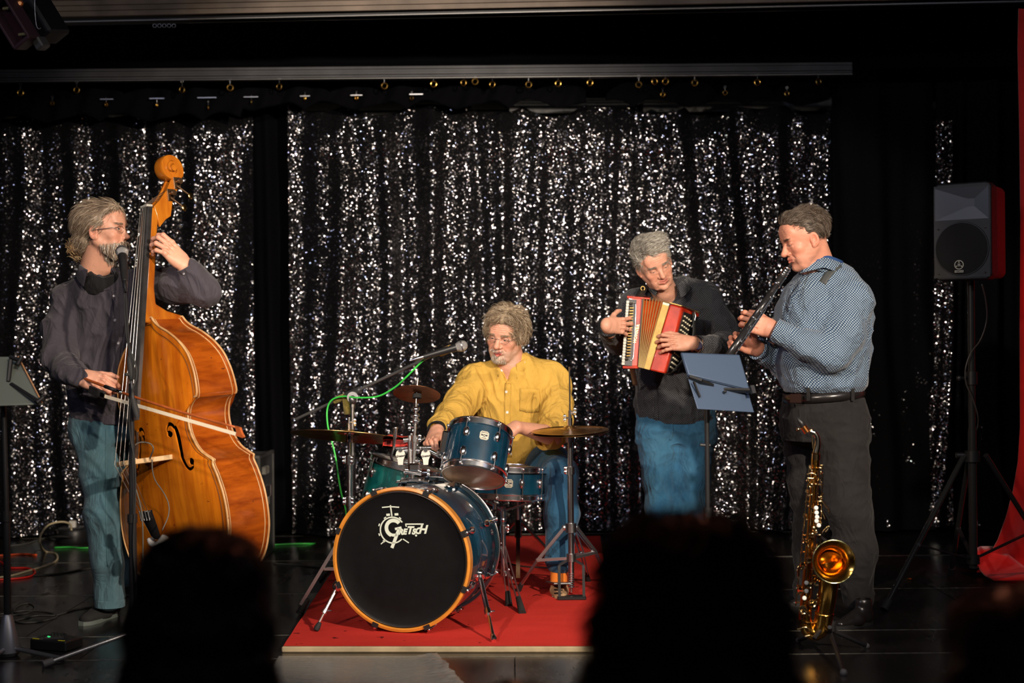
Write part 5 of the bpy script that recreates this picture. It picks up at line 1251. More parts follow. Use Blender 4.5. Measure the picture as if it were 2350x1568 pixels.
for i in range(4):
    u = -.0165+.011*i; ub = -.044+.0293*i; ut = -.026+.0173*i
    g = MB(); g.tube([(u*.6, 1.665-.01*i, -.183+.006*i), (u, 1.592, fbw(1.59)+.0285), (ub, .535, .219), (ut, .33, .140)], .00175-.00018*i if i else .0018, 6); obj('string', g, STR, bass, world=False, smooth=180)
    g = MB(); g.tube([(ut, .335, .142), (ut, .305, .138)], .0035, 8); g.ball((ut, .300, .137), .0055, 8); obj('string_end', g, CHROME, tpo, world=False)
g = MB(); g.tube([(0, .02, -.10), (0, -.075, -.10)], .006, 10); g.ball((0, -.08, -.10), .011, 10); g.lathe([(.0, .012), (.022, .01), (.024, 0), (.022, -.012), (0, -.014)], (0, -.004, -.10), (0, 1, 0), 16); obj('endpin', g, DCHROME, bass, world=False)
# pickup cable from the bridge
wl_ = [P(x, y, Y) for x, y, Y in [(344, 1052, 5.66), (352, 1030, 5.64), (343, 1018, 5.64), (320, 1016, 5.62), (306, 1030, 5.56), (304, 1070, 5.5), (309, 1110, 5.48), (324, 1170, 5.48), (328, 1230, 5.48), (327, 1320, 5.5), (330, 1420, 5.55)]]
c = obj('pickup_cable', MB().tube(spline(wl_, 8), .0028, 6), mat('grey_cable', (.10, .10, .09), .5), None, smooth=180); tag(c, 'thin grey cable looping from the bass bridge down beside the microphone stand', 'cable')
wl_ = [P(x, y, Y) for x, y, Y in [(349, 1055, 5.63), (350, 1080, 5.63), (357, 1104, 5.64), (376, 1132, 5.66), (387, 1158, 5.66), (386, 1185, 5.65), (372, 1218, 5.63)]]
c = obj('pickup_cable', MB().tube(spline(wl_, 8), .0024, 6), mat('grey_cable', (.10, .10, .09), .5), None, smooth=180); tag(c, 'short dark cable curving over the bass front from bridge to tailpiece', 'cable')
# bow
bo = thing('bow', 'brown bow with pale hair drawn across the bass strings', 'bow', P(300, 905, 5.6))
A, B = P(159, 856, 5.87), P(549, 983, 5.22)
mid = [A.lerp(B, t_)+Vector((0, 0, -.012*math.sin(pi*t_))) for t_ in np.linspace(0, 1, 14)]
STK = mat('pernambuco', (.36, .085, .022), .3, coat=.5, var=.2)
obj('stick', MB().tube(mid, [.0065-.0022*i/13 for i in range(14)], 8), STK, bo, smooth=180)
obj('end_button', MB().tube([mid[0]-(mid[1]-mid[0])*.25, mid[0], mid[1], mid[1].lerp(mid[2], .2)], [.005, .0075, .0078, .0074], 8), BLACKP, bo, smooth=180)
obj('grip', MB().tube([mid[3], mid[3].lerp(mid[4], .75)], .0078, 8), BLACKP, bo, smooth=180)
obj('silver_wrap', MB().tube([mid[3].lerp(mid[4], .75), mid[4].lerp(mid[5], .45)], .0077, 8), mat('silver_ring', (.8, .8, .78), .15, 1), bo, smooth=180)
h1, h2 = P(238, 909, 5.66), P(547, 998, 5.22)
obj('bow_hair', MB().bar(h1, h2, .003, .013, (0, 0, 1)), mat('horse_hair', (.80, .70, .52), .6, bump=.5, bscale=400), bo)
tipm = MB(); fx = (B-A).normalized(); zz = Vector((0, 0, 1)); zz = (zz-fx*zz.dot(fx)).normalized()
tipm.prism([(-.02, .004), (.006, .004), (.018, -.012), (.034, -.026), (.030, -.030), (-.010, -.030), (-.008, -.016)], B-fx.cross(zz)*.005, fx, zz, fx.cross(zz)*.010); obj('tip', tipm, STK, bo)
frg = MB(); frg.bar(P(206, 893, 5.71), P(240, 908, 5.66), .014, .030, (0, 0, 1), bev=.002); obj('frog', frg, EBONY, bo); obj('ferrule', MB().bar(P(232, 905, 5.67), P(242, 909, 5.655), .015, .020, (0, 0, 1), bev=.003), mat('silver_ring', (.8, .8, .78), .15, 1), bo)
# ================================================================== drum kit
def glossblue(name, c1, c2):
    t = NT(name); v = t.coord((1, 1, 1)); f = t.noise(v, 9, 5, .6, .5)
    t.l(t.ramp(f, [(.3, c1), (.7, c2)]), t.b.inputs['Base Color']); t.b.inputs['Roughness'].default_value = .3; t.b.inputs['Coat Weight'].default_value = 1; t.b.inputs['Coat Roughness'].default_value = .03; MATS[name] = t.m; return t.m
SHELL = glossblue('blue_lacquer', (.001, .016, .036), (.004, .052, .095)); SHELL2 = glossblue('teal_lacquer', (.002, .05, .05), (.006, .13, .12))
CYM = mat('cymbal_bronze', (.50, .30, .11), .30, 1, var=.35, vscale=14, bump=.15, bscale=160); HOOPW = mat('orange_wood_hoop', (.62, .235, .03), .3, var=.15, coat=.6)
WHT = mat('logo_white', (.62, .68, .58), .5); DARKH = mat('black_head', (.004, .004, .0045), .4, var=.2, spec=.25)
def text_mb(s, size, bold=0, shear=0, font=None, ext=.001, spacing=1):
    cu = bpy.data.curves.new('t', 'FONT'); cu.body = s; cu.size = size; cu.shear = shear; cu.offset = bold; cu.extrude = ext; cu.resolution_u = 3; cu.align_x = 'CENTER'; cu.align_y = 'CENTER'; cu.space_character = spacing
    o = bpy.data.objects.new('t', cu); col.objects.link(o); bpy.context.view_layer.update()
    me = bpy.data.meshes.new_from_object(o.evaluated_get(bpy.context.evaluated_depsgraph_get())); bpy.data.objects.remove(o)
    m = MB(); m.add([v.co.copy() for v in me.vertices], [tuple(p.vertices) for p in me.polygons]); return m
def put(m, o, x, y):
    """place 2D-built mesh (x,y, z=thickness) on plane"""
    x, y = Vector(x).normalized(), Vector(y).normalized(); z = x.cross(y); o = Vector(o)
    m.v = [tuple(o+x*v[0]+y*v[1]+z*v[2]) for v in m.v]; return m
def arc_band(cx_, cy_, r0, r1, a0, a1, n=40):
    p = [(cx_+r1*math.cos(a0+(a1-a0)*i/n), cy_+r1*math.sin(a0+(a1-a0)*i/n)) for i in range(n+1)]; q = [(cx_+r0*math.cos(a0+(a1-a0)*i/n), cy_+r0*math.sin(a0+(a1-a0)*i/n)) for i in range(n+1)]
    return p, q
def band(mb, p, q, o, x, y, h):
    x, y, o, h = Vector(x), Vector(y), Vector(o), Vector(h)
    rows = [[o+x*a+y*b for a, b in q], [o+x*a+y*b for a, b in p], [o+x*a+y*b+h for a, b in p], [o+x*a+y*b+h for a, b in q]]
    mb.grid(rows); mb.add([rows[0][0], rows[1][0], rows[2][0], rows[3][0]], [(0, 1, 2, 3)]); mb.add([r[-1] for r in rows], [(3, 2, 1, 0)])
# --- bass drum: local z along the axis towards the audience, y up
ax = Vector((math.sin(math.radians(14.7)), math.cos(math.radians(14.7)), 0)); bx = Vector((ax.y, -ax.x, 0))
bc = P(919, 1300, 5.70); bc.z = .022+.004+.2925; ZU = Vector((0, 0, 1))
bd = thing('bass_drum', 'blue bass drum with orange wooden front hoop and white logo on a black head', 'bass drum', (bc.x, bc.y, .022))
Rb = .291; D_ = .46
m = MB().lathe([(.274, .03), (.2775, .04), (.2775, D_-.04), (.274, D_-.03), (.268, D_-.03), (.268, .03), (.274, .03)], bc, ax, 72); obj('shell', m, SHELL, bd, smooth=30)
m = MB().lathe([(Rb-.010, 0), (Rb, .004), (Rb, .040), (Rb-.008, .042), (Rb-.015, .040), (Rb-.015, .006), (Rb-.010, 0)], bc, ax, 96); obj('front_hoop', m, HOOPW, bd, smooth=30)
m = MB().lathe([(Rb-.010, D_), (Rb, D_-.004), (Rb, D_-.014), (Rb+.001, D_-.015), (Rb+.001, D_-.026), (Rb, D_-.027), (Rb, D_-.040), (Rb-.012, D_-.042), (Rb-.015, D_-.006), (Rb-.010, D_)], bc, ax, 96); obj('rear_hoop', m, mat('blue_black_hoop', (.006, .02, .03), .2, coat=1), bd, smooth=30)
m = MB().torus(bc+ax*(D_-.0205), ax, Rb, .005, 96, 6); obj('hoop_inlay', m, DCHROME, bd, smooth=180)
m = MB().lathe([(0, .012), (.2, .0125), (.262, .013), (.270, .010), (.276, .012), (.276, .03)], bc, ax, 72); obj('front_head', m, DARKH, bd, smooth=30)
m = MB().lathe([(0, D_-.02), (.276, D_-.02), (.276, D_-.03)], bc, ax, 60); obj('rear_head', m, mat('white_head', (.5, .48, .44), .5), bd, smooth=30)
m = MB().torus(bc+ax*.010, ax, .2715, .0035, 96, 8); obj('head_rim', m, mat('rim_dark', (.06, .055, .05), .3, .8), bd, smooth=180)
for k in range(8):
    a = math.radians(22.5+45*k); d = bx*math.cos(a)+ZU*math.sin(a); t_ = ax.cross(d)
    for z0, dr_, nm in ((0, 1, 'front'), (D_, -1, 'rear')):
        R3 = Matrix((t_, ax, d)).transposed(); cl_ = MB(); cc = bc+ax*z0
        cl_.box(cc+d*(Rb+.0035)+ax*dr_*.018, (.026, .044, .004), R3, bev=.001); cl_.box(cc+d*(Rb-.004)-ax*dr_*.002, (.026, .004, .018), R3)
        c_ = obj('hoop_claw', cl_, BLACKP if nm == 'front' else DCHROME, bd)
        tr = MB(); tr.cyl(cc+d*(Rb+.008)+ax*dr_*.006, cc+d*(Rb+.008)+ax*dr_*.08, .0032, 8); tr.ball(cc+d*(Rb+.009)+ax*dr_*.008, .0075, 10); obj('tension_rod', tr, CHROME, c_)
    for z0 in (.12, D_-.12):
        lg = MB(); lg.ball(bc+ax*z0+d*.287, .018, 14, sq=(.85, 1.7, .7), M=Matrix((t_, ax, d)).transposed()); lg.cyl(bc+ax*(z0+(.0 if z0 < .2 else 0))+d*.292, bc+ax*(z0+(-.035 if z0 < .2 else .035))+d*.298, .006, 10); obj('lug', lg, CHROME, bd)
# logo: ring, big initial, letters, little kit
def lp(zx, zy): return ((zx-783)*.000575/.95, -(zy-400)*.000575)
lo_ = bc+bx*(-.0355)+ZU*.117-ax*.0005+ax*.0115
lg = MB(); kx = .000575/.95; ky = .000575
def L2(p, q, w_):
    a, b = Vector(lp(*p)), Vector(lp(*q)); t_ = (b-a).normalized(); s = Vector((-t_.y, t_.x))*w_/2*ky
    lg.prism([tuple(a+s), tuple(a-s), tuple(b-s), tuple(b+s)], lo_, bx, ZU, -ax*.0016)
def arcl(r0, r1, a0, a1, c=(783, 400)):
    a_, b_ = lp(*c); p, q = arc_band(a_, b_, r0*ky, r1*ky, math.radians(a0), math.radians(a1)); band(lg, p, q, lo_, bx, ZU, -ax*.0016)
arcl(86, 95, 38, 318)
arcl(40, 66, 40, 250, (790, 385)); L2((829, 388), (777, 525), 23); L2((800, 392), (845, 380), 16); arcl(40, 60, 250, 300, (790, 385))
L2((710, 243), (768, 236), 8); L2((768, 236), (830, 239), 8); L2((769, 226), (779, 302), 9); L2((740, 295), (765, 292), 16); L2((798, 290), (824, 288), 16)
L2((735, 470), (700, 500), 7); L2((855, 460), (896, 486), 7)
for an in (20, 58, 122, 160, 200, 232): r_ = math.radians(an); L2((783+96*math.cos(r_), 400-96*math.sin(r_)), (783+104*math.cos(r_), 400-104*math.sin(r_)), 18)
obj('logo_mark', lg, WHT, bd, smooth=None)
xs = [(838, 412, .031, 'R'), (866, 410, .031, 'E'), (900, 400, .042, 'T'), (929, 408, .031, 'S'), (957, 402, .034, 'C'), (992, 392, .046, 'H')]
lt = MB()
for zx, zy, sz, ch in xs:
    t_ = text_mb(ch, sz, .0018, .28, ext=.0008); u_, v_ = lp(zx, zy); put(t_, lo_+bx*u_+ZU*v_-ax*.0008, bx, ZU); lt.add(t_.v, t_.f)
a, b = Vector(lp(872, 356)), Vector(lp(1000, 352)); lt.prism([(a.x, a.y-.0025), (b.x, b.y-.0025), (b.x, b.y+.0025), (a.x, a.y+.0025)], lo_, bx, ZU, -ax*.0016)
u_, v_ = lp(947, 433); lt.lathe([(0, 0), (.0042, 0), (.0042, .0016), (0, .0016)], lo_+bx*u_+ZU*v_, -ax, 12)
obj('logo_lettering', lt, WHT, bd, smooth=None)
# spurs
for top, foot, nm in ((P(1100, 1318, 5.82), G(1134, 1470, .030), 'r'), (P(776, 1346, 5.83), G(724, 1446, .030), 'l')):
    sp = MB(); md_ = top.lerp(foot, .58); sp.cyl(top, md_, .0105, 14); sp.cyl(md_, foot, .0062, 10); so_ = obj('spur', sp, CHROME, bd)
    q = MB(); q.cyl(md_-(foot-top)*.03, md_+(foot-top)*.05, .014, 14); q.cyl(md_, md_+Vector((.028, -.01, .004)), .003, 6); q.cyl(top-(foot-top)*.05, top+(foot-top)*.06, .019, 16); q.ball(top, .024, 12); obj('clamp', q, CHROME, so_)
    q = MB(); q.lathe([(.0, .0), (.010, .002), (.013, .012), (.011, .026), (.008, .038), (0, .04)], foot+Vector((0, 0, -.004)), top-foot, 14); obj('foot', q, RUBBER if nm == 'l' else CHROME, so_)
br_ = MB(); br_.box(bc+bx*.262+ax*.12-ZU*.06, (.03, .09, .06), Matrix.Rotation(-.25, 3, 'Z'), bev=.006); obj('spur_bracket', br_, CHROME, bd)
def drum(name, label, c_top, axis, R, H, shell, head, parent=None, lugs=6, snare=False, ph=.3, bottom_head=None, badge=None):
    """c_top: centre of the top rim"""
    axis = Vector(axis).normalized(); c_top = Vector(c_top); ct = c_top; cb = c_top-axis*H
    th = thing(name, label, 'drum', (cb.x, cb.y, cb.z))
    ref = Vector((1, 0, 0)); x = (ref-axis*ref.dot(axis)).normalized(); y = axis.cross(x)
    obj('shell', MB().lathe([(R*.93, .008), (R*.95, .012), (R*.95, H-.012), (R*.93, H-.008)], cb, axis, 64), shell, th, smooth=30)
    for z0, s in ((0, 1), (H, -1)):
        hp = [(R*.965, 0), (R*1.0, .0), (R*1.01, s*.003), (R*.985, s*.006), (R*.985, s*.024), (R*1.03, s*.027), (R*1.03, s*.031), (R*.965, s*.031), (R*.96, s*.004), (R*.965, 0)]
        obj('hoop', MB().lathe([(r, z0+h) for r, h in hp], cb, axis, 72), CHROME, th, smooth=30)
    obj('drum_head', MB().lathe([(0, H-.007), (R*.93, H-.007), (R*.962, H-.010)], cb, axis, 48), head, th, smooth=30)
    obj('bottom_head', MB().lathe([(0, .007), (R*.93, .007), (R*.962, .010)], cb, axis, 48), bottom_head or head, th, smooth=30)
    for k in range(lugs):
        a = ph+2*pi*k/lugs; d = x*math.cos(a)+y*math.sin(a); tt = axis.cross(d); R3 = Matrix((tt, d, axis)).transposed()
        for zc in ((H*.30, H*.70) if H > .2 else (H*.5,)):
            q = MB(); q.ball(cb+axis*zc+d*R*.965, .016, 14, sq=(.9, .8, 1.5), M=R3)
            q.cyl(cb+axis*(zc if zc > H*.5 or H <= .2 else .012)+d*R*1.03, cb+axis*(H-.01 if zc >= H*.5 else zc)+d*R*1.03, .0028, 8)
            if H <= .2: q.cyl(cb+axis*.01+d*R*1.03, cb+axis*zc+d*R*1.03, .0028, 8)
            q.ball(cb+axis*(H-.012 if zc >= H*.5 else .012)+d*R*1.03, .007, 10)
            if H <= .2: q.ball(cb+axis*.012+d*R*1.03, .007, 10)
            q.cyl(cb+axis*zc+d*R*.96, cb+axis*zc+d*R*1.03, .007, 10); obj('lug', q, CHROME, th)
    if badge is not None:
        a, zc = badge; d = x*math.cos(a)+y*math.sin(a); tt = axis.cross(d).normalized()
        if tt.x < 0: tt = -tt
        yy = axis; o_ = cb+axis*zc+d*(R*.951)
        oc = [(-.019, -.012), (-.012, -.019), (.012, -.019), (.019, -.012), (.019, .012), (.012, .019), (-.012, .019), (-.019, .012)]
        bdg = obj('maker_badge', MB().prism(oc, o_, tt, yy, d*.0022), mat('badge_cream', (.62, .58, .45), .4, .3), th)
        q = MB()
        for sc_ in (.84,):
            for i in range(8):
                a_, b_ = Vector(oc[i])*sc_, Vector(oc[(i+1) % 8])*sc_; q.bar(o_+d*.0026+tt*a_.x+yy*a_.y, o_+d*.0026+tt*b_.x+yy*b_.y, .0010, .0008, d)
        q.torus(o_+d*.0026, d, .0045, .0016, 14, 6); q.box(o_+d*.0024+tt*-.010+yy*.001, (.007, .0008, .008), Matrix((tt, d, yy)).transposed()); q.box(o_+d*.0024+tt*.010+yy*.001, (.007, .0008, .008), Matrix((tt, d, yy)).transposed())
        for row, s in ((.0115, 'DRUMS'), (-.0115, 'USA')):
            t_ = text_mb('GRETSCH' if row > 0 else 'DRUMS', .0062, .0002, 0, ext=.0003); put(t_, o_+d*.0026+yy*row, tt, yy); q.add(t_.v, t_.f)
        obj('badge_print', q, mat('badge_dark', (.03, .02, .04), .4), bdg, smooth=None)
    return th, cb, axis, x, y
HEADB = mat('clear_brown_head', (.50, .33, .21), .25, var=.15, bump=.05)
HEADW = mat('coated_head', (.62, .60, .55), .55)
ta = Vector((.150, .44, .885)).normalized()
tom, tcb, *_r = drum('tom_drum', 'blue lacquered rack tom tilted over the bass drum, its brownish lower head showing', P(1104, 985, 6.08), ta, .137, .225, SHELL, HEADW, lugs=6, ph=.15, bottom_head=HEADB, badge=(-1.35, .145))
drum('snare_drum', 'shallow blue snare drum with chrome hoops in front of the drummer\'s knees', P(1163, 1067, 6.66), (.05, .05, 1), .187, .158, SHELL, HEADW, lugs=10, ph=.1, badge=(-1.5, .08))
drum('tom_drum', 'teal tom behind the white badges at the left rear of the bass drum', P(934, 1060, 6.42), (.26, .02, .965), .168, .26, SHELL2, HEADW, lugs=6, ph=.62)
SATIN = mat('satin_chrome', (.72, .72, .74), .33, 1)
# --- cymbals
def cymbal(name, label, c, axis, R, parent=None, mat_=CYM, th=.0012, flat=.055):
    axis = Vector(axis).normalized(); o = thing(name, label, 'cymbal', c) if parent is None else parent
    pr = [(.006, R*.135), (R*.05, R*.132), (R*.10, R*.115), (R*.15, R*.080), (R*.19, R*.060), (R*.22, R*.054)]+[(R*(.22+.78*i/10), R*.054*(1-(i/10)**1.6)) for i in range(1, 11)]
    full = pr+[(r, h-th) for r, h in reversed(pr)]+[pr[0]]
    obj('disc', MB().lathe([(r, h-R*.1) for r, h in full], c, axis, 72), mat_, o, smooth=30)
    gv = MB()
    for i in range(9): r = R*(.32+.075*i); h = R*.054*(1-((r/R-.22)/.78)**1.6)-R*.1; gv.torus(Vector(c)+axis*(h+.0003), axis, r, .0006, 64, 4); 
    obj('lathe_grooves', gv, mat_, o, smooth=180)
    return o
def stand_tube(mb, a, b, r): mb.cyl(a, b, r, 14)
def wing(mb, p, d): d = Vector(d).normalized(); mb.cyl(p, Vector(p)+d*.022, .004, 8); mb.ball(Vector(p)+d*.026+Vector((0, 0, .008)), .008, 8, sq=(1, .5, 1.3)); mb.ball(Vector(p)+d*.026-Vector((0, 0, .008)), .008, 8, sq=(1, .5, 1.3))
# left crash on its tripod
cA = P(801, 990, 6.22)
cymbal('crash_cymbal', 'wide bronze crash cymbal at the left of the kit, seen slightly from below', cA, (.075, .17, .98), .252)
st = thing('cymbal_stand', 'chrome tripod stand under the wide left crash cymbal', 'stand', (cA.x, cA.y, 0))
m = MB(); z = lambda h: Vector((cA.x, cA.y, h)); m.cyl(z(.30), z(.50), .0145, 16); m.cyl(z(.50), z(.68), .0115, 16); m.cyl(z(.68), z(cA.z+.06), .0055, 10); obj('tube', m, CHROME, st)
m = MB()
for h in (.50, .68): m.cyl(z(h-.022), z(h+.018), .020, 16); wing(m, z(h), (-1, -.4, 0)); wing(m, z(h), (.6, -1, 0))
m.cyl(z(.755), z(.785), .016, 14); m.ball(z(.80), .017, 12); m.cyl(z(.80)-Vector((.02, 0, 0)), z(.80)+Vector((.022, 0, 0)), .013, 12); m.cyl(z(cA.z-.035), z(cA.z-.012), .016, 14); m.cyl(z(cA.z+.012), z(cA.z+.035), .010, 12); wing(m, z(cA.z+.04), (1, 0, 0)); tag(obj('clamps', m, CHROME, st), None, None, kind='stuff')
hub = z(.405); feet = [G(690, 1404, .02), Vector((cA.x+.20, cA.y+.30, .02)), Vector((cA.x+.26, cA.y-.14, .02))]
for i, f in enumerate(feet):
    lg_ = MB(); k_ = hub.lerp(f, .5)+Vector((0, 0, .03)); s_ = (f-hub).cross(ZU).normalized()*.011
    for sg in (-1, 1): lg_.bar(hub+s_*sg, f+s_*sg*.6+Vector((0, 0, .03)), .004, .014, ZU)
    lo2 = z(.20); lg_.bar(lo2+s_, hub.lerp(f, .52)+s_, .003, .011, ZU); lg_.bar(lo2-s_, hub.lerp(f, .52)-s_, .003, .011, ZU); lg_.ball(hub.lerp(f, .52), .010, 8); lg_.ball(hub.lerp(f, .06), .012, 8)
    lo3 = obj('leg', lg_, SATIN, st)
    q = MB(); d = (hub-f).normalized()
    for j in range(6): q.cyl(f+d*(.012*j-.012), f+d*(.012*j-.002), .017-.0012*j, 12)
    q.cyl(f-d*.006, f+d*.062, .0125, 12); obj('rubber_foot', q, RUBBER, lo3)
m = MB(); m.cyl(z(.19), z(.215), .021, 14); m.cyl(hub-ZU*.02, hub+ZU*.02, .024, 14); m.cyl(z(.17), z(.31), .010, 12); obj('tripod_collars', m, CHROME, st)['kind'] = 'stuff'
# splash cymbal on post
cS = P(957, 900, 6.06)
cymbal('splash_cymbal', 'small dark bronze splash cymbal tilted on a chrome post above the bass drum', cS, (.06, .40, .90), .101, mat_=mat('splash_bronze', (.36, .16, .07), .33, 1, var=.3, vscale=20))
ss_ = thing('cymbal_post', 'slim chrome post holding the small splash cymbal, clamped to the bass drum', 'stand', P(946, 1118, 6.02))
b0 = P(946, 1112, 6.02); b1 = P(955, 925, 6.05)
m = MB(); m.cyl(b0, b0.lerp(b1, .55), .0085, 14); m.cyl(b0.lerp(b1, .55), b1, .006, 12); m.cyl(b1, P(959, 868, 6.07), .0038, 10); obj('tube', m, CHROME, ss_)
m = MB(); m.cyl(b0.lerp(b1, .52), b0.lerp(b1, .60), .015, 14); wing(m, b0.lerp(b1, .56), (1, -.5, .1)); wing(m, b0.lerp(b1, .70), (-1, -.5, .1))
for t_ in (.78, .84, .92): m.ball(b0.lerp(b1, t_), .013, 12); m.cyl(b0.lerp(b1, t_)-Vector((.02, 0, 0)), b0.lerp(b1, t_)+Vector((.016, 0, .004)), .007, 10)
m.cyl(b0+Vector((-.03, 0, .06)), b0+Vector((.04, 0, .05)), .016, 14); m.box(b0+Vector((.01, -.01, .075)), (.05, .05, .035), bev=.008); wing(m, b0+Vector((.045, -.01, .05)), (1, -.3, 0)); obj('clamps', m, CHROME, ss_)
m = MB(); m.box(b0+Vector((0, .02, .0)), (.055, .06, .055), bev=.006); obj('mount_block', m, BLACKP, ss_)
m = MB(); m.box(Vector((b0.x, b0.y+.02, bc.z+.287)), (.10, .09, .012), bev=.004); m.box(Vector((b0.x, b0.y+.02, bc.z+.280)), (.14, .06, .008), bev=.003); obj('base_plate', m, CHROME, ss_)
obj('felt', MB().cyl(P(957, 914, 6.05), P(957, 905, 6.055), .019, 16), mat('black_felt', (.02, .02, .02), .95), ss_)
# white maker plates with script on the tom holder
hold = thing('tom_holder', 'chrome tom holder with two white script badges between the toms', 'bracket', P(945, 1060, 6.10))
m = MB()
for px_, py_ in ((942, 1010), (942, 1035), (944, 1060), (943, 1085)): m.cyl(P(px_-16, py_, 6.12), P(px_+20, py_-2, 6.12), .012, 14); m.ball(P(px_+18, py_, 6.11), .013, 10)
m.cyl(P(940, 1000, 6.12), P(943, 1100, 6.1), .011, 14); m.cyl(P(908, 1030, 6.13), P(990, 1028, 6.13), .010, 12); m.cyl(P(985, 1035, 6.1), P(1015, 1050, 6.1), .011, 12); m.ball(P(1012, 1040, 6.08), .020, 12); m.box(P(1020, 1015, 6.03), (.03, .05, .10), Matrix.Rotation(.2, 3, 'Y'), bev=.006); m.cyl(P(962, 1012, 6.1), P(975, 1004, 6.1), .006, 10); m.cyl(P(943, 1100, 6.1), P(944, 1122, 6.1), .013, 12)
obj('clamp_body', m, CHROME, hold)
for px_ in (919, 977):
    pl = [(-.010, -.034), (.010, -.034), (.0125, -.012), (.021, .008), (.017, .022), (.010, .030), (-.010, .030), (-.017, .022), (-.021, .008), (-.0125, -.012)]
    q = obj('badge_plate', MB().prism(pl, P(px_, 1049, 6.06), (1, 0, 0), (0, 0, 1), (0, .004, 0)), mat('plate_white', (.72, .70, .62), .35), hold)
    q1 = MB(); q1.cyl(P(px_, 1033, 6.055), P(px_, 1033, 6.07), .009, 14); obj('badge_bolt', q1, CHROME, q)
    t_ = text_mb('Gretsch', .0125, .0003, .3, ext=.0006); put(t_, P(px_, 1047, 6.0585), (1, 0, .12), (0, 0, 1)); obj('badge_script', t_, BLACKP, q, smooth=None)
# red block and its rod
rbk = thing('percussion_block', 'red plastic percussion block clamped behind the left badge', 'percussion', P(909, 1014, 6.16))
RP = mat('red_plastic', (.75, .05, .035), .35)
m = MB(); x0, x1 = P(878, 1014, 6.16), P(940, 1020, 6.16); o_ = P(878, 1027, 6.13)
sc1 = 6.15/FPX; m.prism([(0, .0), (.004, .030*1.4), (.026, .050), (.105, .040), (.119, .026), (.115, .004), (.085, -.006), (.03, -.004)], o_, (1, 0, 0), (0, 0, 1), (0, .012, 0)); m.prism([(0, .0), (.004, .042), (.026, .050), (.105, .040), (.119, .026), (.115, .004), (.085, -.006), (.03, -.004)], o_+Vector((0, .05, 0)), (1, 0, 0), (0, 0, 1), (0, .008, 0))
m.prism([(0, .034), (.004, .044), (.026, .052), (.105, .042), (.119, .028), (.10, .030), (.02, .036)], o_, (1, 0, 0), (0, 0, 1), (0, .058, 0)); m.prism([(0, .008), (.03, .004), (.085, .002), (.117, .012), (.115, .004), (.085, -.006), (.03, -.004), (0, 0)], o_, (1, 0, 0), (0, 0, 1), (0, .058, 0))
obj('block', m, RP, rbk); m = MB(); m.prism([(.008, .010), (.010, .030), (.095, .030), (.10, .014)], o_+Vector((0, -.001, 0)), (1, 0, 0), (0, 0, 1), (0, .003, 0)); obj('slot', m, mat('dark_red', (.22, .01, .008), .6), rbk)
m = MB(); m.tube([P(908, 984, 6.08), P(906, 1000, 6.08), P(903, 1030, 6.08), P(897, 1046, 6.09), P(900, 1056, 6.11)], [.0075, .0085, .0065, .006, .006], 10); m.ball(P(908, 983, 6.08), .0085, 10); obj('rod', m, CHROME, rbk, smooth=60)
# hi-hat
hx = P(1308, 985, 6.45)
for k, (dz, n_, lb) in enumerate(((0, 1, 'upper bronze hi-hat cymbal on the stand at the right of the kit'), (-.022, -1, 'lower hi-hat cymbal just under the upper one at the right of the kit'))):
    cymbal('hi_hat_cymbal', lb, hx+Vector((0, 0, dz+(.012 if n_ > 0 else -.012))), (-.03*n_, -.05*n_, n_), .176)
hs = thing('hi_hat_stand', 'chrome hi-hat stand with tripod and pedal at the drummer\'s foot', 'stand', (hx.x, hx.y, .022))
z = lambda h: Vector((hx.x, hx.y, h))
m = MB(); m.cyl(z(.36), z(.60), .0150, 16); m.cyl(z(.60), z(hx.z-.06), .0115, 14); m.cyl(z(hx.z-.07), z(P(1308, 842, 6.45).z), .0036, 8); m.cyl(z(.10), z(.36), .0135, 14); obj('tube', m, CHROME, hs)
m = MB(); m.cyl(z(.585), z(.62), .021, 16); wing(m, z(.60), (-1, -.5, .2)); m.cyl(z(hx.z-.06), z(hx.z-.035), .021, 16); m.cyl(z(hx.z+.015), z(hx.z+.05), .011, 14); m.cyl(z(hx.z+.05), z(hx.z+.085), .008, 12); m.ball(z(hx.z+.07)+Vector((.012, 0, 0)), .009, 8); wing(m, z(hx.z+.075), (1, -.4, .3)); wing(m, z(hx.z+.05), (-1, -.4, 0)); tag(obj('clutch_and_collars', m, CHROME, hs), None, None, kind='stuff')
hub = z(P(1308, 1212, 6.45).z); m = MB(); m.cyl(hub-ZU*.02, hub+ZU*.022, .026, 16); m.cyl(z(.19), z(.225), .022, 14); obj('tripod_collars', m, DCHROME, hs)['kind'] = 'stuff'
for knee, foot in ((P(1234, 1286, 6.50), G(1188, 1354, .03)), (P(1366, 1268, 6.55), G(1395, 1330, .03)), (P(1335, 1270, 6.72), Vector((hx.x+.10, hx.y+.45, .03)))):
    foot = Vector(foot); lg_ = MB(); dd = (knee-hub); s_ = dd.cross(ZU).normalized()*.010; k0 = hub+Vector((dd.x, dd.y, 0)).normalized()*.03
    for sg in (-1, 1): lg_.bar(k0+s_*sg, knee+s_*sg, .004, .013, ZU); lg_.bar(knee+s_*sg*.8, foot+s_*sg*.5, .004, .013, ZU); lg_.bar(z(.205)+s_*sg, knee+s_*sg*1.2, .003, .011, ZU)
    lg_.ball(k0, .014, 10); lg_.ball(knee, .011, 10); lo3 = obj('leg', lg_, SATIN, hs); obj('rubber_foot', MB().cyl(foot-ZU*.008, foot+(knee-foot)*.22, .015, 12, .010), RUBBER, lo3)
m = MB(); pz = .030
for sx in (-.055, .055): m.bar(Vector((hx.x+sx, hx.y-.03, pz)), Vector((hx.x+sx, hx.y-.01, .175)), .012, .012); m.bar(Vector((hx.x+sx, hx.y-.01, .175)), z(.205), .010, .010)
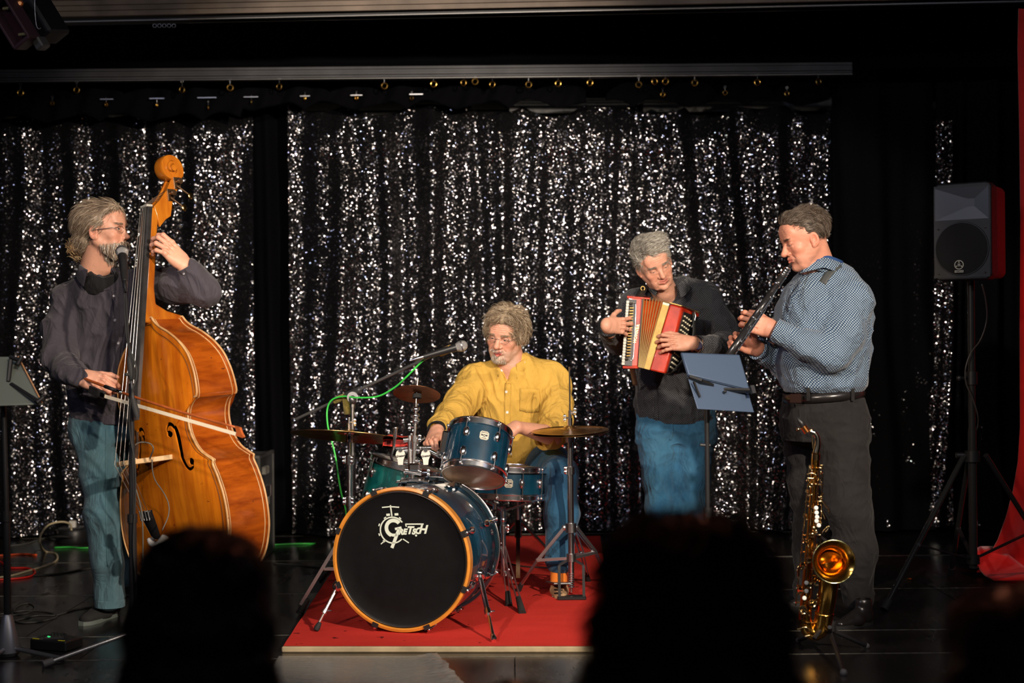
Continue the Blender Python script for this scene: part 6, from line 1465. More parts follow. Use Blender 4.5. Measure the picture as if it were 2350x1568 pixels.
m.bar(Vector((hx.x-.06, hx.y-.04, pz)), Vector((hx.x+.06, hx.y-.04, pz)), .02, .016); m.box((hx.x, hx.y-.02, pz), (.13, .07, .014), bev=.004); obj('pedal_frame', m, BLACKM, hs)
m = MB()
for j in range(7): m.torus(z(.075+.010*j), ZU, .012, .0028, 14, 6)
m.cyl(z(.05), z(.16), .005, 8); obj('spring', m, DCHROME, hs, smooth=60)
m = MB(); m.box((hx.x-.055, hx.y+.11, .075), (.085, .26, .010), Matrix.Rotation(-.14, 3, 'X') @ Matrix.Rotation(.12, 3, 'Z'), bev=.003); obj('footboard', m, DCHROME, hs)
# snare stand
sx_ = P(1154, 1160, 6.62); sn = thing('snare_stand', 'low chrome stand carrying the shallow snare drum', 'stand', (sx_.x, sx_.y, .022)); z = lambda h: Vector((sx_.x, sx_.y, h))
m = MB(); m.cyl(z(.10), z(.42), .0125, 14); m.cyl(z(.30), z(.335), .018, 14); m.ball(z(.36), .016, 10); wing(m, z(.32), (1, -.6, .2)); wing(m, z(.25), (-1, -.6, .2)); wing(m, z(.12), (1, -.5, 0)); obj('tube', m, CHROME, sn)
for a in (.3, 2.4, 4.5):
    q = MB(); e_ = z(.44)+Vector((math.cos(a)*.16, math.sin(a)*.16, .0)); q.bar(z(.40), e_, .012, .008); q.cyl(e_-ZU*.012, e_+ZU*.012, .010, 10); obj('basket_arm', q, CHROME, sn)
for f in (G(1199, 1405, .03), G(1168, 1388, .03), Vector((sx_.x-.20, sx_.y+.2, .03))):
    f = Vector(f); q = MB(); t0_ = z(.235); s_ = (f-t0_).cross(ZU).normalized()*.010
    for sg in (-1, 1): q.bar(t0_+s_*sg, f+s_*sg*.8, .004, .012, ZU)
    q.bar(z(.12), t0_.lerp(f, .5), .004, .010); lo3 = obj('leg', q, SATIN, sn); obj('rubber_foot', MB().cyl(f-ZU*.008, f+(t0_-f)*.20, .017, 12, .012), RUBBER, lo3)
# pedal beater assembly and throne
kp = thing('kick_pedal', 'dark bass drum pedal behind the rear hoop', 'pedal', bc+ax*.56-ZU*.29); q0 = bc+ax*.50; q0.z = .03
m = MB(); m.box(q0+ax*.18, (.09, .30, .012), Matrix.Rotation(-.25, 3, 'Z'), bev=.003); m.bar(q0+bx*.06, q0+bx*.05+ZU*.2, .014, .014); m.bar(q0-bx*.06, q0-bx*.05+ZU*.2, .014, .014); m.cyl(q0-bx*.06+ZU*.2, q0+bx*.06+ZU*.2, .010, 12); obj('frame', m, BLACKM, kp)
m = MB(); m.cyl(q0+ZU*.2, q0+ZU*.34, .004, 8); m.ball(q0+ZU*.35-ax*.01, .024, 12); obj('beater', m, DCHROME, kp)
th_ = thing('drum_throne', 'black drum stool with a red backrest hidden behind the seated drummer', 'stool', P(1190, 1300, 7.2)); tz = P(1188, 1085, 7.18)
obj('seat', MB().lathe([(0, .0), (.17, 0), (.185, -.03), (.18, -.075), (.0, -.08)], (tz.x, tz.y, tz.z-.02), ZU, 32), BLK_CL, th_, smooth=40)
m = MB()
for a, b, c_ in ((1090, 935, 7.28), (1288, 1030, 7.28)): pass
m.bar(P(1086, 965, 7.30), P(1094, 905, 7.30), .012, .02); m.bar(P(1287, 1060, 7.30), P(1289, 990, 7.30), .012, .02); m.bar(P(1091, 930, 7.30), P(1288, 1020, 7.32), .012, .012); m.bar(P(1086, 965, 7.30), (tz.x-.15, tz.y, tz.z-.06), .02, .02); m.bar(P(1287, 1060, 7.30), (tz.x+.15, tz.y, tz.z-.06), .02, .02)
obj('red_frame', m, RP, th_); m = MB(); m.cyl((tz.x, tz.y, .2), (tz.x, tz.y, tz.z-.08), .018, 14)
for a in (.5, 2.6, 4.7): m.bar((tz.x, tz.y, .30), (tz.x+math.cos(a)*.26, tz.y+math.sin(a)*.26, .035), .02, .012)
obj('tripod', m, CHROME, th_)
# drumsticks and folded paper on the drum
m = MB(); a, b = P(974, 1108, 6.0), P(1038, 1112, 6.08); pz = MB()
pp_ = obj('folded_paper', MB().hexa([P(962, 1120, 5.98), P(1022, 1117, 5.98), P(1040, 1111, 6.1), P(968, 1108, 6.1), P(962, 1114, 5.98), P(1022, 1111, 5.98), P(1040, 1107, 6.1), P(968, 1104, 6.1)]), mat('paper_white', (.62, .60, .55), .7)); tag(pp_, 'white folded paper lying on top of the bass drum', 'paper')
# ================================================================== accordion
PEARL = glossblue('red_pearl', (.20, .003, .003), (.75, .055, .015)); GILT = mat('gilt', (.72, .48, .16), .32, .85, var=.2)
acc = thing('accordion', 'small red pearl piano accordion with orange and gold bellows fanned open', 'accordion', P(1520, 775, 6.85))
def slab(front4, dvec, name, m, parent, bev=.006, **kw):
    """front face corners TL TR BR BL, pushed back by dvec"""
    TL, TR, BR, BL = [Vector(p) for p in front4]; d = Vector(dvec)
    o = obj(name, MB().hexa([BL, BR, BR+d, BL+d, TL, TR, TR+d, TL+d]), m, parent, **kw)
    if bev: b = o.modifiers.new('b', 'BEVEL'); b.width = bev; b.segments = 3
    return o
dT = Vector((.02, .17, .012))
tb = [P(1441, 682, 6.80), P(1474, 684, 6.80), P(1464, 842, 6.74), P(1431, 842, 6.74)]
slab(tb, dT, 'treble_box', PEARL, acc)
slab([P(1439, 679, 6.795), P(1492, 684, 6.80), P(1491, 688, 6.80), P(1439, 684, 6.795)], dT*1.02, 'treble_top_trim', PEARL, acc, .002)
slab([P(1429, 840, 6.735), P(1466, 841, 6.74), P(1466, 846, 6.74), P(1429, 846, 6.735)], dT*1.02, 'treble_bottom_trim', PEARL, acc, .002)
# bellows: pleats
nP = 7; rows = []; TLb, TRb, BRb, BLb = P(1474, 688, 6.80), P(1521, 695, 6.78), P(1478, 844, 6.72), P(1464, 841, 6.74)
ORG = mat('orange_bellows', (.75, .17, .02), .7, var=.2); BLK = mat('pleat_edge', (.45, .32, .13), .5, .5, bump=.6, bscale=500)
def edge_pt(u, top): return (TLb.lerp(TRb, u) if top else BLb.lerp(BRb, u))
for i in range(nP):
    u0, um, u1 = i/nP, (i+.5)/nP, (i+1)/nP; q = MB(); out = Vector((0, -.008, 0)); up = Vector((0, 0, .006)); dn = Vector((0, 0, -.004)); inn = Vector((0, .012, 0))
    A_ = [edge_pt(u0, 1)+inn-up, edge_pt(um, 1)+out+up, edge_pt(u1, 1)+inn-up]; B_ = [edge_pt(u0, 0)+inn-dn, edge_pt(um, 0)+out+dn, edge_pt(u1, 0)+inn-dn]
    At, Bt = [p+dT*.93 for p in A_], [p+dT*.93 for p in B_]
    q.grid([B_, A_, At, Bt], close=False); q.grid([Bt, B_])
    o = obj('bellows_fold', q, ORG, acc, smooth=None, fix=False, solid=.0015)
    e = MB(); e.tube([B_[1]-Vector((0, .001, 0)), A_[1]-Vector((0, .001, 0)), At[1]+Vector((0, 0, .001))], .0024, 6); obj('fold_edge', e, BLK, o, smooth=60)
slab([P(1521, 693, 6.775), P(1537, 698, 6.77), P(1491, 850, 6.71), P(1476, 846, 6.715)], dT*.98, 'bellows_frame', mat('gold_cloth', (.60, .40, .12), .6, .3, var=.2, bump=.6, bscale=400), acc, .003)
slab([P(1521, 692, 6.773), P(1537, 697, 6.768), P(1535, 705, 6.768), P(1519, 700, 6.773)], dT*.2, 'frame_corner', mat('pale_gilt', (.7, .62, .45), .3, .8), acc, .003)
e = MB()
for i in range(13): a = P(1527-i*3.6, 700+i*12, 6.77); 
slab([P(1472, 685, 6.80), P(1478, 686, 6.80), P(1467, 843, 6.74), P(1462, 843, 6.74)], dT*.98, 'bellows_frame', mat('dark_frame', (.02, .02, .02), .4), acc, .002)
# bass box
F4 = [P(1537, 697, 6.77), P(1566, 705, 6.76), P(1526, 858, 6.70), P(1490, 850, 6.71)]
E = Vector((.105, .15, -.03)); EB = Vector((.075, .15, -.012))
def hexbox(name, TL, TR, BR, BL, dt, db, m, bev=.006, parent=acc):
    o = obj(name, MB().hexa([BL, BR, BR+db, BL+db, TL, TR, TR+dt, TL+dt]), m, parent); b = o.modifiers.new('b', 'BEVEL'); b.width = bev; b.segments = 3; return o
hexbox('bass_box', *F4, E, EB, PEARL, .008)
# black button face on its end
T1, T2, B1, B2 = F4[1], F4[1]+E, F4[2], F4[2]+EB; nE = (T2-T1).cross(B1-T1).normalized(); nE = nE if nE.y < 0 else -nE
def fp(u, v, off=.002): return (T1.lerp(T2, u)).lerp(B1.lerp(B2, u), v)+nE*off
slabm = MB(); slabm.hexa([fp(.10, .97), fp(.93, .97), fp(.93, .97, .006), fp(.10, .97, .006), fp(.10, .06), fp(.93, .06), fp(.93, .06, .006), fp(.10, .06, .006)]); obj('button_panel', slabm, BLACKP, acc)
CR = mat('cream_button', (.78, .72, .52), .35)
for j in range(12):
    for i in range(4):
        v = .12+.070*j+.012*i; c = fp(.18+.13*i, v, .005)
        if .40 < v < .64: continue
        obj('bass_button', MB().lathe([(0, .007), (.0035, .0065), (.0042, .005), (.0042, 0)], c, nE, 10), CR, acc)
sm = MB(); sm.tube([F4[1]+Vector((-.004, -.004, .004)), T1.lerp(T2, .55)+nE*.012, fp(.62, .08, .02), fp(.60, .25, .02)], .0028, 6); sm.tube([F4[2]+Vector((0, -.004, 0)), fp(.30, .97, .012), fp(.5, .92, .02), fp(.62, .8, .02)], .0028, 6); obj('strap_bracket', sm, CHROME, acc, smooth=60)
st_ = MB(); pts = [fp(.62, .02, .006), fp(.62, .15, .022), fp(.60, .35, .045), fp(.58, .55, .052), fp(.55, .75, .040), fp(.5, .93, .014), fp(.48, 1.0, .0)]
pts = spline(pts, 5); wdir = (T2-T1).normalized()
st_.grid([[p-wdir*.017, p+wdir*.017] for p in pts]); obj('bass_strap', st_, mat('strap_black', (.015, .015, .015), .5), acc, fix=False, solid=.004, smooth=180)
# keyboard: keys lie along the left front edge
kT, kB = P(1445, 690, 6.79), P(1434, 838, 6.73); kd = Vector((-.35, -.94, 0)); ln = Vector((.036, -.002, 0)); WK = mat('key_white', (.70, .68, .60), .25); BKK = mat('key_black', (.03, .02, .012), .25)
slabk = MB(); a_, b_ = kT+Vector((-.004, .012, .004)), kB+Vector((-.004, .012, -.004)); slabk.bar(a_+ln*.4, b_+ln*.4, .046, .018, (0, 1, 0)); obj('key_bed', slabk, BLACKP, acc)
NW = 22
for i in range(NW):
    c = kT.lerp(kB, (i+.5)/NW); h = (kT-kB).length/NW
    q = MB(); q.box(c+Vector((-.009, -.004, 0)), (.014, .008, h*.90), bev=.0012); obj('white_key', q, WK, acc)
    if i % 7 not in (2, 6) and i < NW-1:
        c2 = kT.lerp(kB, (i+1.0)/NW); q = MB(); q.box(c2+Vector((.006, -.006, 0)), (.018, .012, h*.55), bev=.001); obj('black_key', q, BKK, acc)
for i in range(18):
    c = P(1449.5-i*.42, 707+i*6.45, 6.772-.0026*i); q = MB(); q.box(c, (.020, .012, .0058), bev=.001); obj('brass_lever', q, GILT, acc)
e = MB(); e.tube(spline([P(1452, 696, 6.785), P(1459, 700, 6.78), P(1457, 760, 6.76), P(1453, 820, 6.735), P(1446, 828, 6.735)], 5), .0022, 6); obj('grille_trim', e, CHROME, acc, smooth=180)
kx_ = (P(1460, 756, 6.76)-P(1454, 786, 6.75)).normalized()
t_ = text_mb('HOHNER', .019, .0005, 0, ext=.0008, spacing=1.25); put(t_, P(1460.5, 766, 6.757), kx_, Vector((-1, -.05, 0))); obj('lettering', t_, mat('gold_print', (.75, .50, .2), .35, .6), acc, smooth=None)
tg_ = MB(); tp4 = [P(1532, 692, 6.78), P(1590, 706, 6.80)]; tg_.hexa([F4[0]+Vector((0, 0, .002)), F4[1]+Vector((0, 0, .002)), F4[1]+E+Vector((0, 0, .002)), F4[0]+E+Vector((0, 0, .002)), F4[0]+Vector((0, 0, .007)), F4[1]+Vector((0, 0, .007)), F4[1]+E+Vector((0, 0, .007)), F4[0]+E+Vector((0, 0, .007))]); obj('gold_top_edge', tg_, GILT, acc)
so = MB(); sp_ = spline([P(1465, 684, 6.84), P(1474, 668, 7.02), P(1480, 656, 7.10), P(1470, 655, 7.18)], 5); so.grid([[p-Vector((.02, 0, 0)), p+Vector((.02, 0, 0))] for p in sp_]); obj('shoulder_strap', so, MATS['strap_black'], acc, fix=False, solid=.004, smooth=180)
so = MB(); sp_ = spline([P(1450, 846, 6.84), P(1455, 868, 6.98), P(1458, 884, 7.06)], 5); so.grid([[p-Vector((.012, 0, 0)), p+Vector((.012, 0, 0))] for p in sp_]); obj('lower_strap', so, mat('tan_strap', (.42, .30, .16), .6), acc, fix=False, solid=.004, smooth=180)
obj('strap_buckle', MB().torus(P(1475, 662, 7.03), (.2, -1, 0), .010, .002, 14, 6), GILT, acc)
# ================================================================== clarinet
clr = thing('clarinet', 'black clarinet with silver keys held to the lips of the man in the checked shirt', 'clarinet', P(1760, 700, 5.9))
a, b = P(1813, 609, 5.90), P(1684, 800, 5.70); dn = (b-a).normalized(); L = (b-a).length
def cp(t_, off=(0, 0, 0)): return a.lerp(b, t_)+Vector(off)
CB = mat('grenadilla', (.018, .017, .018), .25, coat=.4)
obj('mouthpiece', MB().tube([cp(-.03), cp(.02), cp(.10), cp(.14)], [.0035, .0075, .0125, .013], 14), BLACKP, clr, smooth=180)
q = MB(); q.cyl(cp(.05), cp(.115), .0130, 16); [q.torus(cp(t_), dn, .0140, .0022, 18, 6) for t_ in (.055, .085, .112)]; obj('ligature', q, CHROME, clr, smooth=60)
obj('barrel', MB().tube([cp(.14), cp(.17), cp(.22), cp(.25)], [.0155, .0165, .0155, .0145], 18), CB, clr, smooth=180)
obj('upper_joint', MB().tube([cp(.25), cp(.66)], [.0138, .0142], 18), CB, clr, smooth=180); obj('lower_joint', MB().tube([cp(.66), cp(1.12)], [.0148, .0155], 18), CB, clr, smooth=180)
obj('bell', MB().lathe([(.0155, 0), (.0175, .03), (.023, .06), (.032, .09), (.030, .09), (.014, .02)], cp(1.12), dn, 24), CB, clr, smooth=60)
for t_ in (.14, .25, .66, 1.12): obj('ring', MB().torus(cp(t_), dn, .0150, .0028, 20, 6), CHROME, clr, smooth=180)
sd = Vector((1, -.6, .5)); sd = (sd-dn*sd.dot(dn)).normalized(); sd2 = dn.cross(sd)
rs = random.Random(4)
for s_, k0 in ((sd, .30), (-sd2, .34), (sd*.3-sd2, .5)):
    q = MB(); s_ = s_.normalized(); q.cyl(cp(k0)+s_*.0195, cp(k0+.62)+s_*.0195, .0020, 8)
    for t_ in np.linspace(k0, k0+.62, 6): q.cyl(cp(t_)+s_*.012, cp(t_)+s_*.021, .0028, 8)
    obj('key_rod', q, CHROME, clr)
for i in range(15):
    t_ = .34+.058*i; s_ = [-sd2, sd, (-sd2+sd)][i % 3].normalized(); q = MB(); q.lathe([(0, .004), (.006, .0038), (.0078, .002), (.0078, 0), (0, 0)], cp(t_)+s_*.0165, s_, 12)
    q.bar(cp(t_)+s_*.019, cp(t_+.02)+s_*.0205+sd2.cross(s_)*.004, .004, .002); obj('key', q, CHROME, clr)
# ================================================================== saxophone and its stand
SAXM = mat('sax_brass', (.80, .42, .08), .16, 1, var=.2, vscale=15); SXK = mat('sax_key_gold', (.90, .66, .34), .15, 1)
ys = 5.40
sax = thing('saxophone', 'gold lacquered saxophone standing upright on its low stand', 'saxophone', P(1880, 1440, ys))
S = lambda x, y, dy=0: P(x, y, ys+dy)
body = [S(1872, 1040), S(1866, 1150), S(1857, 1290), S(1849, 1395), S(1848, 1425, 0), S(1856, 1447, .0), S(1872, 1452, -.0), S(1886, 1436, -.01), S(1892, 1405, -.02)]
pts = spline(body, 6); n_ = len(pts); obj('body_tube', MB().tube(pts, [.0150+.022*(i/n_)**1.0 for i in range(n_)], 24), SAXM, sax, smooth=180)
bl = spline([S(1892, 1405, -.02), S(1898, 1370, -.03), S(1902, 1335, -.05), S(1905, 1305, -.08), S(1907, 1288, -.115)], 6); m_ = len(bl)
rr = [.0335+.008*(i/m_) for i in range(m_)]; obj('bell_tube', MB().tube(bl, rr, 32, caps=False), SAXM, sax, smooth=180)
be = bl[-1]; bd_ = Vector((.02, -1, .10)).normalized()
prof = [(.040, -.03), (.043, -.010), (.050, .012), (.062, .030), (.0775, .043), (.079, .045), (.0775, .047), (.060, .036), (.048, .018), (.041, -.01), (.036, -.05), (.02, -.07), (0, -.075)]
obj('bell', MB().lathe(prof, be, bd_, 56), SAXM, sax, smooth=60); obj('bell_rim', MB().torus(be+bd_*.045, bd_, .0785, .0028, 64, 8), mat('rim_brass', (.75, .72, .35), .15, 1), sax, smooth=180)
nk2 = spline([S(1872, 1042), S(1876, 1022), S(1875, 1005), S(1868, 994), S(1858, 990)], 6); obj('neck', MB().tube(nk2, [.0125-.0035*i/len(nk2) for i in range(len(nk2))], 16), mat('neck_silver', (.78, .74, .62), .15, 1), sax, smooth=180)
obj('neck_collar', MB().tube([S(1872, 1056), S(1872, 1042)], .0165, 16), SXK, sax, smooth=60)
obj('ligature', MB().tube([S(1852, 992), S(1843, 979)], [.0125, .0125], 14), mat('copper_ligature', (.80, .33, .10), .25, 1), sax, smooth=60)
obj('mouthpiece', MB().tube([S(1846, 983), S(1838, 970), S(1829, 957)], [.0115, .010, .004], 12), BLACKP, sax, smooth=180)
q = MB(); q.ball(S(1832, 986), .008, 10); q.cyl(S(1832, 986), S(1842, 984), .0025, 6); q.cyl(S(1864, 1000), S(1866, 1030), .003, 6); q.ball(S(1862, 988), .009, 10); obj('octave_key', q, SXK, sax, smooth=60)
def sx(t_):                                             # along the body from top (0) to bow (1)
    return S(1872-24*t_, 1060+345*t_), .016+.021*t_
rs = random.Random(9)
for si, (ox, oy) in enumerate(((-.9, -.45), (.2, -1), (.95, -.3), (-.35, -.95))):
    q = MB(); a_, r0 = sx(.02+.03*si); b_, r1 = sx(.95-.04*si); d_ = Vector((ox, oy, 0)).normalized()
    q.cyl(a_+d_*(r0+.011), b_+d_*(r1+.011), .0024, 8)
    for t_ in np.linspace(.04, .93, 9): c, r = sx(t_); q.cyl(c+d_*(r-.002), c+d_*(r+.013), .0032, 8)
    obj('key_rod', q, SXK, sax)
for i in range(24):
    t_ = .03+.94*i/23; c, r = sx(t_); an = [-2.6, -1.9, -1.2, -.5][(i*3) % 4]+rs.uniform(-.3, .3); d_ = Vector((math.cos(an), math.sin(an), 0)); R_ = (.0065+.010*t_)*rs.uniform(.85, 1.15)
    q = MB(); q.lathe([(0, .006), (R_*.5, .0062), (R_*.8, .005), (R_, .0065), (R_*1.02, .001), (R_, 0), (0, 0)], c+d_*(r+.005), d_, 16); e_ = c+d_*(r+.013)+Vector((0, 0, rs.uniform(-.02, .02)))+d_.cross(ZU)*rs.choice((-1, 1))*(R_+.008); q.bar(c+d_*(r+.012), e_, .0045, .003, d_); q.ball(e_, .0042, 8)
    obj('key_cup', q, SXK, sax)
for x, y in ((1873, 1166), (1874, 1177), (1875, 1187), (1874, 1196), (1879, 1206), (1851, 1338), (1851, 1357), (1846, 1373)):
    p_ = S(x, y, -.05); obj('pearl_button', MB().lathe([(0, .003), (.006, .0028), (.0082, .001), (.0082, -.003), (0, -.003)], p_, (0, -1, .1), 14), mat('pearl', (.85, .85, .80), .25), sax)
for k, pl in enumerate(([(1878, 1140), (1887, 1150), (1894, 1160), (1902, 1170), (1903, 1178)], [(1884, 1172), (1890, 1182), (1894, 1192)], [(1886, 1225), (1893, 1215), (1902, 1208), (1900, 1216), (1894, 1222)], [(1882, 1070), (1888, 1068), (1886, 1078)], [(1885, 1105), (1887, 1112), (1886, 1118)], [(1852, 1090), (1862, 1086), (1876, 1092)], [(1852, 1098), (1870, 1098)], [(1852, 1140), (1866, 1134)], [(1832, 1298), (1832, 1330)], [(1838, 1400), (1842, 1430)], [(1828, 1446), (1848, 1440), (1860, 1448)], [(1846, 1462), (1860, 1458)])):
    q = MB(); q.tube(spline([S(x, y, -.045) for x, y in pl], 4), .0032, 8); obj('key_lever', q, SXK, sax, smooth=180)
q = MB()
for i in range(5): q.torus(S(1849+1.5*i, 1392+14*i, -.0), (0, .2, 1), .036, .0016, 24, 5, )
obj('bow_guard', MB().torus(S(1850, 1425), (.1, 0, 1), .0345, .003, 32, 6), SXK, sax, smooth=180)
ssd = thing('saxophone_stand', 'low black folding stand under the saxophone', 'stand', P(1900, 1460, ys)); c = P(1902, 1438, ys+.02)
m = MB(); m.cyl(c, c+Vector((0, .0, .12)), .010, 10); m.cyl(c+Vector((0, 0, .12)), P(1900, 1250, ys+.05), .007, 8); m.tube([P(1870, 1225, ys-.02), P(1885, 1235, ys+.04), P(1900, 1245, ys+.05)], .007, 8); m.box(c, (.05, .05, .05), bev=.01); m.tube([c, P(1880, 1450, ys-.04), P(1868, 1466, ys-.06)], .008, 8); m.tube([c, P(1905, 1450, ys-.08), P(1904, 1440, ys-.11)], .008, 8); obj('yoke', m, BLACKM, ssd)
for f, r_ in ((G(1936, 1544, .008), .014), (G(1990, 1483, .008), .011), (G(1832, 1470, .008), .011)):
    lg_ = obj('leg', MB().cyl(c-Vector((0, 0, .01)), f, .0085, 10), BLACKM, ssd); obj('rubber_tip', MB().ball(f, r_, 12), mat('grey_rubber', (.12, .11, .11), .6), lg_)
# ================================================================== microphones and stands
GRL = mat('mic_grille', (.55, .54, .53), .35, .9, bump=1, bscale=1400, bdist=.002)
def microphone(label, head, tail):
    h, t2 = Vector(head), Vector(tail); d = (t2-h).normalized(); o = thing('microphone', label, 'microphone', tail)
    obj('grille', MB().lathe([(0, -.026), (.012, -.024), (.021, -.015), (.0255, 0), (.0245, .010), (.021, .020), (.018, .026)], h, d, 28), GRL, o, smooth=180)
    obj('grille_band', MB().lathe([(.0262, -.003), (.0268, 0), (.0262, .003)], h, d, 28), GREYM, o)
    obj('handle', MB().lathe([(.018, .026), (.0185, .030), (.0175, .055), (.0135, .150), (.0115, .175), (.0115, .180), (0, .18)], h, d, 24), BLACKP, o, smooth=40)
    obj('connector', MB().lathe([(.0095, .18), (.0095, .215), (.006, .225), (.004, .245)], h, d, 16), DCHROME, o, smooth=40); return o
m1h, m1t = P(280, 577, 5.74), P(284, 622, 5.66)
microphone('black vocal microphone with silver grille in front of the bass player\'s beard', m1h, m1h+(m1t-m1h).normalized()*.18)
ms = thing('microphone_stand', 'black microphone stand rising in front of the double bass', 'stand', P(306, 1400, 5.45))
hp = P(300, 860, 5.43)
m = MB(); m.cyl(P(307, 1440, 5.45), P(304, 1190, 5.44), .0155, 16); m.cyl(P(304, 1190, 5.44), P(303, 1020, 5.44), .0125, 16); m.cyl(P(303, 1020, 5.44), P(301, 880, 5.43), .0100, 14); obj('pole', m, BLACKM, ms)
obj('height_clutch', MB().cyl(P(304, 1200, 5.44), P(304, 1180, 5.44), .019, 16), BLACKP, ms)
m = MB(); m.cyl(P(285, 620, 5.655), hp, .0058, 12); m.cyl(hp, P(306, 920, 5.40), .0058, 12); obj('boom', m, BLACKM, ms)
m = MB(); m.tube([P(299, 815, 5.42), P(299, 823, 5.42), P(302, 862, 5.42), P(303, 872, 5.42)], [.009, .0135, .0145, .010], 14); m.cyl(P(287, 860, 5.40), P(312, 860, 5.43), .006, 10); obj('boom_grip', m, RUBBER, ms); m = MB(); m.tube([P(305, 915, 5.40), P(306, 922, 5.40), P(313, 948, 5.39), P(315, 958, 5.39)], [.010, .0125, .0125, .010], 14); obj('boom_grip', m, RUBBER, ms)
m = MB(); m.tube([P(283, 600, 5.69), P(285, 625, 5.655)], [.0165, .014], 16); obj('microphone_clip', m, BLACKP, ms)
foot1, foot2 = P(306, 1455, 5.45), P(102, 1526, 5.25)
m = MB(); bz = Vector((foot1.x, foot1.y, .09)); 
for f, lab_ in ((G(103, 1524, .012), 1), (G(470, 1500, .012), 0), (G(330, 1400, .012), 0)):
    q = obj('leg', MB().cyl(bz, f, .0085, 12), mat('satin_tube', (.34, .34, .35), .3, .8), ms); obj('rubber_foot', MB().cyl(f-(bz-f)*.02, f+(bz-f)*.09, .014, 14), mat('grey_rubber', (.12, .11, .11), .6), q)
obj('tripod_hub', MB().lathe([(.016, .10), (.022, .08), (.022, 0), (.017, -.03), (0, -.03)], bz-Vector((0, 0, .02)), ZU, 20), BLACKP, ms)
wl_ = spline([P(285, 638, 5.62), P(286, 700, 5.58), P(290, 770, 5.5), P(297, 800, 5.41), P(312, 840, 5.39), P(313, 868, 5.38), P(303, 900, 5.37), P(296, 960, 5.40), P(300, 1010, 5.42), P(309, 1060, 5.41), P(311, 1130, 5.41), P(306, 1250, 5.42), P(312, 1350, 5.42), P(313, 1430, 5.42)], 8)
tag(obj('microphone_cable', MB().tube(wl_, .0032, 6), RUBBER, None, smooth=180), 'black cable hanging along the microphone stand by the bass', 'cable')
# drummer's boom microphone
m2h, m2t = P(1060, 794, 6.42), P(1018, 806, 6.42)
microphone('black microphone with silver grille on the boom beside the drummer\'s face', m2h, m2h+(m2t-m2h).normalized()*.18)
bs = thing('boom_stand', 'grey boom stand behind the crash cymbal reaching up to the drummer', 'stand', P(809, 1300, 6.72))
m = MB(); m.cyl(P(809, 1250, 6.72), P(809, 1040, 6.72), .0145, 14); m.cyl(P(809, 1060, 6.72), P(809, 925, 6.72), .0105, 14); m.cyl(P(809, 935, 6.72), P(809, 920, 6.72), .015, 14); obj('pole', m, DCHROME, bs)
m = MB(); m.cyl(P(678, 963, 6.92), P(1025, 801, 6.44), .0072, 12); obj('boom', m, mat('satin_tube', (.34, .34, .35), .3, .8), bs)
m = MB(); m.cyl(P(796, 908, 6.75), P(826, 895, 6.71), .017, 16); m.cyl(P(809, 912, 6.69), P(809, 912, 6.77), .026, 20); m.ball(P(809, 917, 6.70), .022, 12); obj('pivot', m, GREYM, bs)
m = MB(); m.cyl(P(1010, 810, 6.455), P(1035, 800, 6.42), .018, 14); obj('microphone_clip', m, mat('gold_tape', (.42, .25, .06), .5), bs)
tp_ = weave_mat('olive_tape', (.22, .17, .035), None, .8)
m = MB(); m.tube([P(768, 922, 6.79), P(776, 917, 6.78), P(790, 911, 6.76)], [.010, .0165, .015], 12); m.grid([[P(786, 916, 6.745), P(803, 914, 6.735)], [P(788, 935, 6.74), P(805, 932, 6.735)], [P(790, 952, 6.74), P(804, 951, 6.735)]]); obj('tape', m, tp_, bs, fix=False, solid=.003)
for f in (G(735, 1335, .02), G(860, 1300, .02), G(820, 1370, .02)): f = Vector(f); obj('leg', MB().cyl((P(809, 1250, 6.72)), f, .0085, 8), BLACKM, bs)
gp = [(993, 808, 6.46), (966, 832, 6.46), (931, 867, 6.5), (905, 890, 6.55), (867, 910, 6.6), (819, 913, 6.66), (788, 910, 6.72), (762, 918, 6.76), (751, 940, 6.78), (752, 976, 6.76), (759, 1004, 6.74), (770, 1049, 6.72), (776, 1090, 6.70), (783, 1130, 6.70), (795, 1180, 6.72), (790, 1225, 6.8)]
pts = spline([P(*q) for q in gp]+[G(770, 1248, .006), G(700, 1248, .006), G(640, 1250, .006), G(540, 1256, .006)], 8)
GRN = mat('green_cable', (.05, .60, .08), .4)
tag(obj('green_cable', MB().tube(pts, .0042, 8), GRN, None, smooth=180), 'bright green cable looping from the drummer\'s microphone down to the floor', 'cable')
pts = spline([G(125, 1257, .006), G(160, 1256, .006), G(190, 1258, .006), G(240, 1255, .006), G(330, 1250, .006)], 8)
tag(obj('green_cable', MB().tube(pts, .0042, 8), GRN, None, smooth=180), 'green cable on the floor at the left, behind the bass player\'s leg', 'cable')
# ================================================================== music stands
def tablet_stand(label, hubp, board4, poletop, base, legs, m_board, parts=()):
    o = thing('music_stand', label, 'music stand', (base[0], base[1], 0))
    TL, TR, BR, BL = board4; n = (TR-TL).cross(BL-TL).normalized(); n = n if n.y > 0 else -n
    m = MB(); m.cyl((base[0], base[1], .05), (base[0], base[1], poletop.z*.55), .0135, 14); m.cyl((base[0], base[1], poletop.z*.55), poletop, .0095, 14); obj('pole', m, BLACKM, o)
    obj('pole_collar', MB().cyl((base[0], base[1], poletop.z*.55-.03), (base[0], base[1], poletop.z*.55+.01), .017, 14), BLACKP, o)
    m = MB(); m.ball(hubp, .030, 16, sq=(1, .8, 1)); m.cyl(hubp-Vector((.028, .01, 0)), hubp+Vector((.03, -.01, 0)), .018, 16); m.cyl(hubp-Vector((0, 0, .05)), hubp, .015, 14); m.cyl(hubp+Vector((-.01, -.03, -.01)), hubp+Vector((-.01, .0, -.01)), .012, 12); obj('tilt_head', m, BLACKP, o)
    return o, n
ST2 = P(1622, 930, 5.62)
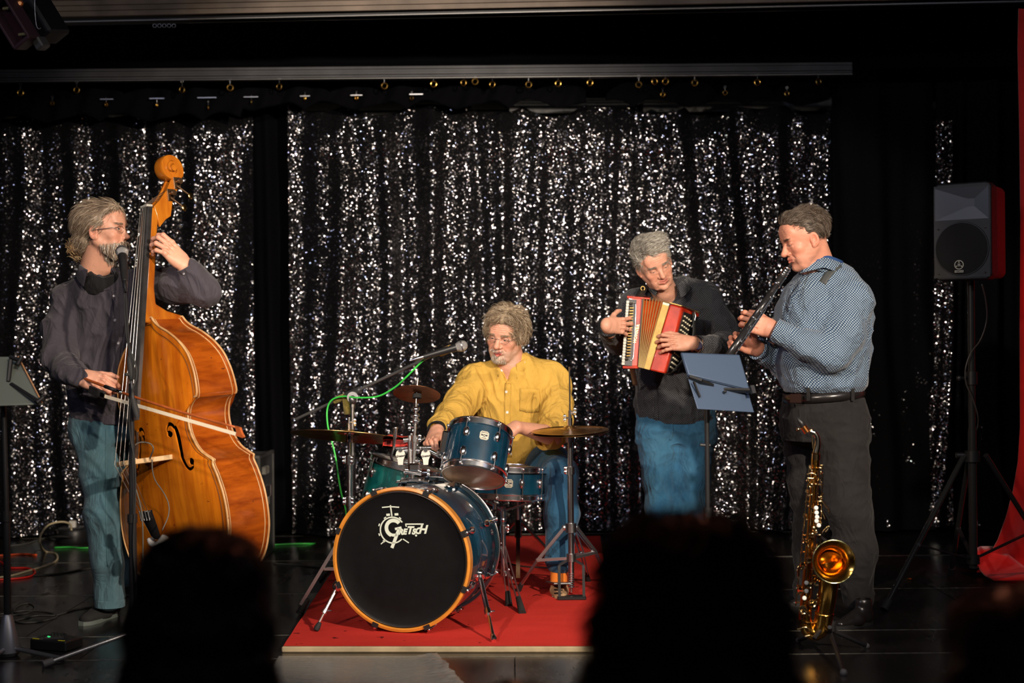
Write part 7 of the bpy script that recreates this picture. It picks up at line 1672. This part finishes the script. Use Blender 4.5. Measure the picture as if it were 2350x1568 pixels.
brd = [P(1565, 810, 5.52), P(1697, 815, 5.60), P(1734, 944, 5.52), P(1604, 936, 5.44)]
o, n = tablet_stand('black stand holding a blue-grey tablet in front of the clarinet player', P(1626, 906, 5.60), brd, P(1622, 925, 5.62), (ST2.x, ST2.y), None, None)
TBM = mat('tablet_blue', (.055, .088, .150), .42, .3, bump=.06, bscale=900)
tb_ = thing('tablet', 'blue-grey tablet in its cover clamped on the black stand', 'tablet', P(1650, 880, 5.54))
def board(q4, n, th, name, m, par, bev=.006):
    TL, TR, BR, BL = q4; x = obj(name, MB().hexa([BL, BR, BR+n*th, BL+n*th, TL, TR, TR+n*th, TL+n*th]), m, par); b = x.modifiers.new('b', 'BEVEL'); b.width = bev; b.segments = 3; b.affect = 'EDGES'; return x
up4 = [brd[0], brd[1], brd[1].lerp(brd[2], .62), brd[0].lerp(brd[3], .40)]; board(up4, n, .007, 'tablet_body', TBM, tb_, .003)
lo4 = [brd[0].lerp(brd[3], .34)+n*.012, brd[1].lerp(brd[2], .55)+n*.012, brd[2]+n*.012, brd[3]+n*.012]; board(lo4, n, .004, 'cover_flap', TBM, tb_, .0018)
m = MB(); e4 = [q+n*.0068 for q in up4]
for i in range(4): m.bar(e4[i], e4[(i+1) % 4], .006, .005, n)
obj('tablet_bezel', m, mat('bezel', (.03, .05, .09), .3), tb_)
m = MB(); m.bar(P(1578, 868, 5.50)-n*.012, P(1606, 878, 5.50)-n*.012, .010, .02, n); m.bar(P(1606, 878, 5.50)-n*.012, P(1640, 893, 5.55)-n*.012, .012, .02, n); m.bar(P(1640, 895, 5.545), P(1727, 897, 5.52), .012, .026, n, bev=.003); m.bar(P(1722, 888, 5.52)-n*.01, P(1727, 906, 5.51)-n*.01, .016, .014, n); m.bar(P(1592, 876, 5.47), P(1606, 912, 5.47), .006, .010, n); m.bar(P(1622, 866, 5.52), P(1630, 884, 5.55), .012, .014, n, bev=.003); m.ball(P(1664, 899, 5.51), .007, 8); obj('clamp_arms', m, BLACKP, o)
obj('clamp_knob', MB().lathe([(0, .012), (.011, .012), (.013, .008), (.013, 0)], P(1642, 922, 5.58), (0, -1, 0), 14), DCHROME, o)
m = MB(); m.cyl(P(1607, 1021, 5.62), P(1630, 1022, 5.62), .006, 10); obj('height_knob', m, DCHROME, o)
for a in (.4, 2.5, 4.6): q = obj('leg', MB().cyl((ST2.x, ST2.y, .10), (ST2.x+math.cos(a)*.28, ST2.y+math.sin(a)*.28, .012), .008, 10), BLACKM, o)
# left-edge stand
LS = G(18, 1506, 0); hb = P(12, 893, LS.y)
brd = [P(-70, 818, 5.42), P(40, 818, 5.46), P(98, 928, 5.36), P(-30, 932, 5.32)]
o, n = tablet_stand('black and grey music stand at the left edge of the stage', hb, brd, P(8, 912, LS.y), (LS.x, LS.y), None, None)
board(brd, n, .008, 'board', mat('board_grey', (.14, .16, .14), .45, .2), o, .004)
m = MB(); m.tube([P(42, 820, 5.45)-n*.004, P(97, 926, 5.36)-n*.004], .003, 6); obj('board_edge', m, mat('copper_edge', (.5, .25, .12), .4), o)
m = MB(); m.bar(P(20, 880, 5.40)-n*.01, P(26, 828, 5.42)-n*.01, .014, .018, n, bev=.003); m.bar(P(22, 822, 5.42)-n*.01, P(50, 832, 5.41)-n*.01, .014, .016, n, bev=.003); m.bar(P(25, 885, 5.40)-n*.01, P(88, 925, 5.34)-n*.01, .014, .018, n, bev=.003); m.cyl(P(84, 928, 5.33)-n*.01, P(99, 916, 5.35)-n*.01, .009, 12); m.cyl(P(40, 842, 5.40)-n*.012, P(50, 824, 5.42)-n*.012, .009, 12); obj('clamp_arms', m, BLACKP, o)
obj('base_cone', MB().lathe([(.012, .14), (.020, .13), (.045, .02), (.048, -.005), (.036, -.02), (0, -.02)], (LS.x, LS.y, .022), ZU, 28), mat('satin_grey', (.30, .30, .32), .4, .7), o, smooth=40)
for f in (G(152, 1514, .012), G(-60, 1540, .012), G(-20, 1440, .012)): f = Vector(f); q = obj('leg', MB().cyl((LS.x, LS.y, .035), f, .0085, 12), mat('satin_tube', (.34, .34, .35), .3, .8), o)
# ================================================================== floor clutter at the left
def floor_cable(label, pxs, r, m, z=None):
    pts = spline([G(x, y, z or r) for x, y in pxs], 8); o = obj('cable', MB().tube(pts, r, 8), m, None, smooth=180); tag(o, label, 'cable'); return o
WC = mat('cream_cable', (.50, .42, .26), .5); OC = mat('orange_cable', (.85, .10, .015), .45); BC = RUBBER
adp = G(168, 1222, .10)
pts = spline([P(164, 1217, 7.85), P(160, 1203, 7.9), P(140, 1198, 7.9), P(112, 1205, 7.85), P(95, 1225, 7.8), P(92, 1248, 7.75), G(104, 1266, .006), G(128, 1272, .005), G(130, 1286, .005), G(108, 1298, .005), G(60, 1312, .005), G(24, 1322, .005), G(-40, 1330, .005)], 8)
tag(obj('cable', MB().tube(pts, .0058, 8), WC, None, smooth=180), 'cream cable arching from the power block and winding over the floor', 'cable')
floor_cable('orange cable lying straight at the far left, nearest the curtain', [(-30, 1277), (20, 1274), (50, 1272), (84, 1274)], .0052, OC)
floor_cable('red cable doubled back in a loop at the left edge', [(-30, 1285), (0, 1289), (20, 1303), (60, 1304), (80, 1311), (72, 1322), (40, 1328), (-20, 1332)], .0052, mat('red_cable', (.75, .02, .012), .45))
floor_cable('thin black cable coiled on the floor at the left behind the pedal', [(0, 1410), (60, 1402), (108, 1405), (130, 1415), (100, 1425), (60, 1430), (34, 1425), (28, 1410), (40, 1392), (66, 1385), (80, 1396), (60, 1408), (0, 1415)], .0038, BC)
floor_cable('long black cable running from the coil toward the bass player\'s shoe', [(24, 1428), (80, 1414), (130, 1412), (170, 1400), (215, 1394), (280, 1390)], .0038, BC)
floor_cable('black cable lying across the floor from the cream cable to the jeans', [(60, 1322), (130, 1318), (200, 1306), (260, 1302), (330, 1296)], .0042, BC)
floor_cable('thin pale cable running to the power block from the left edge', [(20, 1253), (60, 1248), (100, 1236), (140, 1226)], .0028, mat('grey_cable', (.10, .10, .09), .5))
floor_cable('thin dark cable on the floor between the bass and the drums', [(628, 1294), (680, 1297), (720, 1302), (750, 1303), (790, 1300)], .0040, mat('grey_cable', (.10, .10, .09), .5))
floor_cable('black cable across the red mat behind the bass drum', [(1080, 1285), (1150, 1290), (1200, 1300), (1270, 1304)], .0040, BC, .028)
pb_ = thing('power_block', 'round black cable reel with a white plug on top beside the curtain', 'cable reel', (adp.x, adp.y, 0))
q = G(168, 1246, 0); m = MB(); m.lathe([(0, .0), (.085, .0), (.092, .01), (.092, .075), (.085, .085), (.0, .088)], q, ZU, 32); obj('reel', m, BLACKP, pb_, smooth=40); m = MB(); m.torus(Vector(q)+Vector((-.05, -.06, .035)), (0, .3, 1), .075, .006, 32, 8); obj('coil', m, BC, pb_, smooth=180)
m = MB(); m.box(Vector(q)+Vector((0, -.01, .112)), (.040, .035, .045), bev=.006); obj('plug', m, WHITEP, pb_)
m = MB(); m.box(Vector(q)+Vector((-.01, 0, .092)), (.12, .10, .008)); obj('socket_plate', m, GREYM, pb_)
pd = thing('foot_pedal', 'small black foot tuner with a green lit arrow and yellow marks on the floor', 'pedal', G(130, 1475, 0)); c = G(130, 1476, .022)
R_ = Matrix.Rotation(-.35, 3, 'Z'); obj('case', MB().box(c, (.17, .11, .040), R_, bev=.005), BLACKP, pd)
m = MB(); m.box(c+R_ @ Vector((-.01, .01, .0215)), (.075, .05, .003)); obj('control_plate', m, DCHROME, pd)
for i in range(5): obj('knob', MB().cyl(c+R_ @ Vector((-.035+.015*i, .022, .021)), c+R_ @ Vector((-.035+.015*i, .022, .034)), .0055, 10), BLACKM, pd)
m = MB(); m.prism([(-.012, .016), (.008, .010), (.008, -.004)], c+R_ @ Vector((-.035, -.012, .0225)), R_ @ Vector((1, 0, 0)), R_ @ Vector((0, 1, 0)), (0, 0, .002)); obj('lit_arrow', m, mat('green_led', (.0, .3, .08), .4, emit=((.05, 1, .25), .7)), pd)
for dx in (-.065, .055): obj('yellow_mark', MB().box(c+R_ @ Vector((dx, -.042, .0213)), (.03, .005, .001), R_), mat('yellow_mark', (.6, .5, .02), .5, emit=((.7, .6, .02), .15)), pd)
# amplifier / flight case behind the bass
fc = thing('flight_case', 'dark grey equipment case with pale latches standing behind the double bass', 'case', G(590, 1262, 0)); YF = 7.7; p0 = P(500, 1050, YF); p1 = P(594, 1050, YF)
w_ = p1.x-p0.x; cz = p1.z/2; cm = MB(); cm.box(((p0.x+p1.x)/2, YF+.22, p1.z/2), (w_, .44, p1.z), bev=.006); 
obj('body', cm, mat('case_dark', (.035, .037, .04), .5, .2, var=.3, vscale=9), fc)
m = MB()
for a_, b_ in (((p0.x, YF, p1.z), (p1.x, YF, p1.z)), ((p1.x, YF, p1.z), (p1.x, YF+.44, p1.z)), ((p1.x, YF, p1.z), (p1.x, YF, .02)), ((p1.x, YF+.44, p1.z), (p1.x, YF+.44, .02))): m.bar(a_, b_, .016, .016, (0, .3, 1) if a_[2] == b_[2] else (0, 1, 0))
obj('edge_profile', m, mat('case_edge', (.16, .16, .15), .35, .8), fc)
for h in (.86, .56): obj('latch', MB().box((p1.x+.014, YF+.12, p1.z*h), (.028, .10, .045), bev=.006), mat('latch_pale', (.45, .44, .38), .4, .5), fc)
m = MB(); m.tube([(p1.x+.004, YF+.20, p1.z*.70), (p1.x+.02, YF+.25, p1.z*.70), (p1.x+.02, YF+.25, p1.z*.60), (p1.x+.01, YF+.25, p1.z*.58)], .005, 8); obj('handle', m, DCHROME, fc)
bt = thing('bottle', 'small bottle with a red cap standing on the case behind the bass', 'bottle', P(539, 1049, YF+.2)); q = P(539, 1050, YF+.2); q.z = p1.z+.008
obj('glass', MB().lathe([(0, 0), (.03, 0), (.031, .02), (.02, .04), (.017, .045)], q, ZU, 20), WHITEP, bt, smooth=40); obj('cap', MB().lathe([(.018, .045), (.022, .047), (.024, .07), (.018, .078), (0, .078)], q, ZU, 20), RP, bt, smooth=40)
# ================================================================== loudspeaker on its tripod
sy = 6.5; spk = thing('loudspeaker', 'black loudspeaker with a horn and a round grille, red light tinted into its rear, on a tripod', 'loudspeaker', P(2215, 640, sy))
s_ = sy/FPX; zt_, zb_ = P(2205, 419, sy).z, P(2205, 643, sy).z; xl, xr = P(2141, 530, sy).x, P(2274, 530, sy).x; xm, zm = (xl+xr)/2, (zt_+zb_)/2; W_, H_ = xr-xl, zt_-zb_
yaw = Matrix.Rotation(-.60, 4, 'Z'); SM = Matrix.Translation((xm, sy, zm)) @ yaw
spk.matrix_world = SM
def L3(mb, name, m, parent=spk, smooth=35):
    return obj(name, mb, m, parent, smooth=smooth, world=False)
CAB = mat('speaker_cabinet', (.012, .012, .014), .5, bump=.3, bscale=400)
m = MB(); hw, hh = W_/2, H_/2; pr_ = [(-hw+.02, -hh), (hw-.02, -hh), (hw, -hh+.02), (hw, hh-.02), (hw-.02, hh), (-hw+.02, hh), (-hw, hh-.02), (-hw, -hh+.02)]
m.prism(pr_, (0, .0, 0), (1, 0, 0), (0, 0, 1), (0, .10, 0)); x = L3(m, 'cabinet_front', CAB); b = x.modifiers.new('b', 'BEVEL'); b.width = .008; b.segments = 3
m = MB(); k_ = .90; m.prism([(a*k_, b_*.95) for a, b_ in pr_], (0.012, .10, 0), (1, 0, 0), (0, 0, 1), (0, .14, 0)); x = L3(m, 'cabinet_rear', mat('speaker_rear_red_light', (.30, .008, .010), .6, bump=.3, bscale=400)); b = x.modifiers.new('b', 'BEVEL'); b.width = .01; b.segments = 2  # red light falling on the rear is put into its colour
# horn: pyramid recess drawn by four walls
m = MB(); zc = hh*.58; a4 = [(-hw*.92, hh*.90), (hw*.92, hh*.90), (hw*.92, hh*.24), (-hw*.92, hh*.24)]; i4 = [(.028, zc+.018), (.058, zc+.018), (.058, zc-.018), (.028, zc-.018)]
fr_ = [Vector((x_, -.004, z_)) for x_, z_ in a4]; inn = [Vector((x_, .085, z_)) for x_, z_ in i4]
HN = mat('horn_plastic', (.018, .018, .018), .35)
m.add(fr_+inn, [(0, 1, 5, 4), (1, 2, 6, 5), (2, 3, 7, 6), (3, 0, 4, 7), (4, 5, 6, 7)])
# front baffle with opening
m2 = MB(); o8 = [Vector((x_, -.004, z_)) for x_, z_ in [(-hw+.006, hh-.012), (hw-.006, hh-.012), (hw-.006, -hh+.012), (-hw+.006, -hh+.012)]]
m2.add(o8+fr_, [(0, 1, 5, 4), (1, 2, 6, 5), (2, 3, 7, 6), (3, 0, 4, 7)]); 
x = L3(m, 'horn', HN); 
# let the horn sit in front: box frame
L3(m2, 'baffle', CAB)
for v in x.data.vertices: v.co.y = v.co.y*.0-.004 if v.co.y < 0 else -.0045
for v in list(x.data.vertices)[4:]: v.co.y = -.0008
m = MB(); m.lathe([(0, .012), (.05, .016), (.10, .010), (W_*.46, .004), (W_*.47, 0)], (0, -.004, -hh*.36), (0, -1, 0), 48); L3(m, 'woofer_grille', mat('grille_black', (.012, .012, .013), .55, bump=1, bscale=900, bdist=.003))
m = MB(); m.torus((0, -.006, -hh*.36), (0, 1, 0), W_*.455, .003, 48, 6); L3(m, 'grille_rim', BLACKM)
for a_, b_ in ((-.40, .06), (.40, .06), (-.40, -.86), (.40, -.86)): L3(MB().ball((a_*W_, -.008, b_*hh), .0045, 8), 'screw', DCHROME)
EM = mat('emblem_cream', (.55, .53, .42), .45); eo = Vector((-.008, -.022, -hh*.69)); m = MB(); m.torus(eo, (0, 1, 0), .0195, .0022, 32, 6)
for k in range(3):
    a_ = math.radians(90+120*k); d = Vector((math.cos(a_), 0, math.sin(a_))); m.bar(eo, eo+d*.0175, .0022, .003, (0, 1, 0)); t_ = d.cross(Vector((0, 1, 0)))
    for sg in (-1, 1): m.bar(eo+d*.0165, eo+d*.0115+t_*sg*.004, .0016, .003, (0, 1, 0)); d2_ = Vector((math.cos(a_+pi/3), 0, math.sin(a_+pi/3)))
    m.bar(eo, eo+d2_*.009, .0018, .003, (0, 1, 0))
em = L3(m, 'maker_emblem', EM, smooth=None)
m = MB(); m.box(eo+Vector((0, .001, -.030)), (.040, .002, .010)); L3(m, 'name_plate', EM); t_ = text_mb('YAMAHA', .0095, .0003, 0, ext=.0004); put(t_, eo+Vector((0, -.0006, -.0302)), (1, 0, 0), (0, 0, 1)); L3(t_, 'name_lettering', BLACKP, smooth=None)
ts = thing('speaker_stand', 'tall black tripod stand under the loudspeaker at the right', 'stand', (P(2230, 900, sy).x, sy+.1, 0)); tx = P(2230, 900, sy+.1).x; ty = sy+.1
z = lambda h: Vector((tx, ty, h)); zh = P(2230, 1045, ty).z
m = MB(); m.cyl(z(zb_-.0), z(.72), .0165, 18); m.cyl(z(.76), z(.12), .0195, 18); obj('pole', m, mat('pole_black', (.05, .05, .05), .25, .6), ts)
m = MB(); m.cyl(z(zh+.02), z(zh-.03), .034, 18); m.cyl(z(.14), z(.18), .030, 18); obj('tripod_collars', m, BLACKP, ts)['kind'] = 'stuff'
m = MB(); hk = P(2225, 868, ty).z; m.cyl(z(hk-.03), z(hk+.03), .026, 16); m.cyl(z(hk), z(hk)+Vector((-.055, -.02, .0)), .008, 10); m.ball(z(hk)+Vector((-.065, -.02, 0)), .014, 10); obj('height_clamp', m, BLACKP, ts)
obj('collar_knob', MB().cyl(z(zh)+Vector((-.04, 0, .0)), z(zh)+Vector((-.075, 0, .0)), .013, 12), BLACKP, ts)
for k_, p_, f in ((0, P(2213, 1045, ty), G(2030, 1396, .015)), (1, P(2262, 1045, ty), G(2440, 1330, .015)), (2, z(zh)+Vector((0, .04, 0)), Vector((tx+.05, ty+.5, .015)))):
    f = Vector(f); q = obj('leg', MB().cyl(p_, f, .0125, 14), mat('pole_black', (.05, .05, .05), .25, .6), ts); obj('rubber_foot', MB().cyl(f-(p_-f)*.01, f+(p_-f)*.05, .018, 12), RUBBER, q)
    b_ = p_.lerp(f, .60); obj('brace', MB().bar(z(.16), b_, .018, .006), BLACKM, ts); obj('brace_rivet', MB().cyl(b_-Vector((0, .014, 0)), b_+Vector((0, .014, 0)), .009, 10), DCHROME, ts)
pts = spline([P(2253, 652, 6.5), P(2262, 690, 6.52), P(2264, 735, 6.54), P(2250, 780, 6.54), P(2228, 810, 6.56), P(2216, 845, 6.56), P(2217, 880, 6.56), P(2232, 915, 6.56), P(2243, 950, 6.57), P(2244, 975, 6.60), P(2236, 1000, 6.62)], 8)
tag(obj('speaker_cable', MB().tube(pts, .0034, 6), mat('speaker_cable', (.05, .045, .04), .35), None, smooth=180), 'thin dark cable winding round the pole under the loudspeaker', 'cable')
# lamp at the upper left
ly = 5.9; lc_ = P(60, 40, ly); lam = thing('stage_light', 'dark stage light with a tilted boxy housing hanging at the upper left corner', 'stage light', lc_)
RL = Matrix.Rotation(math.radians(-31), 3, 'Y') @ Matrix.Rotation(-.35, 3, 'Z')
q = obj('housing', MB().box(lc_+Vector((.025, .12, .02)), (.10, .15, .19), RL, bev=.01), mat('lamp_housing', (.006, .006, .009), .5), lam)
fcx = P(32, 50, ly-.06); m = MB()
for dx, dz, a_, b_ in ((-.042, 0, .012, .20), (.042, 0, .012, .20), (0, -.10, .09, .016), (0, .10, .09, .016)): m.box(fcx+RL @ Vector((dx, 0, dz)), (a_, .08, b_), RL, bev=.003)
obj('barn_frame', m, mat('lamp_frame', (.06, .03, .04), .45, .3), lam)
obj('reflector', MB().box(fcx+RL @ Vector((0, .03, 0)), (.08, .01, .19), RL), mat('lamp_inner', (.05, .015, .02), .35, .5), lam)
for dz in (-.060, .065): obj('lamp_clip', MB().box(fcx+RL @ Vector((.0, .005, dz)), (.036, .012, .012), RL @ Matrix.Rotation(.5, 3, 'Y'), bev=.003), mat('clip_yellow', (.50, .45, .22), .4, .6), lam)
for dx, dz in ((-.02, -.085), (.02, -.083), (.02, .05)): obj('screw', MB().ball(fcx+RL @ Vector((dx, -.012, dz)), .004, 8), CHROME, lam)
obj('corner_bracket', MB().box(P(94, 100, ly-.03), (.04, .06, .05), RL, bev=.006), mat('bracket_grey', (.12, .12, .12), .4, .6), lam)
obj('vent', MB().lathe([(0, .004), (.008, .004), (.009, .001), (.014, .004), (.015, 0)], P(46, 8, ly-.05), (0, -1, 0), 16), mat('vent_copper', (.5, .2, .06), .35, .8), lam)
m = MB(); m.tube(spline([P(80, -20, ly-.08), P(80, 20, ly-.08), P(83, 55, ly-.08), P(88, 66, ly-.08), P(94, 64, ly-.08)], 5), .0022, 6); obj('safety_wire', m, GREYM, lam, smooth=180)
m = MB(); yc = lc_+Vector((.06, .12, .05)); m.tube([yc+RL @ Vector((-.10, 0, 0)), yc+Vector((-.12, 0, .22)), yc+Vector((.08, 0, .26)), yc+RL @ Vector((.10, 0, 0))], .010, 8, flat=.4); m.cyl(yc+Vector((-.02, 0, .24)), (yc.x-.02, yc.y, 3.24), .012, 10); obj('yoke', m, BLACKM, lam)
copy_tree(lam, Matrix.Translation(P(300, -75, 6.7)), 'second dark stage light hanging just above the top edge, right of the first')
# crumpled film added for the bright floor reflection in front of the mat
rows = []
fz = Vector(G(690, 1508, 0)); pa = [G(640, 1507, 0), G(1003, 1507, 0), G(1068, 1580, 0), G(600, 1580, 0)]
for j in range(26):
    r = []
    for i in range(61):
        u, v = i/60, j/25; p = (pa[0]*(1-u)+pa[1]*u)*(1-v)+(pa[3]*(1-u)+pa[2]*u)*v; e_ = max(0, (u-.86)/.14)
        p.z = .0022+.0006*mnoise.noise(p*4)+e_*(.010+.022*abs(mnoise.noise(p*22)))*(1-.2*v); p.x += .012*mnoise.noise(Vector((v*9, 3, 1)))*u; r.append(p)
    rows.append(r)
t = NT('pale_reflection_film'); t.b.inputs['Base Color'].default_value = (.42, .41, .38, 1); t.b.inputs['Roughness'].default_value = .16; t.b.inputs['Specular IOR Level'].default_value = .9; t.b.inputs['Alpha'].default_value = .7; t.b.inputs['Metallic'].default_value = .35
t.bump(t.noise(t.coord((1, 3, 1)), 16, 4), .6, .006)
tag(obj('reflection_film', MB().grid(rows), t.m, None, fix=False, smooth=180), 'crumpled shiny film standing in for a floor reflection in front of the red mat', 'film')
g_ = obj('gold_scrap', MB().torus(G(2088, 1329, .006), (0, .1, 1), .013, .004, 14, 6), GOLD); tag(g_, 'fallen gold curtain ring lying on the floor left of the speaker stand pole', 'curtain ring')
